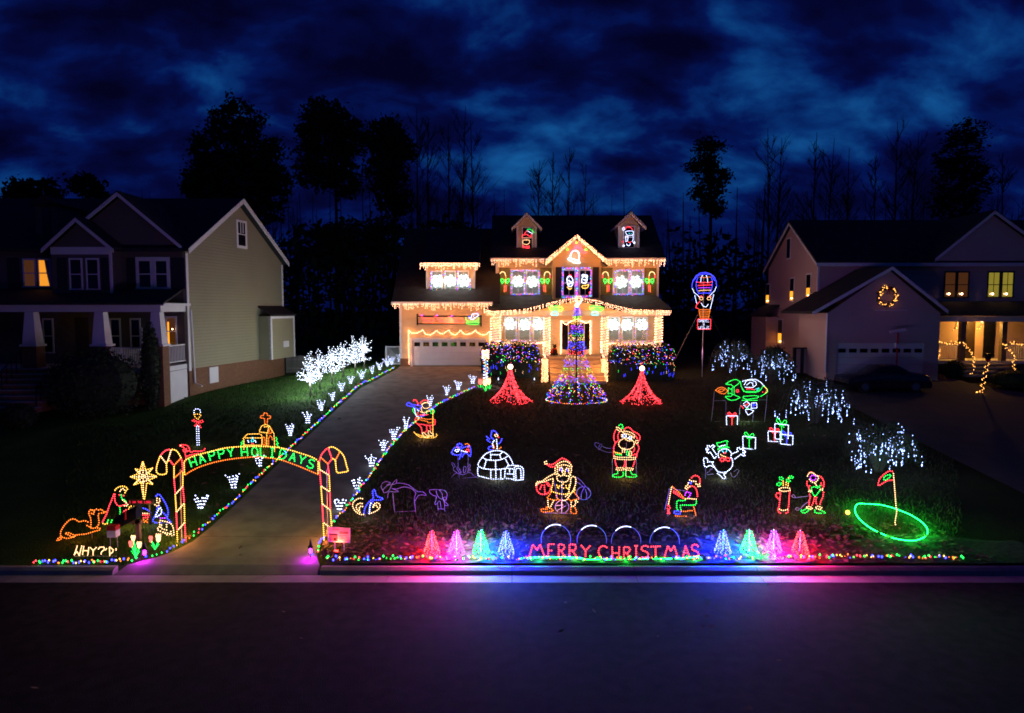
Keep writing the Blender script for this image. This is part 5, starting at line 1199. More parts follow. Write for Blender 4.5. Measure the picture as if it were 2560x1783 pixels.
# net-lit mini trees
emit('net_R', (1, .045, .05), 11); emit('net_P', (.5, .06, 1), 12); emit('net_G', (.03, 1, .16), 8); emit('net_B', (.06, .08, 1), 18)
def mini_tree(label, px, py, w, h, c, group):
    g = ground(px, py); s_ = g.y / FPX; H = h * s_; Rb = w * s_ / 2
    t = thing('mini_tree', label, 'light tree', g, group)
    mb = MB(); mb.tube([g + Vector((0, 0, -.1)), g + Vector((0, 0, H * .97))], .015, 'stake', 5)
    for k in range(6):
        th = k * math.pi / 3; mb.tube([g + Vector((Rb * math.cos(th), Rb * math.sin(th), .03)), g + Vector((0, 0, H * .98))], .005, 'wire_green', 4)
    mb.build('frame', t)
    mb = MB(); n = 135
    for k in range(n):
        f = (k + .5) / n; f = 1 - math.sqrt(1 - f * .985); th = k * 2.399963 + R_.uniform(-.25, .25)
        rr = Rb * (1 - f) * R_.uniform(.93, 1.04) + .03
        mb.bulb(g + Vector((rr * math.cos(th), rr * math.sin(th),   .05 + H * f)), .0135, 'net_' + c, R_.uniform(.7, 1.6))
    mb.build('net_lights', t)
    lc = dict(R=(1, .004, .008), P=(.6, .002, .9), G=(.003, 1, .07), B=(.002, .006, 1))[c]
    lamp(t, g + Vector((0, -Rb - .12, .32)), lc, dict(R=120, P=190, G=110, B=520)[c], .1); lamp(t, g + Vector((.05, Rb + .2, .45)), lc, dict(R=80, P=140, G=70, B=420)[c], .1); lamp(t, g + Vector((0, .1, H + .05)), lc, dict(R=7, P=10, G=7, B=18)[c], .1)
for px, py, c, lab in ((1079.6, 1388, 'R', 'red net-lit mini tree, outer left of the lettering'), (1141, 1388, 'P', 'violet net-lit mini tree to the left of the lettering'), (1202.5, 1386, 'G', 'green net-lit mini tree to the left of the lettering'), (1265, 1389, 'B', 'blue net-lit mini tree nearest the letter M'),
                       (1806.6, 1386, 'B', 'blue net-lit mini tree nearest the final S'), (1872, 1385, 'G', 'green net-lit mini tree to the right of the lettering'), (1933.6, 1385, 'P', 'violet net-lit mini tree to the right of the lettering'), (1999.5, 1387, 'R', 'red net-lit mini tree, outer right of the lettering')):
    mini_tree(lab, px, py, 37, 66, c, 'net-lit mini trees along the kerb')
# yard sign and its red floodlight
g = ground(848, 1384); Y = g.y
t = thing('yard_sign', 'printed yard sign lit red at the right foot of the arch', 'sign', g)
c4 = [at(820.3, 1317, Y), at(875.6, 1320.5, Y), at(875, 1358, Y), at(820.7, 1354.6, Y)]
MB().prism([c4[3], c4[2], c4[1], c4[0]], (0, .012, 0), 'sign_white').build('panel', t)
mb = MB(); P = lambda u_, v_: c4[0] + (c4[1] - c4[0]) * u_ + (c4[3] - c4[0]) * v_ + Vector((0, -.004, 0))
def bar(u0, u1, v0, v1, key, e=0): mb.prism([P(u0, v1), P(u1, v1), P(u1, v0), P(u0, v0)], (0, .003, 0), key)
bar(.06, .42, .48, .92, 'print_grey'); bar(.06, .42, .46, .53, 'print_dark'); bar(.25, .36, .72, .93, 'print_dark')
for k in range(7): bar(.52 + k * .056, .56 + k * .056, .28, .42, 'print_grey')
for k in range(4): bar(.50, .93, .52 + k * .1, .545 + k * .1, 'print_grey')
for k in range(6): bar(.2 + k * .05, .235 + k * .05, .12, .17, 'print_grey')
mb.build('print', t)
for x in (837, 859.5): p = at(x, 1356, Y); MB().tube([p, (p.x, p.y + .02, gz(p.x, Y) - .1)], .007, 'sign_white').build('leg', t)
def floodlight(name, lab, p, aim, c, power, group=None, size=1.0):
    t = thing(name, lab, 'lamp', p, group)
    d = (Vector(aim) - Vector(p)).normalized()
    MB().sphere(Vector(p) + Vector((0, 0, .08)), .07 * size, 'black_metal', 8, 6).build('housing', t)
    MB().tube([Vector(p) + Vector((0, 0, .03)), Vector(p) + Vector((0, 0, -.1))], .012, 'black_metal').build('spike', t)
    MB().tube([Vector(p) + Vector((0, 0, .08)) + d * .05, Vector(p) + Vector((0, 0, .08)) + d * .085], .05 * size, 'flood_' + c, 8).build('lens', t)
    l = D.lights.new(name + '_beam', 'SPOT'); l.energy = power; l.color = dict(R=(1, .09, .025), B=(.02, .03, 1), P=(.7, .02, .9), W=(.6, .7, 1))[c]; l.spot_size = 1.9; l.spot_blend = .8; l.shadow_soft_size = .03
    o = D.objects.new(name + '_beam', l); col.objects.link(o); o.parent = t; o.location = Vector((0, 0, .08)) + d * .11
    o.rotation_euler = d.to_track_quat('-Z', 'Y').to_euler()
floodlight('spotlight', 'small red spotlight on the mulch below the yard sign', ground(840, 1391) + Vector((0, -.02, 0)), at(850, 1335, Y), 'R', 60)
# lanterns at the driveway mouth
def lantern(lab, px, py):
    g = ground(px, py); s_ = g.y / FPX
    t = thing('garden_lantern', lab, 'lantern', g, 'garden lanterns at the driveway mouth')
    mb = MB(); mb.tube([g + Vector((0, 0, -.1)), g + Vector((0, 0, .12))], .012, 'black_metal'); mb.build('stake', t)
    mb = MB(); mb.tube([g + Vector((0, 0, .30)), g + Vector((0, 0, .36)), g + Vector((0, 0, .52))], .075, 'black_metal', 8, r2=.005)
    for k in range(4):
        th = k * math.pi / 2 + .6; mb.tube([g + Vector((.06 * math.cos(th), .06 * math.sin(th), .12)), g + Vector((.06 * math.cos(th), .06 * math.sin(th), .31))], .006, 'black_metal', 4)
    mb.build('cap', t)
    MB().sphere(g + Vector((0, 0, .20)), .042, 'flood_P', 8, 6, (1, 1, 1.5)).build('globe', t)
    MB().sphere(g + Vector((.045, -.03, .12)), .026, 'flood_B', 6, 4).build('lower_globe', t)
    l = D.lights.new('lantern_light', 'POINT'); l.energy = 15; l.color = (.62, .005, .9); l.shadow_soft_size = .05
    o = D.objects.new('lantern_light', l); col.objects.link(o); o.parent = t; o.location = (0, -.12, .15)
lantern('small dark lantern glowing violet at the left side of the driveway mouth', 362, 1401); lantern('small dark lantern glowing violet at the right side of the driveway mouth', 777, 1397)
# ================================================================= LIGHT STRINGS ALONG THE GROUND
def lightstring(label, pix, group, cols='RGBYBOG', step=.12, rb=.018, jit=.03, hgt=.07):
    pts = [ground(*p) for p in pix]; pts = smooth(pts, 4)
    for p in pts: p.z = gz(p.x, p.y) + hgt
    t = thing('light_string', label, 'light string', pts[len(pts) // 2], group)
    mb = MB(); mb.tube(pts, .006, 'wire_green', 4); mb.build('cord', t)
    mb = MB(); k = 0
    for i, p in enumerate(walk(pts, step)):
        c = cols[(i // 2 + (R_.random() < .2)) % len(cols)]
        q = p + Vector((R_.uniform(-jit, jit), R_.uniform(-jit, jit), R_.uniform(-.03, .05)))
        mb.bulb(q, rb * (1.25 if c in 'BG' else 1), 'bulb_' + c, 1.3)
    o = mb.build('bulbs', t); return t
lightstring('multicoloured light string along the left edge of the driveway', [(360, 1400), (412.5, 1384), (474, 1350), (516, 1317), (585, 1256), (638, 1205), (691.5, 1155), (732, 1117.6), (776, 1077), (820, 1036), (882, 980), (897.5, 966), (935, 948), (987, 921)], 'multicoloured light strings on the ground')
lightstring('multicoloured light string along the right edge of the driveway', [(792, 1390), (802, 1361), (835, 1310), (866.6, 1274), (890.5, 1241), (909, 1215), (932, 1184), (982, 1114), (1017.5, 1076), (1032, 1062), (1095, 1015), (1135, 994), (1189, 970.5)], 'multicoloured light strings on the ground')
lightstring('multicoloured light string along the kerb left of the driveway', [(81, 1411), (160, 1412), (250, 1412), (345, 1404)], 'multicoloured light strings on the ground', step=.06, rb=.022)
lightstring('multicoloured light string along the kerb under the lettering', [(810, 1404), (900, 1404), (1050, 1402), (1200, 1404), (1350, 1403), (1500, 1404), (1700, 1403), (1850, 1401), (2050, 1400), (2200, 1399), (2410, 1402)], 'multicoloured light strings on the ground', step=.06, jit=.06, rb=.022)
# white stake lights like sprays of twigs
def spray_light(lab, px, py, h, seed):
    g = ground(px, py); s_ = g.y / FPX; H = h * s_ * 1.18; r = random.Random(seed)
    t = thing('twig_light', lab, 'stake light', g, 'white twig lights along the driveway')
    mb = MB(); m2 = MB(); n = r.choice((5, 6, 6, 7))
    mb.tube([g + Vector((0, 0, -.1)), g + Vector((0, 0, .12))], .01, 'stake', 4)
    for k in range(n):
        a = (k - (n - 1) / 2) * .165 + r.uniform(-.09, .09); hh = H * r.uniform(.72, 1.0); dy = r.uniform(-.15, .15)
        bx = (k - (n - 1) / 2) * .018; pts = [g + Vector((bx, 0, .05)), g + Vector((bx * 1.3 + math.sin(a) * hh * .25, dy * .3, .05 + hh * .5)), g + Vector((bx * 1.5 + math.sin(a) * hh * .75, dy, hh))]
        mb.tube(smooth(pts, 2), .005, 'wire_dark', 4)
        for q in walk(smooth(pts, 3), .095): m2.bulb(q + Vector((r.uniform(-.025, .025), r.uniform(-.025, .025), 0)), .0205, 'bulb_W')
    mb.build('twig', t); m2.build('bulbs', t)
LS = [(502, 1277, 37), (585, 1226, 38), (649, 1171, 34), (726, 1094, 32), (770, 1062, 30), (802.5, 1030, 26), (832, 1004.5, 25), (854, 981, 24), (877.5, 962, 23), (904.6, 950, 24), (930.5, 937, 21), (949, 927, 21), (968, 918, 20), (979, 914, 20), (997.5, 907, 20)]
RS = [(849, 1281, 36), (891.6, 1229, 33), (928, 1171, 33), (958.7, 1131, 31), (984.6, 1103, 32), (1015, 1076, 30), (1075, 1018, 30), (1117.5, 991, 26), (1145.7, 977, 25), (1182, 962, 23)]
ordn = ['first', 'second', 'third', 'fourth', 'fifth', 'sixth', 'seventh', 'eighth', 'ninth', 'tenth', 'eleventh', 'twelfth', 'thirteenth', 'fourteenth', 'fifteenth']
for i, (x, y, h) in enumerate(LS): spray_light('white twig light on the left of the driveway, %s from the street' % ordn[i], x, y, h, i)
for i, (x, y, h) in enumerate(RS): spray_light('white twig light on the right of the driveway, %s from the street' % ordn[i], x, y, h, 50 + i)
# row of small trees thick with white lights
def lit_tree(lab, px, py, rad, top, seed):
    g = ground(px, py); s_ = g.y / FPX; r = random.Random(seed)
    H = (py - top) * s_; Rr = rad * s_; t = thing('lit_tree', lab, 'tree', g, 'small trees wrapped in white lights')
    ct = .30 * H
    MB().tube([g + Vector((0, 0, -.1)), g + Vector((.02, 0, ct)), g + Vector((0, 0, H * .75))], .05, 'bark', 6, r2=.015).build('trunk', t)
    mb = MB(); m2 = MB()
    for k in range(40):
        z0 = ct + (H * .72 - ct) * r.random() ** 1.2; a = r.uniform(0, 2 * math.pi); up = r.uniform(.0, .75)
        f = (1 - .6 * (z0 - ct) / (H - ct)) * (.7 + .3 * min(1, (z0 - ct) / (.12 * H)))
        ln = Rr * r.uniform(.75, 1.45) * f
        p0 = g + Vector((0, 0, z0)); p2 = p0 + Vector((math.cos(a) * ln, math.sin(a) * ln, ln * up)); p1 = (p0 + p2) / 2 + Vector((0, 0, -.05))
        pts = smooth([p0, p1, p2], 3); mb.tube(pts, .012, 'bark', 4, r2=.004)
        for q in walk(pts, .10, .8): m2.bulb(q + Vector((r.gauss(0, .05), r.gauss(0, .05), r.gauss(0, .05))), .017, 'bulb_S')
    for k in range(4):
        a = r.uniform(0, 2 * math.pi); p0 = g + Vector((0, 0, H * .6)); p2 = g + Vector((math.cos(a) * Rr * .25, math.sin(a) * Rr * .25, H * r.uniform(.85, 1.02)))
        pts = [p0, p2]; mb.tube(pts, .01, 'bark', 4)
        for q in walk(pts, .10): m2.bulb(q + Vector((r.gauss(0, .05), r.gauss(0, .05), 0)), .016, 'bulb_S')
    lamp(t, g + Vector((0, -.1, ct + .0)), COOL, 60, .15); lamp(t, g + Vector((-Rr * 1.05, -.3, ct + .35)), COOL, 75, .15)
    mb.build('branches', t); m2.build('bulbs', t)
for i, (x, y, rd, tp, lab) in enumerate(((776, 994, 33, 878, 'white-lit small tree nearest the street'), (800, 974, 30, 868, 'second white-lit small tree from the street'), (830, 960, 29, 858, 'third white-lit small tree from the street'), (857.6, 944, 28, 850, 'fourth white-lit small tree from the street'), (887.7, 935, 30, 840, 'fifth white-lit small tree from the street'), (910.5, 926, 29, 836, 'white-lit small tree farthest from the street'))): lit_tree(lab, x, y, rd, tp, 90 + i)
# ================================================================= LIGHTS ON THE MAIN HOUSE
def wall_thing(name, lab, cat, p, group=None): return thing(name, lab, cat, p, group)
def icicles(lab, segs, maxd=.42, dens=.11):
    pts = [at(px, py, Y) for px, py, Y in segs]
    t = thing('icicle_lights', lab, 'light string', pts[0], 'warm icicle lights on the house')
    mb = MB(); mb.tube(pts, .008, 'wire_dark', 4); mb.build('cord', t)
    mb = MB()
    for p in walk(pts, dens):
        if R_.random() < .12: continue
        ln = R_.choice((.08, .16, .25, .34, 1)) * maxd / .42; ln = min(ln, maxd) * R_.uniform(.8, 1.1)
        n = max(1, int(ln / .085)); dx = R_.uniform(-.03, .03)
        for k in range(n + 1): mb.bulb(p + Vector((dx + R_.uniform(-.02, .02), R_.uniform(-.05, .02), .06 - ln * k / n + R_.uniform(-.02, .02))), .0135, 'bulb_I', 1.5)
    mb.build('bulbs', t)
    for p in walk(pts, .8): lamp(t, p + Vector((0, -.24, -.36)), WARM, 13.0)
E_ = 46.1
icicles('icicle lights along the upper eave left of the centre gable', [(1228, 653, E_), (1362, 652, E_)])
icicles('icicle lights climbing both rakes of the centre gable', [(1364, 654, 45.5), (1380, 640, 45.5), (1442, 590, 45.5), (1500, 638, 45.5), (1518, 653, 45.5)], .3, .08)
icicles('icicle lights along the upper eave right of the centre gable', [(1520, 653, E_), (1663, 653, E_)], .40, .09)
icicles('icicle lights along the shed dormer above the garage', [(1050, 661, 44.95), (1198, 661, 44.95)], .40, .085)
icicles('icicle lights along the garage eave', [(980, 763, 44.3), (1232, 762, 44.3)], .40)
icicles('icicle lights along the porch eave and its low gable', [(1209, 776, 44.1), (1232, 782, 44.1), (1310, 777, 44.1), (1345, 768, 44.0), (1400, 754, 44.0), (1443, 747, 44.0), (1490, 754, 44.0), (1545, 769, 44.0), (1580, 777, 44.1), (1677, 780, 44.1)], .26, .075)
def bright_rope(name, lab, polys, Y, key='flood_I', r=.022, group=None, cat='light string'):
    t = None
    for q in polys:
        pts = [at(960 + x / 3.1027, 520 + y / 3.1027, Y) for x, y in parse(q)]
        if t is None: t = thing(name, lab, cat, pts[0], group)
        mb = MB(); mb.tube(smooth(pts, 3), .008, 'wire_dark', 4)
        for p in walk(smooth(pts, 3), .05): mb.bulb(p + Vector((R_.uniform(-.015, .015), 0, R_.uniform(-.015, .015))), r * .75, 'bulb_I', 1.0)
        mb.build('strand', t)
        for p in walk(smooth(pts, 3), .9): lamp(t, p + Vector((0, -.2, 0)), WARM, 4.0)
    return t
bright_rope('garland_lights', 'swagged warm light garland around the garage door', ['195,1215 192,1080 190,950', '190,945 205,965 240,972 270,965 300,948', '300,948 320,975 355,985 385,970 410,948', '410,948 430,970 455,975 480,962 500,948', '500,948 520,972 550,985 580,965 595,948', '595,948 620,975 650,980 690,965 710,950', '710,950 735,975 770,985 800,975 820,955', '820,955 820,1060'], YG - .06)
bright_rope('garland_lights', 'warm light garland framing the front door', ['1370,1150 1372,1000 1374,870', '1600,1150 1600,1000 1600,870', '1380,880 1410,905 1430,895 1460,875 1500,865 1540,880 1570,895 1595,880'], YM - .12, r=.028)
bright_rope('garland_lights', 'warm light garland along the left porch rail', ['882,1040 940,1045 1060,1047 1180,1047 1255,1038', '895,1050 1000,1052 1120,1052 1240,1052'], YP - .02)
bright_rope('garland_lights', 'warm light garland along the right porch rail', ['1735,1052 1850,1056 1980,1056 2105,1048', '1745,1060 1850,1062 2000,1062 2100,1058'], YP - .02)
for i, ((a, b), lab) in enumerate(zip(COLX, ('outer left porch column wrapped in warm lights', 'porch column left of the steps wrapped in warm lights', 'porch column right of the steps wrapped in warm lights', 'outer right porch column wrapped in warm lights'))):
    x0, x1 = X_(a, YP, 840), X_(b, YP, 840); zt, zb = zpe - .36, PF + .1
    t = thing('column_lights', 'light strand around the ' + lab.replace(' wrapped in warm lights', ''), 'light string', ((x0 + x1) / 2, YP, zb), 'light strands on the porch columns')
    mb = MB(); hw = (x1 - x0) / 2 + .02; cx = (x0 + x1) / 2; cy = YP + .14; n = 15; z = zb; path = []
    for k in range(n):
        z0 = zb + (zt - zb) * k / n; dz = (zt - zb) / n
        for (sx, sy, f) in ((-1, -1, 0), (1, -1, .35), (1, 1, .5), (-1, 1, .85)): path.append(Vector((cx + sx * hw, cy + sy * .22, z0 + dz * f)))
    mb.tube(path, .006, 'wire_dark', 3)
    for p in walk(path, .085): mb.bulb(p + Vector((R_.uniform(-.02, .02), R_.uniform(-.02, .02), R_.uniform(-.03, .03))), .015, 'bulb_I', 1.0)
    mb.build('strand', t)
    for f in (.25, .75): lamp(t, (cx, YP - .2, zb + (zt - zb) * f), WARM, 4.5); lamp(t, (cx, YP + .6, zb + (zt - zb) * f), WARM, 9.0)
for px, lab in ((1362, 'dense warm lights heaped on the left newel post of the steps'), (1512, 'dense warm lights heaped on the right newel post of the steps')):
    xx = X_(px, 42.4, 910); t = thing('post_lights', lab, 'light string', (xx, 42.4, zl), 'dense lights on the newel posts')
    mb = MB(); path = [Vector((xx + .17 * math.cos(k * .9), 42.41 + .17 * math.sin(k * .9), zl + .02 + k * .0125)) for k in range(118)]
    mb.tube(path, .006, 'wire_dark', 3)
    for p in walk(path, .06): mb.bulb(p + Vector((R_.uniform(-.05, .05), R_.uniform(-.05, .05), 0)), .017, 'flood_I')
    mb.build('strand', t); lamp(t, (xx + (.32 if px < 1440 else -.32), 42.2, zl + 1.3), WARM, 36.0); lamp(t, (xx + (.3 if px < 1440 else -.3), 41.3, zl + .8), WARM, 26.0)
    # strand climbing the hand rail
    t2 = thing('rail_lights', lab.replace('dense warm lights heaped on the', 'warm strand climbing the handrail above the'), 'light string', (xx, 43, zl + 1.4), 'light strands on the handrails')
    mb = MB(); pts = [Vector((xx, 42.5, zl + 1.4)), Vector((xx, 43.5, (zl + 1.4 + PF + .95) / 2 - .1)), Vector((xx, YP, PF + .95))]; mb.tube(pts, .006, 'wire_dark', 3)
    for p in walk(smooth(pts, 4), .05): mb.bulb(p + Vector((R_.uniform(-.05, .05), 0, R_.uniform(-.05, .05))), .022, 'bulb_I')
    mb.build('strand', t2)
# snowflakes in the windows
def snowflake(lab, x, y, Y, rad=.40, seed=0):
    p = at(960 + x / 3.1027, 520 + y / 3.1027, Y - .10); r = rad * random.Random(seed).uniform(.94, 1.06); a0 = math.radians(random.Random(seed + 1).uniform(0, 20))
    t = thing('snowflake_light', lab, 'window light', p, 'white snowflake lights in the windows')
    for k in range(6):
        a = a0 + k * math.pi / 3; d = Vector((math.cos(a), 0, math.sin(a))); n = Vector((-math.sin(a), 0, math.cos(a)))
        mb = MB(); mb.tube([p + d * .08, p + d * r], .016, 'flood_S', 5)
        for f, l in ((.55, .36), (.82, .24)):
            for s_ in (-1, 1): mb.tube([p + d * r * f, p + d * r * (f + .18) + n * s_ * r * l], .013, 'flood_S', 4)
        for q in walk([p + d * .1, p + d * r], .07): mb.bulb(q, .024, 'flood_S')
        mb.build('arm', t)
    mb = MB(); mb.tube([p + Vector((math.cos(k * math.pi / 6) * .09, 0, math.sin(k * math.pi / 6) * .09)) for k in range(13)], .014, 'flood_S', 4); mb.build('hub', t); lamp(t, p + Vector((0, -.16, 0)), (.84, .97, .95), 26.0)
emit('flood_S', (.84, .95, .96), 3.2)
names = [('garage dormer window', 'left'), ('garage dormer window', 'middle'), ('garage dormer window', 'right'), ('upper left bedroom window pair', 'left'), ('upper left bedroom window pair', 'right'), ('upper right bedroom window pair', 'left'), ('upper right bedroom window pair', 'right'), ('porch window left of the door', 'left'), ('porch window left of the door', 'middle'), ('porch window left of the door', 'right'), ('porch window right of the door', 'left'), ('porch window right of the door', 'middle'), ('porch window right of the door', 'right')]
for i, ((x, y, Y), (w_, s_)) in enumerate(zip(((415, 567, YD), (513, 565, YD), (620, 565, YD), (1038, 570, YM), (1150, 572, YM), (1840, 575, YM), (1953, 573, YM), (975, 900, YM), (1092, 905, YM), (1195, 903, YM), (1780, 905, YM), (1885, 907, YM), (2000, 905, YM)), names)):
    snowflake('white snowflake light in the %s, %s pane' % (w_, s_), x, y, Y, .41, i)
# multicoloured strings round the windows
def window_string(lab, polys, Y, step=.09, rb=.022):
    pts0 = None; t = None
    for q in polys:
        pts = [at(960 + x / 3.1027, 520 + y / 3.1027, Y - .11) for x, y in parse(q)]
        if t is None: t = thing('window_light_string', lab, 'light string', pts[0], 'multicoloured strings round the windows')
        mb = MB(); mb.tube(pts, .006, 'wire_green', 4)
        for i, p in enumerate(walk(pts, step)): mb.bulb(p + Vector((R_.uniform(-.04, .04), R_.uniform(-.02, .01), R_.uniform(-.05, .05))), rb, 'bulb_' + 'BRPYBG'[(i * 5 + i // 3) % 6])
        mb.build('strand', t)
window_string('multicoloured light string round the garage dormer windows', ['365,490 362,640', '365,640 480,645 600,645 668,638', '668,640 665,545', '470,490 468,560', '570,490 570,640'], YD, .08, .024)
window_string('multicoloured light string round the upper left window pair', ['990,490 985,670', '985,672 1090,672 1205,668', '1205,668 1205,490', '1090,490 1092,670', '990,486 1205,486'], YM)
window_string('multicoloured light string round the upper right window pair', ['1795,490 1785,672', '1785,674 1900,674 2010,670', '2010,668 2008,490', '1910,475 1905,670', '1795,486 2008,486'], YM)
window_string('multicoloured light string round the centre gable window pair', ['1385,470 1382,690', '1382,692 1480,690 1600,685', '1605,690 1605,475', '1490,470 1490,690', '1500,475 1498,690', '1385,468 1605,468'], YC, .065, .026)
window_string('faint multicoloured string down the left porch window posts', ['1035,850 1030,1030', '1140,850 1145,1030'], YM, .12, .016)
window_string('faint multicoloured string down the right porch window posts', ['1835,900 1830,1030', '1940,870 1945,1040', '2045,900 2045,1000'], YM, .12, .016)
G1 = (1200, 640, 4.592); ZZ = (960, 520, 3.1027)
def wfig(name, lab, crop, Y, parts, base, group=None, step=.05, rb=.026, sm=True): return fig(name, lab, 'window light', crop, base, parts, group, step, rb, (), Y, sm=sm)
for dx, mirror, lab in ((0, 0, 'candy cane light on the shutter at the far left'), (487, 1, 'candy cane light on the shutter left of the centre gable'), (1180, 0, 'candy cane light on the shutter right of the centre gable'), (1690, 1, 'candy cane light on the shutter at the far right')):
    def mx(s, d=dx, m=mirror):
        return '|'.join(' '.join('%g,%g' % ((d + (560 - x - 15 if m else x)), y) for x, y in parse(q)) for q in s.split('|'))
    wfig('candy_cane_light', lab, G1, YM - .07, [('cane_tip', 'R', mx('228,255 226,215')), ('crook', 'V', mx('226,215 240,190 262,182 285,195 295,235')), ('bow', 'G', mx('285,280 245,262 245,300 285,285 330,260 330,300 285,285|285,285 250,320|285,285 320,320')), ('cane', 'O', mx('297,235 292,330|280,350 278,415')), ('cane_stripe', 'R', mx('300,340 296,410|275,345 300,350'))], (1200 + (dx + 285) / 4.592, 640 + 415 / 4.592), 'candy cane lights on the shutters')
wfig('bell_light', 'white bell light with a red bow on the centre gable', ZZ, YC - .08, [('bell', 'S', '1428,398 1442,385 1452,352 1470,334 1492,332 1508,345 1514,372 1510,410 1518,428 1470,420 1428,398|1440,388 1512,412'), ('clapper', 'V', '1465,425 1475,432')], (1437, 655))
wfig('bow_light', 'red ribbon bow light above the bell on the centre gable', ZZ, YC - .07, [('bow', 'R', '1500,310 1450,328 1440,352 1470,340 1500,310 1545,322 1570,348 1535,345 1500,310|1500,310 1462,270 1480,262 1500,300 1522,262 1540,275 1500,310|1495,290 1545,335|1505,290 1455,335|1470,305 1535,305')], (1440, 630), None, .035, .034)
wfig('holly_light', 'green holly sprig lights under the centre gable peak', ZZ, YC - .08, [('leaf', 'G', '1420,310 1430,325 1415,325'), ('leaf', 'G', '1560,312 1575,325 1555,325'), ('leaf', 'G', '1485,262 1500,270 1480,275')], (1440, 620))
for x, lab in ((1335, 'green and red lantern light on the porch gable, left of the door'), (1648, 'green and red lantern light on the porch gable, right of the door')):
    wfig('bell_pair_light', lab, ZZ, 44.15, [('holly', 'G', '%d,765 %d,790 %d,800 %d,770 %d,765|%d,775 %d,790|%d,757 %d,795' % (x - 45, x - 40, x + 35, x + 45, x - 45, x - 30, x + 30, x, x)), ('bell', 'C', '%d,805 %d,828 %d,832 %d,808 %d,805' % (x - 20, x - 38, x + 12, x + 5, x - 20)), ('bow', 'R', '%d,808 %d,825' % (x + 22, x + 40))], (960 + x / 3.1027, 790), 'porch gable lights', .04, .024)
wfig('face_light', 'round pink Santa face light at the peak of the porch roof', ZZ, 43.95, [('face', 'V', 'o1510,708,28,22|o1510,710,14,12'), ('hat', 'R', '1485,695 1510,680 1535,695'), ('beard', 'W', '1485,715 1500,740 1515,745 1535,718')], (1447, 755), None, .04, .022)
# generic figures in the centre windows
wfig('bear_light', 'white bear light with red ribbon in the left centre window', ZZ, YC - .07, [('body', 'W', '1420,545 1445,530 1465,560 1460,600 1440,610 1425,590 1420,545|1425,560 1455,575|1430,590 1460,585'), ('ribbon', 'R', '1435,530 1445,520 1455,535'), ('base', 'Y', '1420,610 1440,632 1458,618')], (1423, 725))
wfig('bear_light', 'white bear light on a golden sledge in the right centre window', ZZ, YC - .07, [('body', 'W', '1540,540 1555,522 1570,535 1575,560 1560,585 1540,580 1532,565 1540,540|1545,555 1565,560'), ('ear', 'W', 'o1545,525,9,9'), ('ear', 'W', 'o1570,530,9,9'), ('sledge', 'Y', '1535,605 1545,622 1575,620 1588,595 1570,600 1535,605')], (1460, 722))
wfig('candle_light', 'single red lamp at the lower corner of the centre window', ZZ, YC - .07, [('flame', 'R', '1592,650 1596,665'), ('stick', 'O', '1596,670 1598,690')], (1473, 745))
E1, E2 = (1280, 540, 15.99), (1530, 540, 15.99)
fig('chimney_santa_light', 'red and green window light in the left roof dormer', 'window light', E1, (1318, 622), [('hat', 'G', '600,560 680,520 780,570 900,680'), ('hat_trim', 'W', '620,590 720,660 820,700'), ('arm', 'R', '590,600 520,690 480,760 420,780 400,900|520,760 600,740 680,800 760,840 770,720'), ('sack', 'V', '440,980 560,960 680,970 700,1050 640,1130 520,1140 430,1080 440,980'), ('chimney', 'R', '420,1180 500,1260 600,1280 690,1290|430,1220 690,1230|450,1160 460,1290|600,1180 610,1290|690,1180 690,1290')], None, .045, .018, (), 47.3)
fig('snowman_window_light', 'white snowman window light in a red hat in the right roof dormer', 'window light', E2, (1573, 622), [('hat', 'R', '540,540 560,470 640,440 740,460 820,560'), ('pompom', 'W', 'o465,520,45,50'), ('head', 'W', '540,660 560,620 700,600 850,620 840,740 740,780 600,760 540,660'), ('eye', 'C', '680,680 700,730|760,690 780,720'), ('body', 'W', '560,780 550,900 560,1040|620,800 640,900 600,1020|840,760 850,900 810,1040'), ('scarf', 'R', '640,1030 700,1060 760,1030|390,1030 480,1040'), ('mitten', 'W', '580,1110 620,1180 700,1190 730,1110'), ('mitten', 'W', 'o890,1070,30,35'), ('mitten', 'W', 'o465,1190,35,30')], None, .045, .018, (), 47.3)
# sleigh sign above the garage door
D8 = (1030, 770, 12.084)
t = fig('sleigh_light', 'framed light sign of red reindeer pulling a green sleigh above the garage door', 'light sign', D8, (1122, 812), [
    ('reindeer', 'R', '230,200 300,260 330,330 420,400 620,430 660,380 560,330 380,320 330,330|400,400 380,460|600,420 620,460|440,420 540,370'), ('reindeer', 'R', '660,250 760,290 790,350 880,410 1080,430 1120,370 1020,330 850,320 790,340|860,400 840,460|1060,420 1080,460|880,410 980,370'), ('reindeer', 'R', '1090,260 1200,290 1250,350 1330,420 1530,440 1570,380 1470,330 1300,320 1250,340|1310,410 1290,470|1500,430 1530,470|1310,440 1420,400'), ('antler', 'P', '270,240 310,210 340,240'), ('antler', 'P', '720,240 760,215 790,245'), ('antler', 'P', '1170,260 1210,235 1240,270'), ('harness', 'O', '380,320 660,330|850,330 1100,330|1300,330 1560,330|320,450 1580,470'),
    ('sleigh', 'G', '1620,280 1640,380 1700,400 1850,400 1990,380 2000,290|1620,470 1750,490 2000,495 2000,380|1640,440 1990,450'), ('driver', 'W', '1710,300 1780,290 1830,190 1980,180 2000,240 1920,280 1850,340 1740,330|1840,270 1880,230'), ('driver_scarf', 'B', '1700,260 1760,250|1960,150 2010,190')], None, .06, .022, (), YG - .09)
mb = MB()
for (a, b, c2, d2) in ((140, 180, 180, 515), (2065, 210, 2105, 560)): p, q = at(D8[0] + a / D8[2], D8[1] + b / D8[2], YG - .07), at(D8[0] + c2 / D8[2], D8[1] + d2 / D8[2], YG - .07); mb.box((p.x, YG - .09, q.z), (q.x, YG - .02, p.z), 'black_metal')
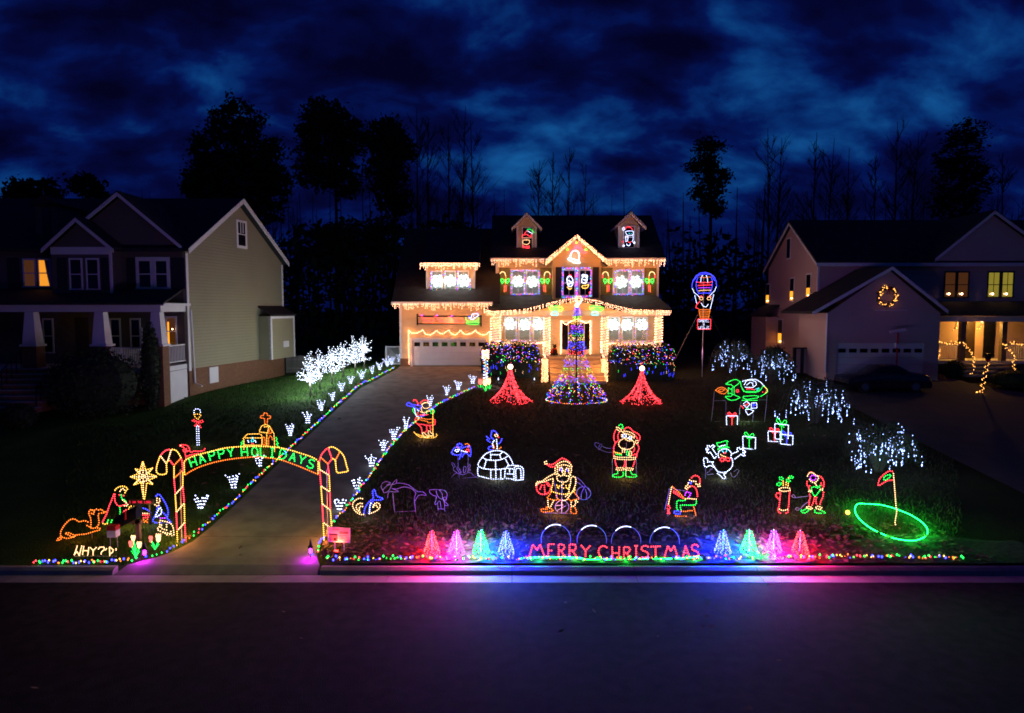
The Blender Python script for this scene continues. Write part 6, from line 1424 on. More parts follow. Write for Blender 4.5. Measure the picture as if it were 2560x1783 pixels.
for y0, y1 in ((235, 268), (465, 490)): p, q = at(D8[0] + 180 / D8[2], D8[1] + y0 / D8[2], YG - .05), at(D8[0] + 2065 / D8[2], D8[1] + y1 / D8[2], YG - .05); mb.box((p.x, YG - .06, q.z), (q.x, YG - .02, p.z), 'black_metal')
mb.build('frame', t)
# porch ornaments
p = at(1386, 889, 44.9); t = thing('bear_statue', 'dark bear statue with a red bow on the porch left of the door', 'statue', (p.x, 44.9, PF))
mb = MB(); b = Vector((p.x, 44.9, PF)); mb.sphere(b + Vector((0, 0, .28)), .2, 'fur_dark', 10, 7, (1, .9, 1.35)); mb.sphere(b + Vector((.02, -.02, .64)), .13, 'fur_dark', 10, 7); mb.sphere(b + Vector((-.08, 0, .75)), .045, 'fur_dark', 6, 5); mb.sphere(b + Vector((.1, 0, .75)), .045, 'fur_dark', 6, 5); mb.sphere(b + Vector((.0, -.13, .61)), .06, 'fur_dark', 8, 5)
mb.sphere(b + Vector((.16, -.12, .12)), .09, 'fur_dark', 8, 5); mb.sphere(b + Vector((-.16, -.12, .12)), .09, 'fur_dark', 8, 5); mb.build('body', t, smooth=True)
mb = MB(); mb.sphere(b + Vector((-.17, -.08, .28)), .14, 'red_cloth', 8, 6, (1, .6, 1.1)); mb.box((b.x - .12, b.y - .17, b.z + .44), (b.x + .12, b.y - .12, b.z + .52), 'red_cloth'); mb.build('bow', t)
# cones of red lights with a white globe on top
def flare_cone(lab, px, py, apex, w, folds, seed):
    g = ground(px, py - 8); s_ = g.y / FPX; H = (py - 8 - apex) * s_; Rb = w * s_ / 2; r = random.Random(seed)
    t = thing('cone_tree', lab, 'light tree', g, 'red light cones on the lawn')
    MB().tube([g + Vector((0, 0, -.1)), g + Vector((0, 0, H))], .025, 'stake', 6).build('pole', t)
    mb = MB(); m2 = MB(); ns = 18
    cr = lambda f: .05 + (Rb - .05) * (.40 * f + .60 * f ** 3.2)
    for k in range(ns):
        th = 2 * math.pi * k / ns + .16 * math.sin(2 * math.pi * k / ns * folds)
        mb.tube([g + Vector((cr(j / 12) * math.cos(th), cr(j / 12) * math.sin(th) * .9, .03 + H * (1 - j / 12))) for j in range(13)], .004, 'wire_dark', 3)
    for k in range(820):
        f = r.random() ** .62; th = r.uniform(0, 6.283); th += .22 * math.sin(th * folds); q = g + Vector((cr(f) * math.cos(th), cr(f) * math.sin(th) * .9, .03 + H * (1 - f) + r.uniform(-.03, .03)))
        m2.bulb(q, .0145, 'bulb_R', r.uniform(.8, 1.6))
    lamp(t, g + Vector((0, -Rb * .75, .5)), (1, .03, .02), 9, .1)
    mb.build('strand', t); m2.build('bulbs', t)
    MB().sphere(g + Vector((0, 0, H + .1)), .13, 'lamp_globe', 10, 7).build('globe', t)
flare_cone('red cone of lights with glowing globe, left of the big light tree', 1276, 1014, 921, 112, 3, 1)
flare_cone('red cone of lights with glowing globe, right of the big light tree', 1604, 1016, 925, 110, 5, 2)
# big multicoloured tree of light strands
g = ground(1440.6, 1003); s_ = g.y / FPX
t = thing('light_strand_tree', 'tall multicoloured tree of light strands around a pole before the steps', 'light tree', g)
H = (1003 - 768) * s_; MB().tube([g + Vector((0, 0, -.2)), g + Vector((0, 0, H))], .035, 'black_metal', 6).build('pole', t)
Rb = 77 * s_
PR = [(0, 3), (.18, 11), (.31, 16), (.5, 23), (.63, 31), (.74, 42), (.83, 55), (.93, 73), (1, 77)]
def prf(f):
    for (a, b), (c, d) in zip(PR, PR[1:]):
        if f <= c: return b + (d - b) * (f - a) / (c - a)
    return 77
for k in range(19):
    th = 2 * math.pi * (k + .3) / 19; path = []
    for j in range(25):
        f = j / 24; rr = s_ * prf(f)
        path.append(g + Vector((rr * math.cos(th), rr * math.sin(th), .05 + H * (1 - f) * (1 if f < .98 else .3))))
    mb = MB(); mb.tube(path, .005, 'wire_green', 3)
    for i, p in enumerate(walk(path, .125, .3 + .4 * R_.random())):
        zf = (p.z - g.z) / H; c = 'BBVGBPYGBBVR'[int(zf * 22) % 12]
        if R_.random() < .12: c = R_.choice('RYGB')
        mb.bulb(p + Vector((R_.uniform(-.07, .07), R_.uniform(-.07, .07), R_.uniform(-.04, .04))), .0155 if R_.random() < .88 else .026, 'bulb_' + c)
    mb.build('strand', t)
mb = MB(); ring = [g + Vector((Rb * math.cos(2 * math.pi * k / 40), Rb * math.sin(2 * math.pi * k / 40), .06)) for k in range(41)]; mb.tube(ring, .006, 'wire_green', 3)
for i, p in enumerate(walk(ring, .10)): mb.bulb(p + Vector((0, R_.uniform(-.04, .04), R_.uniform(0, .05))), .018, 'bulb_' + 'BYRGOV'[R_.randrange(6)])
for k in range(230):
    f = R_.uniform(.62, 1) ** .7; th = R_.uniform(0, 6.283); rr = s_ * prf(f) * R_.uniform(.9, 1.02)
    mb.bulb(g + Vector((rr * math.cos(th), rr * math.sin(th), .05 + H * (1 - f))), R_.choice((.014, .016, .022)), 'bulb_' + R_.choice('BBVGYRPO'))
mb.build('base_strand', t)
mb = MB(); mb.sphere(g + Vector((0, 0, H + .12)), .10, 'lamp_globe', 8, 6); mb.build('finial', t)
# path lights along the house front
for px, py, lab in ((1246, 955, 'left end of the hedge'), (1336, 955, 'right end of the left hedge'), (1424, 957, 'foot of the steps on the left'), (1506, 958, 'foot of the steps on the right')):
    g = ground(px, py); t = thing('path_light', 'little blue-white path light at the ' + lab, 'lamp', g, 'path lights along the house front')
    MB().tube([g + Vector((0, 0, -.05)), g + Vector((0, 0, .12))], .015, 'black_metal').build('stake', t)
    MB().tube([g + Vector((0, 0, .12)), g + Vector((0, 0, .26))], .03, 'flood_W', 8, r2=.012).build('globe', t); lamp(t, g + Vector((0, -.1, .16)), (.45, .5, 1), 5, .03)
    MB().tube([g + Vector((0, 0, .26)), g + Vector((0, 0, .29))], .045, 'black_metal', 8).build('cap', t)
# ================================================================= HEDGES AND SHRUBS
def leaf_quad(mb, p, s, key, r):
    a = Vector((r.gauss(0, 1), r.gauss(0, 1), r.gauss(0, 1))).normalized(); b = a.orthogonal().normalized() * s * .5; a = a * s
    mb.face([p - a * .5, p + b * .5, p + a * .5, p - b * .5], key)
def hedge(lab, l, r_, tp, bt, Y, depth, net, seed, rx=.5):
    r = random.Random(seed); p0, p1 = at(l, bt, Y), at(r_, bt, Y); zt = at((l + r_) / 2, tp, Y).z; zb = gz((p0.x + p1.x) / 2, Y)
    cx, hw, hh = (p0.x + p1.x) / 2, (p1.x - p0.x) / 2, zt - zb
    t = thing('hedge', lab, 'hedge', (cx, Y + depth / 2, zb), 'light-netted hedges')
    def surf_pt(u_, v_, sh=1.0):
        # rounded block: u along the front, v up the front and over the top
        ang = v_ * math.pi * .62
        y = Y + depth / 2 - depth / 2 * math.cos(ang) ** .6 if ang < math.pi / 2 else Y + depth / 2 + depth / 2 * (-math.cos(ang)) ** .6
        z = zb + hh * (math.sin(min(ang, math.pi / 2)) ** .55)
        e = 1 - max(0, abs(u_) - .86) * 2.2
        n = noise.noise((u_ * hw * 1.6, v_ * 5, seed)) * .10
        return Vector((cx + u_ * hw, Y + depth / 2 + (y - Y - depth / 2) * e * sh, zb + (z - zb) * (1 - max(0, abs(u_) - .85) * 1.6) * sh + n))
    mb = MB()
    for k in range(2600):
        p = surf_pt(r.uniform(-1, 1), r.random() ** .8, r.uniform(.8, 1.02)); leaf_quad(mb, p, r.uniform(.09, .17), 'shrub_leaf', r)
    mb.build('foliage', t)
    mb = MB(); i0 = None
    for a in range(13):
        for b in range(9): mb.v.append(tuple(surf_pt(-.97 + 1.94 * a / 12, b / 8, .88)))
    q = mb.k('shrub_leaf')
    for a in range(12):
        for b in range(8): k = a * 9 + b; mb.f.append((k, k + 9, k + 10, k + 1)); mb.m.append(q)
    mb.build('inner_foliage', t)
    mb = MB()
    for k in range(270):
        u_ = r.uniform(-1, 1); zf = r.uniform(.42, 1); v_ = math.asin(zf ** (1 / .55)) / (math.pi * .62) if r.random() < .88 else r.uniform(.8, 1)
        p = surf_pt(u_, v_, 1.05) + Vector((0, -.05, .02)); mb.bulb(p, .015 if r.random() < .75 else .022, 'bulb_' + r.choice('BBPRRGYVBGWV'))
    for k in range(24):
        u_ = r.uniform(-.95, .95); p = surf_pt(u_, math.asin(r.uniform(.1, .34) ** (1 / .55)) / (math.pi * .62), 1.08); c = r.choice('BBBGBV')
        for j in range(3): mb.bulb(p + Vector((0, -.05, j * .06)), .011, 'bulb_' + c, 1.5)
    mb.build('net_lights', t)
    for k in range(5): lamp(t, (cx + hw * (k - 2) * .4, Y - .5, zb + hh * .75), (.5, .25, .9), 1.6, .1)
YH = 42.6
hedge('left hedge covered in multicoloured net lights beneath the porch rail', 1200, 1350, 858, 953, YH, 1.5, 1, 5)
hedge('right hedge covered in multicoloured net lights beneath the porch rail', 1525, 1690, 862, 953, YH, 1.5, 1, 9)
# light-wrapped lamp post with tulips in a stone ring
g = ground(1214, 970); Yl = g.y; s_ = Yl / FPX
t = thing('lamp_post', 'light-wrapped lamp post with glowing head in front of the left hedge', 'lamp post', g)
zt = at(1212, 876, Yl).z; zh = at(1212, 897, Yl).z
MB().tube([g + Vector((0, 0, -.1)), Vector((g.x, Yl, zh))], .04, 'trim', 8).build('post', t)
mb = MB(); mb.tube([(g.x, Yl, zh), (g.x, Yl, zh + .06), (g.x, Yl, zt - .1)], .10, 'black_metal', 6, r2=.12); mb.sphere((g.x, Yl, (zh + zt) / 2), .11, 'lamp_globe', 10, 6, (1, 1, 1.35))
mb.build('lantern', t)
mb = MB(); path = [Vector((g.x + .12 * math.cos(k * .7), Yl + .12 * math.sin(k * .7), g.z + .3 + (zh - g.z - .3) * k / 70)) for k in range(71)]; mb.tube(path, .005, 'wire_green', 3)
for i, p in enumerate(walk(path, .085)): mb.bulb(p, .024, 'bulb_' + ('W' if p.z < g.z + .9 else 'CBGVRW'[i % 6]))
for k in range(46): a = k * 2.4; mb.bulb((g.x + .17 * math.cos(a), Yl + .17 * math.sin(a), zh + .02 + (zt - zh) * k / 46), .026, 'bulb_I')
mb.build('strand', t)
t = thing('stone_ring', 'low stone planting ring around the foot of the lit lamp post', 'planter', g + Vector((0, 0, 0)))
for k in range(16):
    a = 2 * math.pi * k / 16; c = g + Vector((.78 * math.cos(a), .62 * math.sin(a), 0)); tn = Vector((-math.sin(a), math.cos(a), 0)); rd = Vector((math.cos(a), math.sin(a), 0))
    z0, h = gz(c.x, c.y) - .06, .16 + R_.uniform(-.015, .015)
    ps = [c - tn * .13 - rd * .08, c + tn * .13 - rd * .08, c + tn * .15 + rd * .08, c - tn * .15 + rd * .08]
    for p in ps: p.z = z0
    MB().prism(ps, (0, 0, h), 'stone').build('stone', t)
tulip('pair of tulip lights left of the lit lamp post', 1201, 974, [(1201, 955, 6, 7, 'tulip_pink')], 'tulip lights'); tulip('single tulip light before the lit lamp post', 1214, 978, [(1213, 957, 6, 8, 'tulip_warm')], 'tulip lights'); tulip('tulip light right of the lit lamp post', 1224, 975, [(1222, 954, 5, 8, 'tulip_warm')], 'tulip lights')
emit('bulb_C2', (.32, .46, 1), 7)
# weeping ornamental shrubs with dripping white lights at the right
def weeping(lab, cx, cy, w, h, seed, n_l, base):
    g = ground(*base); Y = g.y; s_ = Y / FPX; r = random.Random(seed); W, H = w * s_ / 2, (base[1] - (cy - h / 2)) * s_
    t = thing('weeping_shrub', lab, 'shrub', g, 'weeping shrubs with white lights'); mb = MB(); m2 = MB(); m3 = MB()
    for k in range(170):
        a = r.uniform(0, 2 * math.pi); f = r.uniform(.35, 1.0); top = H * r.uniform(.65, 1.0) * (1 - .25 * f)
        d = Vector((math.cos(a) * W * f, math.sin(a) * W * f * .8, 0)); p0 = g + Vector((d.x * .1, d.y * .1, 0))
        path = smooth([p0, p0 + d * .35 + Vector((0, 0, top * .8)), p0 + d * .75 + Vector((0, 0, top)), p0 + d + Vector((0, 0, top * r.uniform(.3, .6)))], 3)
        mb.tube(path, .007, 'dry_grass' if r.random() < .5 else 'twig', 3, r2=.003)
        for q in path[4:]:
            for j in range(2): leaf_quad(m3, q + Vector((r.gauss(0, .08), r.gauss(0, .08), r.gauss(0, .08))), r.uniform(.07, .15), 'shrub_leaf', r)
        if r.random() < n_l / 170:
            q = path[r.randrange(5, len(path))]
            dl_ = r.uniform(.22, .55); m2.tube([q, q + Vector((0, -.02, -dl_))], .005, 'twig', 3); e = q + Vector((0, -.03, -dl_ + .02)); m2.bulb(e, .017 if r.random() < .6 else .024, 'bulb_C2', 2.4)
            for j in range(3):
                if r.random() < .45: m2.bulb(e + Vector((r.uniform(-.02, .02), 0, .10 * (j + 1))), .0125, 'bulb_C2', 2.0)
    mb.build('twigs', t); m3.build('foliage', t); m2.build('drip_lights', t)
    for k in range(3): lamp(t, g + Vector((W * (k - 1) * .75, -W * .95, H * .6)), (.4, .6, 1), 9, .2)
weeping('weeping shrub with white drip lights nearest the balloon pole', 1832, 886, 110, 104, 1, 60, (1832, 940))
weeping('weeping shrub with white drip lights behind the rocket', 1925, 905, 110, 90, 2, 70, (1930, 960))
weeping('weeping shrub with white drip lights to the right of the rocket', 2035, 1000, 180, 130, 3, 95, (2035, 1058))
weeping('weeping shrub with white drip lights above the golf flag', 2195, 1112, 190, 150, 4, 100, (2195, 1180))
def bush(name, lab, cx, Y, hw, hd, hh, seed, key='shrub_leaf', n=1500, cat='shrub', group=None):
    r = random.Random(seed); z0 = gz(cx, Y); t = thing(name, lab, cat, (cx, Y, z0), group); mb = MB()
    for k in range(n):
        d = Vector((r.gauss(0, 1), r.gauss(0, 1), r.gauss(0, 1))).normalized(); q = r.uniform(.78, 1.03) * (1 + .12 * noise.noise(d * 2.2 + Vector((seed, 0, 0))))
        leaf_quad(mb, Vector((cx + d.x * hw * q, Y + d.y * hd * q, z0 + hh * .5 + d.z * hh * .55 * q)), r.uniform(.10, .2), key, r)
    mb.build('foliage', t); m = MB(); m.sphere((cx, Y, z0 + hh * .5), 1, key, 12, 8, (hw * .86, hd * .86, hh * .46)); m.build('inner_foliage', t); return t
bush('round_bush', 'large dark clipped bush in front of the left porch', X_(236, 31.5, 950), 31.5, 2.25, 1.6, 3.0, 11, n=2600)
bush('columnar_bush', 'tall dark columnar bush at the corner of the left porch', X_(376, 32.6, 900), 32.6, .42, .4, 4.1, 12)
bush('small_bush', 'small dark bush at the foot of the left stairs', X_(50, 29.5, 1050), 29.5, .7, .6, 1.0, 13, n=700)
for px, Y, hw, hh, lab, sd in ((2270, 41.3, .5, 1.0, 'small dark bush between the right garage and porch', 21), (2385, 41.0, .6, 1.1, 'small dark bush under the right porch rail', 22), (2545, 38, 1.6, 1.1, 'low dark bush by the right path', 23), (1935, 42.5, .9, 1.8, 'dark bush against the pink side wall', 24)): bush('small_bush', lab, X_(px, Y, 930), Y, hw, hw * .8, hh, sd, n=700)
# ================================================================= FENCES, BIN, CAR, HOOP
def pickets(lab, l, r_, Y, h, n, key='fence_wood'):
    x0, x1 = X_(l, Y, 900), X_(r_, Y, 900); z0 = min(gz(x0, Y), gz(x1, Y)); t = thing('picket_fence', lab, 'fence', ((x0 + x1) / 2, Y, z0))
    for z in (.3, h - .35): MB().box((x0, Y + .02, z0 + z), (x1, Y + .07, z0 + z + .09), key).build('rail', t)
    w = (x1 - x0) / n; base = None
    for i in range(n):
        xa = x0 + w * (i + .18); xb = x0 + w * (i + .82)
        if base is None:
            base = MB().prism([(xa, Y, z0 - .1), (xb, Y, z0 - .1), (xb, Y, z0 + h - .08), ((xa + xb) / 2, Y, z0 + h), (xa, Y, z0 + h - .08)], (0, .02, 0), key).build('picket', t); xa0 = xa
        else:
            c = base.copy(); col.objects.link(c); c.parent = t; c.location = (xa - xa0, 0, R_.uniform(-.02, .02))
pickets('grey picket fence between the left house and the lit trees', 714, 792, 47.5, 1.25, 26)
Yf = 46.2; p0, p1 = at(964, 912, Yf), at(1000, 866, Yf); z0 = gz(p0.x, Yf)
t = thing('lattice_gate', 'pale lattice gate panel between lit trees and garage corner', 'fence', (p0.x, Yf, z0))
zt = p1.z; mb = MB(); mb.box((p0.x, Yf - .04, z0 - .1), (p0.x + .09, Yf + .04, zt + .04), 'trim').box((p1.x - .03, Yf - .03, z0), (p1.x + .03, Yf + .03, zt), 'trim').box((p0.x, Yf - .03, zt - .06), (p1.x, Yf + .03, zt), 'trim').box((p0.x, Yf - .03, z0 + .02), (p1.x, Yf + .03, z0 + .08), 'trim'); mb.build('frame', t)
w, h = p1.x - p0.x, zt - z0
for k in range(-8, 9):
    for s_, nm in ((1, 'slat'), (-1, 'slat')):
        a = Vector((p0.x + .05, Yf, z0 + k * .16)); L_ = []
        u0, u1 = 0.0, w - .06; 
        z_a, z_b = k * .16, k * .16 + s_ * u1
        f0, f1 = 0, 1
        for lim, sign in ((.06, 1), (h - .05, -1)):
            for _ in (0,):
                va, vb = (z_a - lim) * sign, (z_b - lim) * sign
                if va < 0 and vb < 0: f0, f1 = 1, 0
                elif va < 0: f0 = max(f0, va / (va - vb))
                elif vb < 0: f1 = min(f1, va / (va - vb))
        if f1 - f0 < .05: continue
        P = lambda f: Vector((p0.x + .05 + u1 * f, Yf + .008 * s_, z0 + z_a + (z_b - z_a) * f))
        MB().tube([P(f0), P(f1)], .013, 'trim', 4).build(nm, t)
# dark sedan on the right driveway
Yc = 37.6; cxm = X_(2205, Yc, 940); zc = gz(cxm, Yc) - .0
car = thing('parked_car', 'black saloon car parked before the right garage', 'car', (cxm, Yc, zc))
Lc, Wc = 4.5, 1.78
prof = [(-2.25, .45), (-2.2, .78), (-1.55, .95), (-1.0, 1.02), (-.45, 1.42), (.55, 1.46), (1.3, 1.05), (1.9, .98), (2.22, .8), (2.25, .42)]
secs = []
for (x, z) in prof:
    wv = Wc / 2 * (1 if z < 1.05 else .78)
    secs.append((x, z, wv))
mb = MB(); i0 = len(mb.v); q = mb.k('car_paint')
for x, z, wv in secs:
    for (yy, zz) in ((-Wc / 2 * .94, .22), (-Wc / 2, .55), (-Wc / 2 * .97, min(z, .92)), (-wv * .9, z - .03 if z > 1 else z), (0, z + .03), (wv * .9, z - .03 if z > 1 else z), (Wc / 2 * .97, min(z, .92)), (Wc / 2, .55), (Wc / 2 * .94, .22)): mb.v.append((cxm + x, Yc + yy, zc + min(zz, z + .03)))
for a in range(len(secs) - 1):
    for b in range(8): k = i0 + a * 9 + b; mb.f.append((k, k + 1, k + 10, k + 9)); mb.m.append(q)
mb.f.append(tuple(i0 + b for b in range(9))); mb.m.append(q); mb.f.append(tuple(i0 + (len(secs) - 1) * 9 + b for b in range(8, -1, -1))); mb.m.append(q)
mb.build('body', car, smooth=True)
for s_ in (-1, 1):
    y = Yc + s_ * (Wc / 2 * .86)
    for q in ([(-.92, 1.0), (.0, 1.0), (.0, 1.37), (-.42, 1.37)], [(.06, 1.0), (1.1, 1.0), (.55, 1.39), (.06, 1.38)]): MB().prism([(cxm + a, y + s_ * .06 - s_ * (b - 1.0) * .35, zc + b) for a, b in q], (0, s_ * .015, 0), 'glass_dark').build('side_window', car)
    for wx in (-1.38, 1.36):
        c = Vector((cxm + wx, Yc + s_ * (Wc / 2 - .08), zc + .32)); w = MB().tube([c - Vector((0, .1, 0)), c + Vector((0, .1, 0))], .32, 'tyre', 16).build('wheel', car)
        MB().tube([c + Vector((0, s_ * .08, 0)), c + Vector((0, s_ * .115, 0))], .20, 'rim', 12).build('rim', w)
    MB().sphere((cxm - 2.12, Yc + s_ * .62, zc + .72), .12, 'rim', 8, 5, (.6, 1.3, .6)).build('headlight', car)
    MB().sphere((cxm + 2.16, Yc + s_ * .64, zc + .80), .12, 'red_cloth', 8, 5, (.5, 1.2, .7)).build('tail_light', car)
# basketball hoop by the right garage
Yh = 39.0; a, b = at(2243, 868, Yh), at(2245, 832, Yh); x = a.x
t = thing('basketball_hoop', 'portable basketball hoop standing edge-on by the right garage', 'basketball hoop', (x, Yh, gz(x, Yh)))
MB().tube([(x, Yh, gz(x, Yh)), a, b], .045, 'red_cloth', 8).build('pole', t)
MB().prism([b + Vector((-.45, -.1, -.05)), b + Vector((.45, -.1, .10)), b + Vector((.45, .1, .20)), b + Vector((-.45, .1, .05))], (0, 0, .06), 'trim').build('backboard', t)
MB().prism([a + Vector((-.12, -.1, .0)), a + Vector((.25, -.1, -.12)), a + Vector((.25, -.1, 0)), a + Vector((-.12, -.1, .22))], (0, .2, 0), 'trim').build('bracket', t)
MB().tube([b + Vector((-.3, -.15 + .2 * math.sin(k * .785), .0)) + Vector((.2 * math.cos(k * .785), 0, 0)) for k in range(9)], .01, 'red_cloth', 4).build('rim', t)
MB().box((x - .4, Yh - .3, gz(x, Yh) + .0), (x + .4, Yh + .3, gz(x, Yh) + .2), 'black_metal').build('base', t)
# trash bins / box by the pink wall
Yt = 42.8; p0, p1 = at(1982, 918, Yt), at(2045, 872, Yt); z0 = gz(p0.x, Yt)
t = thing('storage_frame', 'dark open storage frame with pale panel against the pink side wall', 'storage box', (p0.x, Yt, z0))
mb = MB()
for xx in (p0.x, p0.x + .48, p1.x - .25): mb.box((xx, Yt - .1, z0), (xx + .16, Yt + .1, p1.z), 'shutter_dark')
mb.box((p0.x, Yt - .12, p1.z), (p1.x - .09, Yt + .12, p1.z + .08), 'shutter_dark'); mb.build('frame', t)
MB().box((p0.x + .64, Yt + .02, z0 + .05), (p1.x - .25, Yt + .06, p1.z), 'siding_pink').build('panel', t)
MB().box((p0.x + .16, Yt + .02, z0 + .05), (p0.x + .48, Yt + .06, p1.z), 'siding_pink').build('panel', t)
# wreath and garland lights of the right house
Yw = YV - .08; c = at(2217, 741, Yw); t = thing('wreath', 'lit wreath with red bow on the right garage gable', 'wreath', c); r_ = 22 * Yw / FPX
mb = MB(); r = random.Random(3)
for k in range(520):
    a = r.uniform(0, 6.283); rr = r_ + r.gauss(0, .07); leaf_quad(mb, c + Vector((math.cos(a) * rr, -abs(r.gauss(0, .05)), math.sin(a) * rr)), .12, 'shrub_leaf', r)
mb.build('greenery', t); mb = MB()
for k in range(64): a = r.uniform(0, 6.283); rr = r_ + r.gauss(0, .06); mb.bulb(c + Vector((math.cos(a) * rr, -.12, math.sin(a) * rr)), .022, 'bulb_A')
mb.build('bulbs', t); mb = MB(); b = c + Vector((.05, -.1, r_ - .05)); mb.sphere(b, .08, 'red_cloth', 8, 5); mb.tube([b, b + Vector((-.1, 0, -.35))], .02, 'red_cloth'); mb.tube([b, b + Vector((.08, 0, -.35))], .02, 'red_cloth'); mb.build('bow', t)
H6 = (1880, 500, 3.1985)
def garland(lab, polys, Y, step=.075, c='A'):
    t = None; r = random.Random(len(lab))
    for q in polys:
        pts = smooth([at(H6[0] + x / H6[2], H6[1] + y / H6[2], Y) for x, y in parse(q)], 3)
        if t is None: t = thing('garland', lab, 'garland', pts[0], 'lit garlands of the right house')
        mb = MB()
        for p in walk(pts, .02):
            leaf_quad(mb, p + Vector((r.gauss(0, .04), r.gauss(0, .04), r.gauss(0, .04))), .1, 'shrub_leaf', r)
        mb.build('greenery', t); mb = MB()
        for p in walk(pts, step): mb.bulb(p + Vector((r.gauss(0, .05), -.06, r.gauss(0, .05))), .027, 'bulb_' + c)
        mb.build('bulbs', t)
garland('lit garland over the left porch rail of the right house', ['1485,1265 1490,1200 1485,1145 1580,1150 1680,1142'], YW - .1)
garland('lit garland down the left stair rail of the right house', ['1680,1142 1730,1190 1765,1250 1770,1310 1775,1340 1740,1390'], YW - .7)
garland('lit garland down the right stair rail of the right house', ['1990,1170 2040,1150 2110,1140', '2020,1180 2070,1220 2100,1270 2085,1310 2090,1350 2100,1390'], YW - .7)
garland('lit garland at the far right porch rail', ['2110,1150 2180,1160'], YW - .12)
garland('lit garland hanging from the left porch pillar top', ['1665,940 1635,960 1630,1010 1610,1045'], YW - .12)
garland('lit garland hanging from the porch beam by the door', ['1715,945 1780,955 1840,965 1830,1005 1800,1035'], YW - .12)
Yp = ground(2452, 985).y; g = ground(2452, 985); t = thing('lamp_post', 'light-wrapped lamp post with red bow on the right path', 'lamp post', g)
tp = at(2470, 900, Yp); MB().tube([g + Vector((0, 0, -.1)), tp], .04, 'black_metal', 6).build('post', t); mb = MB(); d = tp - g
for k in range(30): mb.bulb(g + d * (k / 32) + Vector((.09 * math.cos(k * 1.1), .09 * math.sin(k * 1.1), 0)), .025, 'bulb_A')
for k in range(9): mb.bulb(g + Vector((R_.uniform(-.25, .2), R_.uniform(-.1, .1), R_.uniform(.03, .12))), .028, 'bulb_A')
mb.build('bulbs', t); MB().sphere(tp, .12, 'red_cloth', 8, 5, (1.3, .6, .7)).build('bow', t); MB().box((tp.x - .1, Yp - .1, tp.z + .05), (tp.x + .1, Yp + .1, tp.z + .35), 'black_metal').build('lantern', t)
# ================================================================= RIGHT DRIVEWAY AND PATH
mb = MB(); n = 26
pl_ = [ground(2030, 960), ground(2110, 1010), ground(2300, 1110), ground(2560, 1240)]; pr_ = [ground(2350, 935), ground(2420, 960), ground(2560, 985), ground(2760, 1040)]
for i in range(n):
    def P(j, s_):
        f = 3 * j / n; k = min(2, int(f)); u_ = f - k; a = pl_[k].lerp(pl_[k + 1], u_); b = pr_[k].lerp(pr_[k + 1], u_); p = a.lerp(b, s_); p.z = gz(p.x, p.y) + .07; return p
    for s_ in range(6): mb.face([P(i + 1, s_ / 6), P(i + 1, (s_ + 1) / 6), P(i, (s_ + 1) / 6), P(i, s_ / 6)], 'dark_concrete')
struct(mb, 'neighbour_driveway')
# ================================================================= GRASS AND LEAVES
r = random.Random(31); mb = MB()
q0 = mb.k('blade'); q1 = mb.k('lawn_green')
def on_drive(x, y): return XL(y) - .1 < x < XR(y) + .1 and y < 46
cnt = 0
while cnt < 60000:
    y = 16.7 + 27 * r.random() ** 1.25; x = r.uniform(-.62 * y - 1, .62 * y + 1)
    if on_drive(x, y) or (x < -16.5 and y > 30): continue
    z = gz(x, y) + noise.noise((x * .35, y * .35, 0)) * .05 * min(1, (y - KERB_Y1) / 1.5); h = r.uniform(.05, .12); a = r.uniform(0, 3.14); w = .012 + y * .0004
    i = len(mb.v); dx, dy = math.cos(a) * w, math.sin(a) * w
    mb.v += [(x - dx, y - dy, z - .02), (x + dx, y + dy, z - .02), (x + r.gauss(0, .03), y + r.gauss(0, .03), z + h)]; mb.f.append((i, i + 1, i + 2)); mb.m.append(q1 if x < -5 else q0); cnt += 1
o = mb.build('grass'); o['kind'] = 'stuff'
mb = MB(); cnt = 0
while cnt < 2600:
    f = r.random(); y = 16.55 + (2.6 * r.random() if f < .6 else 20 * r.random() ** 1.5); x = r.uniform(-.5 * y, .56 * y) if f > .55 else r.uniform(-5.2, 12)
    if on_drive(x, y) and r.random() < .97: continue
    z = gz(x, y) + (.09 if y < 18.2 and x > -5 else .05); s_ = r.uniform(.05, .11); a = r.uniform(0, 6.28); u_ = Vector((math.cos(a), math.sin(a), r.uniform(-.35, .35))) * s_; v_ = Vector((-math.sin(a), math.cos(a), r.uniform(-.5, .5))) * s_ * .55
    p = Vector((x, y, z)); mb.face([p - u_, p - v_ * .9, p + u_ * 1.1, p + v_], 'leaf_litter'); cnt += 1
for k in range(26):
    x, y = r.uniform(-9, 10), r.uniform(10, 16.1); s_ = r.uniform(.04, .08); a = r.uniform(0, 6.28); u_ = Vector((math.cos(a), math.sin(a), .25)) * s_; v_ = Vector((-math.sin(a), math.cos(a), .3)) * s_ * .6; p = Vector((x, y, .035)); mb.face([p - u_, p - v_, p + u_, p + v_], 'leaf_litter')
o = mb.build('fallen_leaves'); o['kind'] = 'stuff'
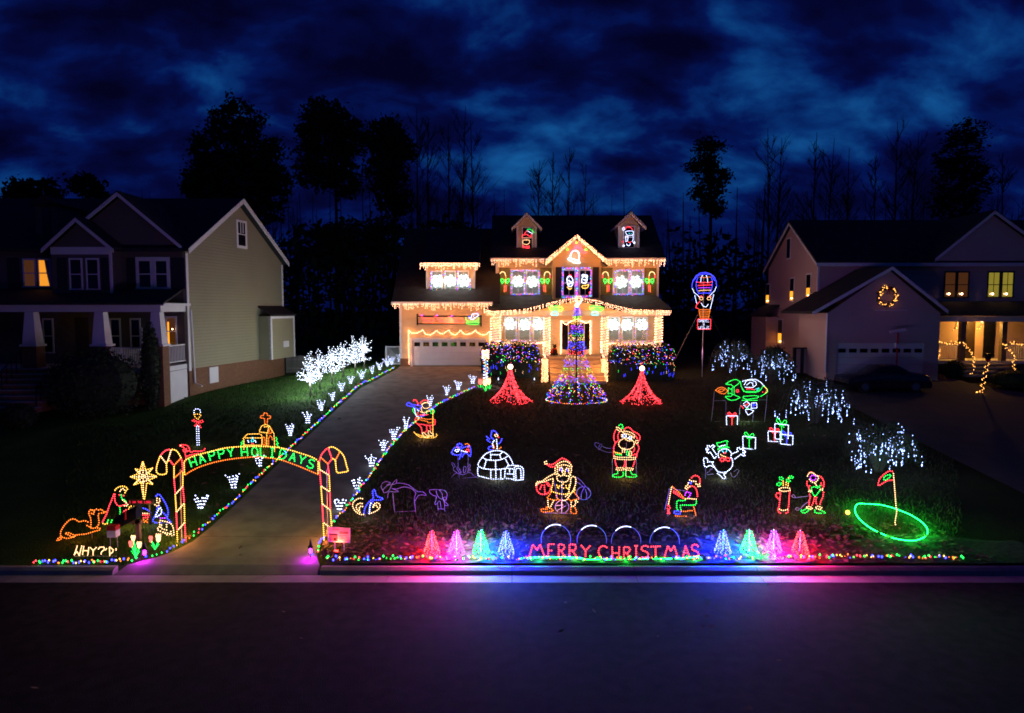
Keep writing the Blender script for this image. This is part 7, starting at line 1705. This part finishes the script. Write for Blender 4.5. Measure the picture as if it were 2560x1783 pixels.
# ================================================================= TREES BEHIND
def pine(lab, blobs, trunk_px, Y, seed, group='pines against the night sky', n=1500):
    r = random.Random(seed); gx = X_(trunk_px, Y, 700); z0 = gz(gx, Y); top = min(b[1] - b[3] for b in blobs)
    t = thing('pine_tree', lab, 'tree', (gx, Y, z0), group); zt = at(trunk_px, top + 20, Y).z
    mb = MB(); mb.tube([(gx, Y, z0 - .3), (gx + .1, Y, (z0 + zt) / 2), (gx, Y, zt)], .34, 'bark', 7, r2=.06)
    m2 = MB(); s_ = Y / FPX
    for (bx, by, rx, ry) in blobs:
        c = at(bx, by, Y); nn = int(n * rx * ry / 4200) + 60
        mb.tube([(gx, Y, c.z - ry * s_ * .8), tuple(c)], .09, 'bark', 5, r2=.03)
        for k in range(max(6, nn // 26)):
            # clump of needles
            while True:
                d = Vector((r.uniform(-1, 1), r.uniform(-1, 1), r.uniform(-1, 1)))
                if .2 < d.length < 1: break
            cc = c + Vector((d.x * rx * s_, d.y * rx * s_ * .8, d.z * ry * s_)); cr = r.uniform(.55, 1.15)
            for j in range(26):
                leaf_quad(m2, cc + Vector((r.gauss(0, .5) * cr, r.gauss(0, .5) * cr, r.gauss(0, .32) * cr)), r.uniform(.3, .75), 'needle', r)
    mb.build('trunk', t); m2.build('crown', t)
pine('broad dark pine rising behind the left house', [(590, 300, 65, 50), (545, 385, 70, 60), (640, 390, 70, 60), (590, 460, 120, 60), (510, 470, 50, 60), (680, 470, 45, 55), (600, 530, 110, 45)], 595, 88, 1, n=2600)
pine('tall dark pine with a long bare trunk left of centre', [(815, 290, 50, 50), (780, 320, 40, 50), (870, 330, 45, 45), (820, 390, 75, 55), (790, 440, 50, 35), (860, 450, 45, 40)], 842, 86, 2, n=2600)
pine('dark rounded pine nearest the main roof on its left', [(975, 320, 45, 35), (955, 370, 55, 45), (1000, 380, 40, 45), (965, 440, 55, 50), (985, 500, 45, 45)], 985, 84, 3, n=2600)
pine('slender dark pine right of the main house', [(1772, 365, 28, 26), (1758, 415, 38, 28), (1785, 440, 35, 25), (1768, 480, 40, 25), (1780, 520, 28, 25)], 1772, 80, 4, n=3200)
pine('broad dark pine behind the right house', [(2410, 335, 50, 32), (2395, 390, 60, 45), (2420, 450, 65, 50), (2385, 510, 60, 45)], 2400, 86, 5, n=2600)
pine('low dark pine above the left end of the left house roof', [(85, 475, 60, 32), (60, 510, 55, 25)], 85, 80, 6, n=2600)
pine('low dark pine above the left house ridge', [(215, 465, 42, 25), (240, 500, 45, 25)], 215, 80, 7, n=2600)
pine('bushy dark pine low between the left house and main house', [(880, 600, 80, 50), (830, 640, 50, 45), (960, 590, 50, 45)], 880, 74, 8, n=2200)
def bare(lab, px, top, Y, seed, spread=1.0):
    r = random.Random(seed); gx = X_(px, Y, 600); z0 = gz(gx, Y); zt = at(px, top, Y).z; H = zt - z0
    t = thing('bare_tree', lab, 'tree', (gx, Y, z0), 'bare trees behind the houses'); mb = MB(); m2 = MB()
    mb.tube([(gx, Y, z0 - .3), (gx + r.uniform(-.3, .3), Y, z0 + H * .5), (gx + r.uniform(-.4, .4), Y, zt)], .2, 'bark', 6, r2=.03); mb.build('trunk', t)
    def br(p, d, l, rad, lv):
        e = p + d * l + Vector((r.gauss(0, .1), r.gauss(0, .1), 0)) * l; m2.tube([p, (p + e) / 2 + Vector((r.gauss(0, .05), 0, r.gauss(0, .05))) * l, e], rad, 'bark', 3, r2=rad * .4, capends=False)
        if lv > 0:
            for k in range(4): dd = (d + Vector((r.gauss(0, .45), r.gauss(0, .45), r.uniform(.0, .6)))).normalized(); br(p + (e - p) * r.uniform(.35, 1), dd, l * r.uniform(.45, .7), rad * .5, lv - 1)
    for k in range(24):
        z = z0 + H * r.uniform(.38, .92); a = r.uniform(0, 6.28); d = Vector((math.cos(a) * .6 * spread, math.sin(a) * .6 * spread, r.uniform(.6, 1.3))).normalized(); br(Vector((gx, Y, z)), d, H * r.uniform(.1, .18) * (1.3 - (z - z0) / H), .06, 2)
    m2.build('branches', t)
BT = [(1050, 270, 82, 'behind the left end of the main roof'), (1075, 290, 88, 'just right of the one behind the left roof end'), (1120, 310, 84, 'over the garage ridge'), (1160, 265, 86, 'tallest one above the garage ridge'), (1185, 300, 80, 'beside the tallest one above the garage'), (1345, 400, 84, 'just right of the left roof dormer'), (1385, 380, 86, 'between the two roof dormers on the left'), (1420, 370, 82, 'between the two roof dormers at the middle'), (1460, 410, 88, 'over the right part of the main roof'), (1920, 320, 84, 'beside the slender pine'), (1945, 345, 90, 'left above the gable of the right house'), (2030, 330, 82, 'above the gable of the right house'), (2070, 345, 88, 'right of the gable of the right house'), (2120, 370, 84, 'over the left part of the right roof'), (2235, 305, 80, 'tall one over the middle of the right roof'), (2280, 330, 88, 'beside the tall one over the right roof'), (2180, 380, 90, 'short one over the right roof'), (2500, 380, 84, 'at the far right edge'), (690, 560, 70, 'in the gap right of the left house'), (1690, 600, 75, 'in the gap right of the main house'), (740, 520, 78, 'between the broad and tall pines')]
for i, (px, tp, Y, lab) in enumerate(BT): bare('leafless dark tree ' + lab, px, tp, Y, 200 + i)
# the far wood reads as one dark mass
r = random.Random(77); mb = MB()
for k in range(210):
    Y = r.uniform(92, 118); px = r.uniform(-150, 2710); tp = 520 + 60 * noise.noise((px * .006, 1, 0)) + r.uniform(-70, 90); x = X_(px, Y, 600); z0 = gz(x, Y); zt = at(px, tp, Y).z
    mb.tube([(x, Y, z0 - .5), (x + r.gauss(0, .4), Y, zt)], r.uniform(.1, .3), 'bark', 4, r2=.03)
    for j in range(5):
        z = z0 + (zt - z0) * r.uniform(.4, .95); a = r.uniform(-2, 2); mb.tube([(x, Y, z), (x + a, Y, z + abs(a) * r.uniform(.6, 1.4))], .05, 'bark', 3, r2=.015)
for k in range(15000):
    Y = r.uniform(66, 112); px = r.uniform(-150, 2710); x = X_(px, Y, 700); hmax = (8.5 + 5 * noise.noise((x * .09, Y * .02, 5))) * (Y / 80); leaf_quad(mb, Vector((x, Y, gz(x, Y) + hmax * (1.35 if x < 0 else 1.1) * r.random() ** .8)), r.uniform(.7, 1.7), 'needle', r)
o = mb.build('woods'); o['kind'] = 'stuff'

for o in D.objects:
    if o.parent is not None and o.type == 'MESH':
        b = o.name.split('.')[0]
        if b in ('bulbs', 'net_lights', 'drip_lights', 'foliage', 'greenery', 'twigs', 'branches', 'crown') or (b == 'strand' and len(o.data.polygons) > 800): o['kind'] = 'stuff'
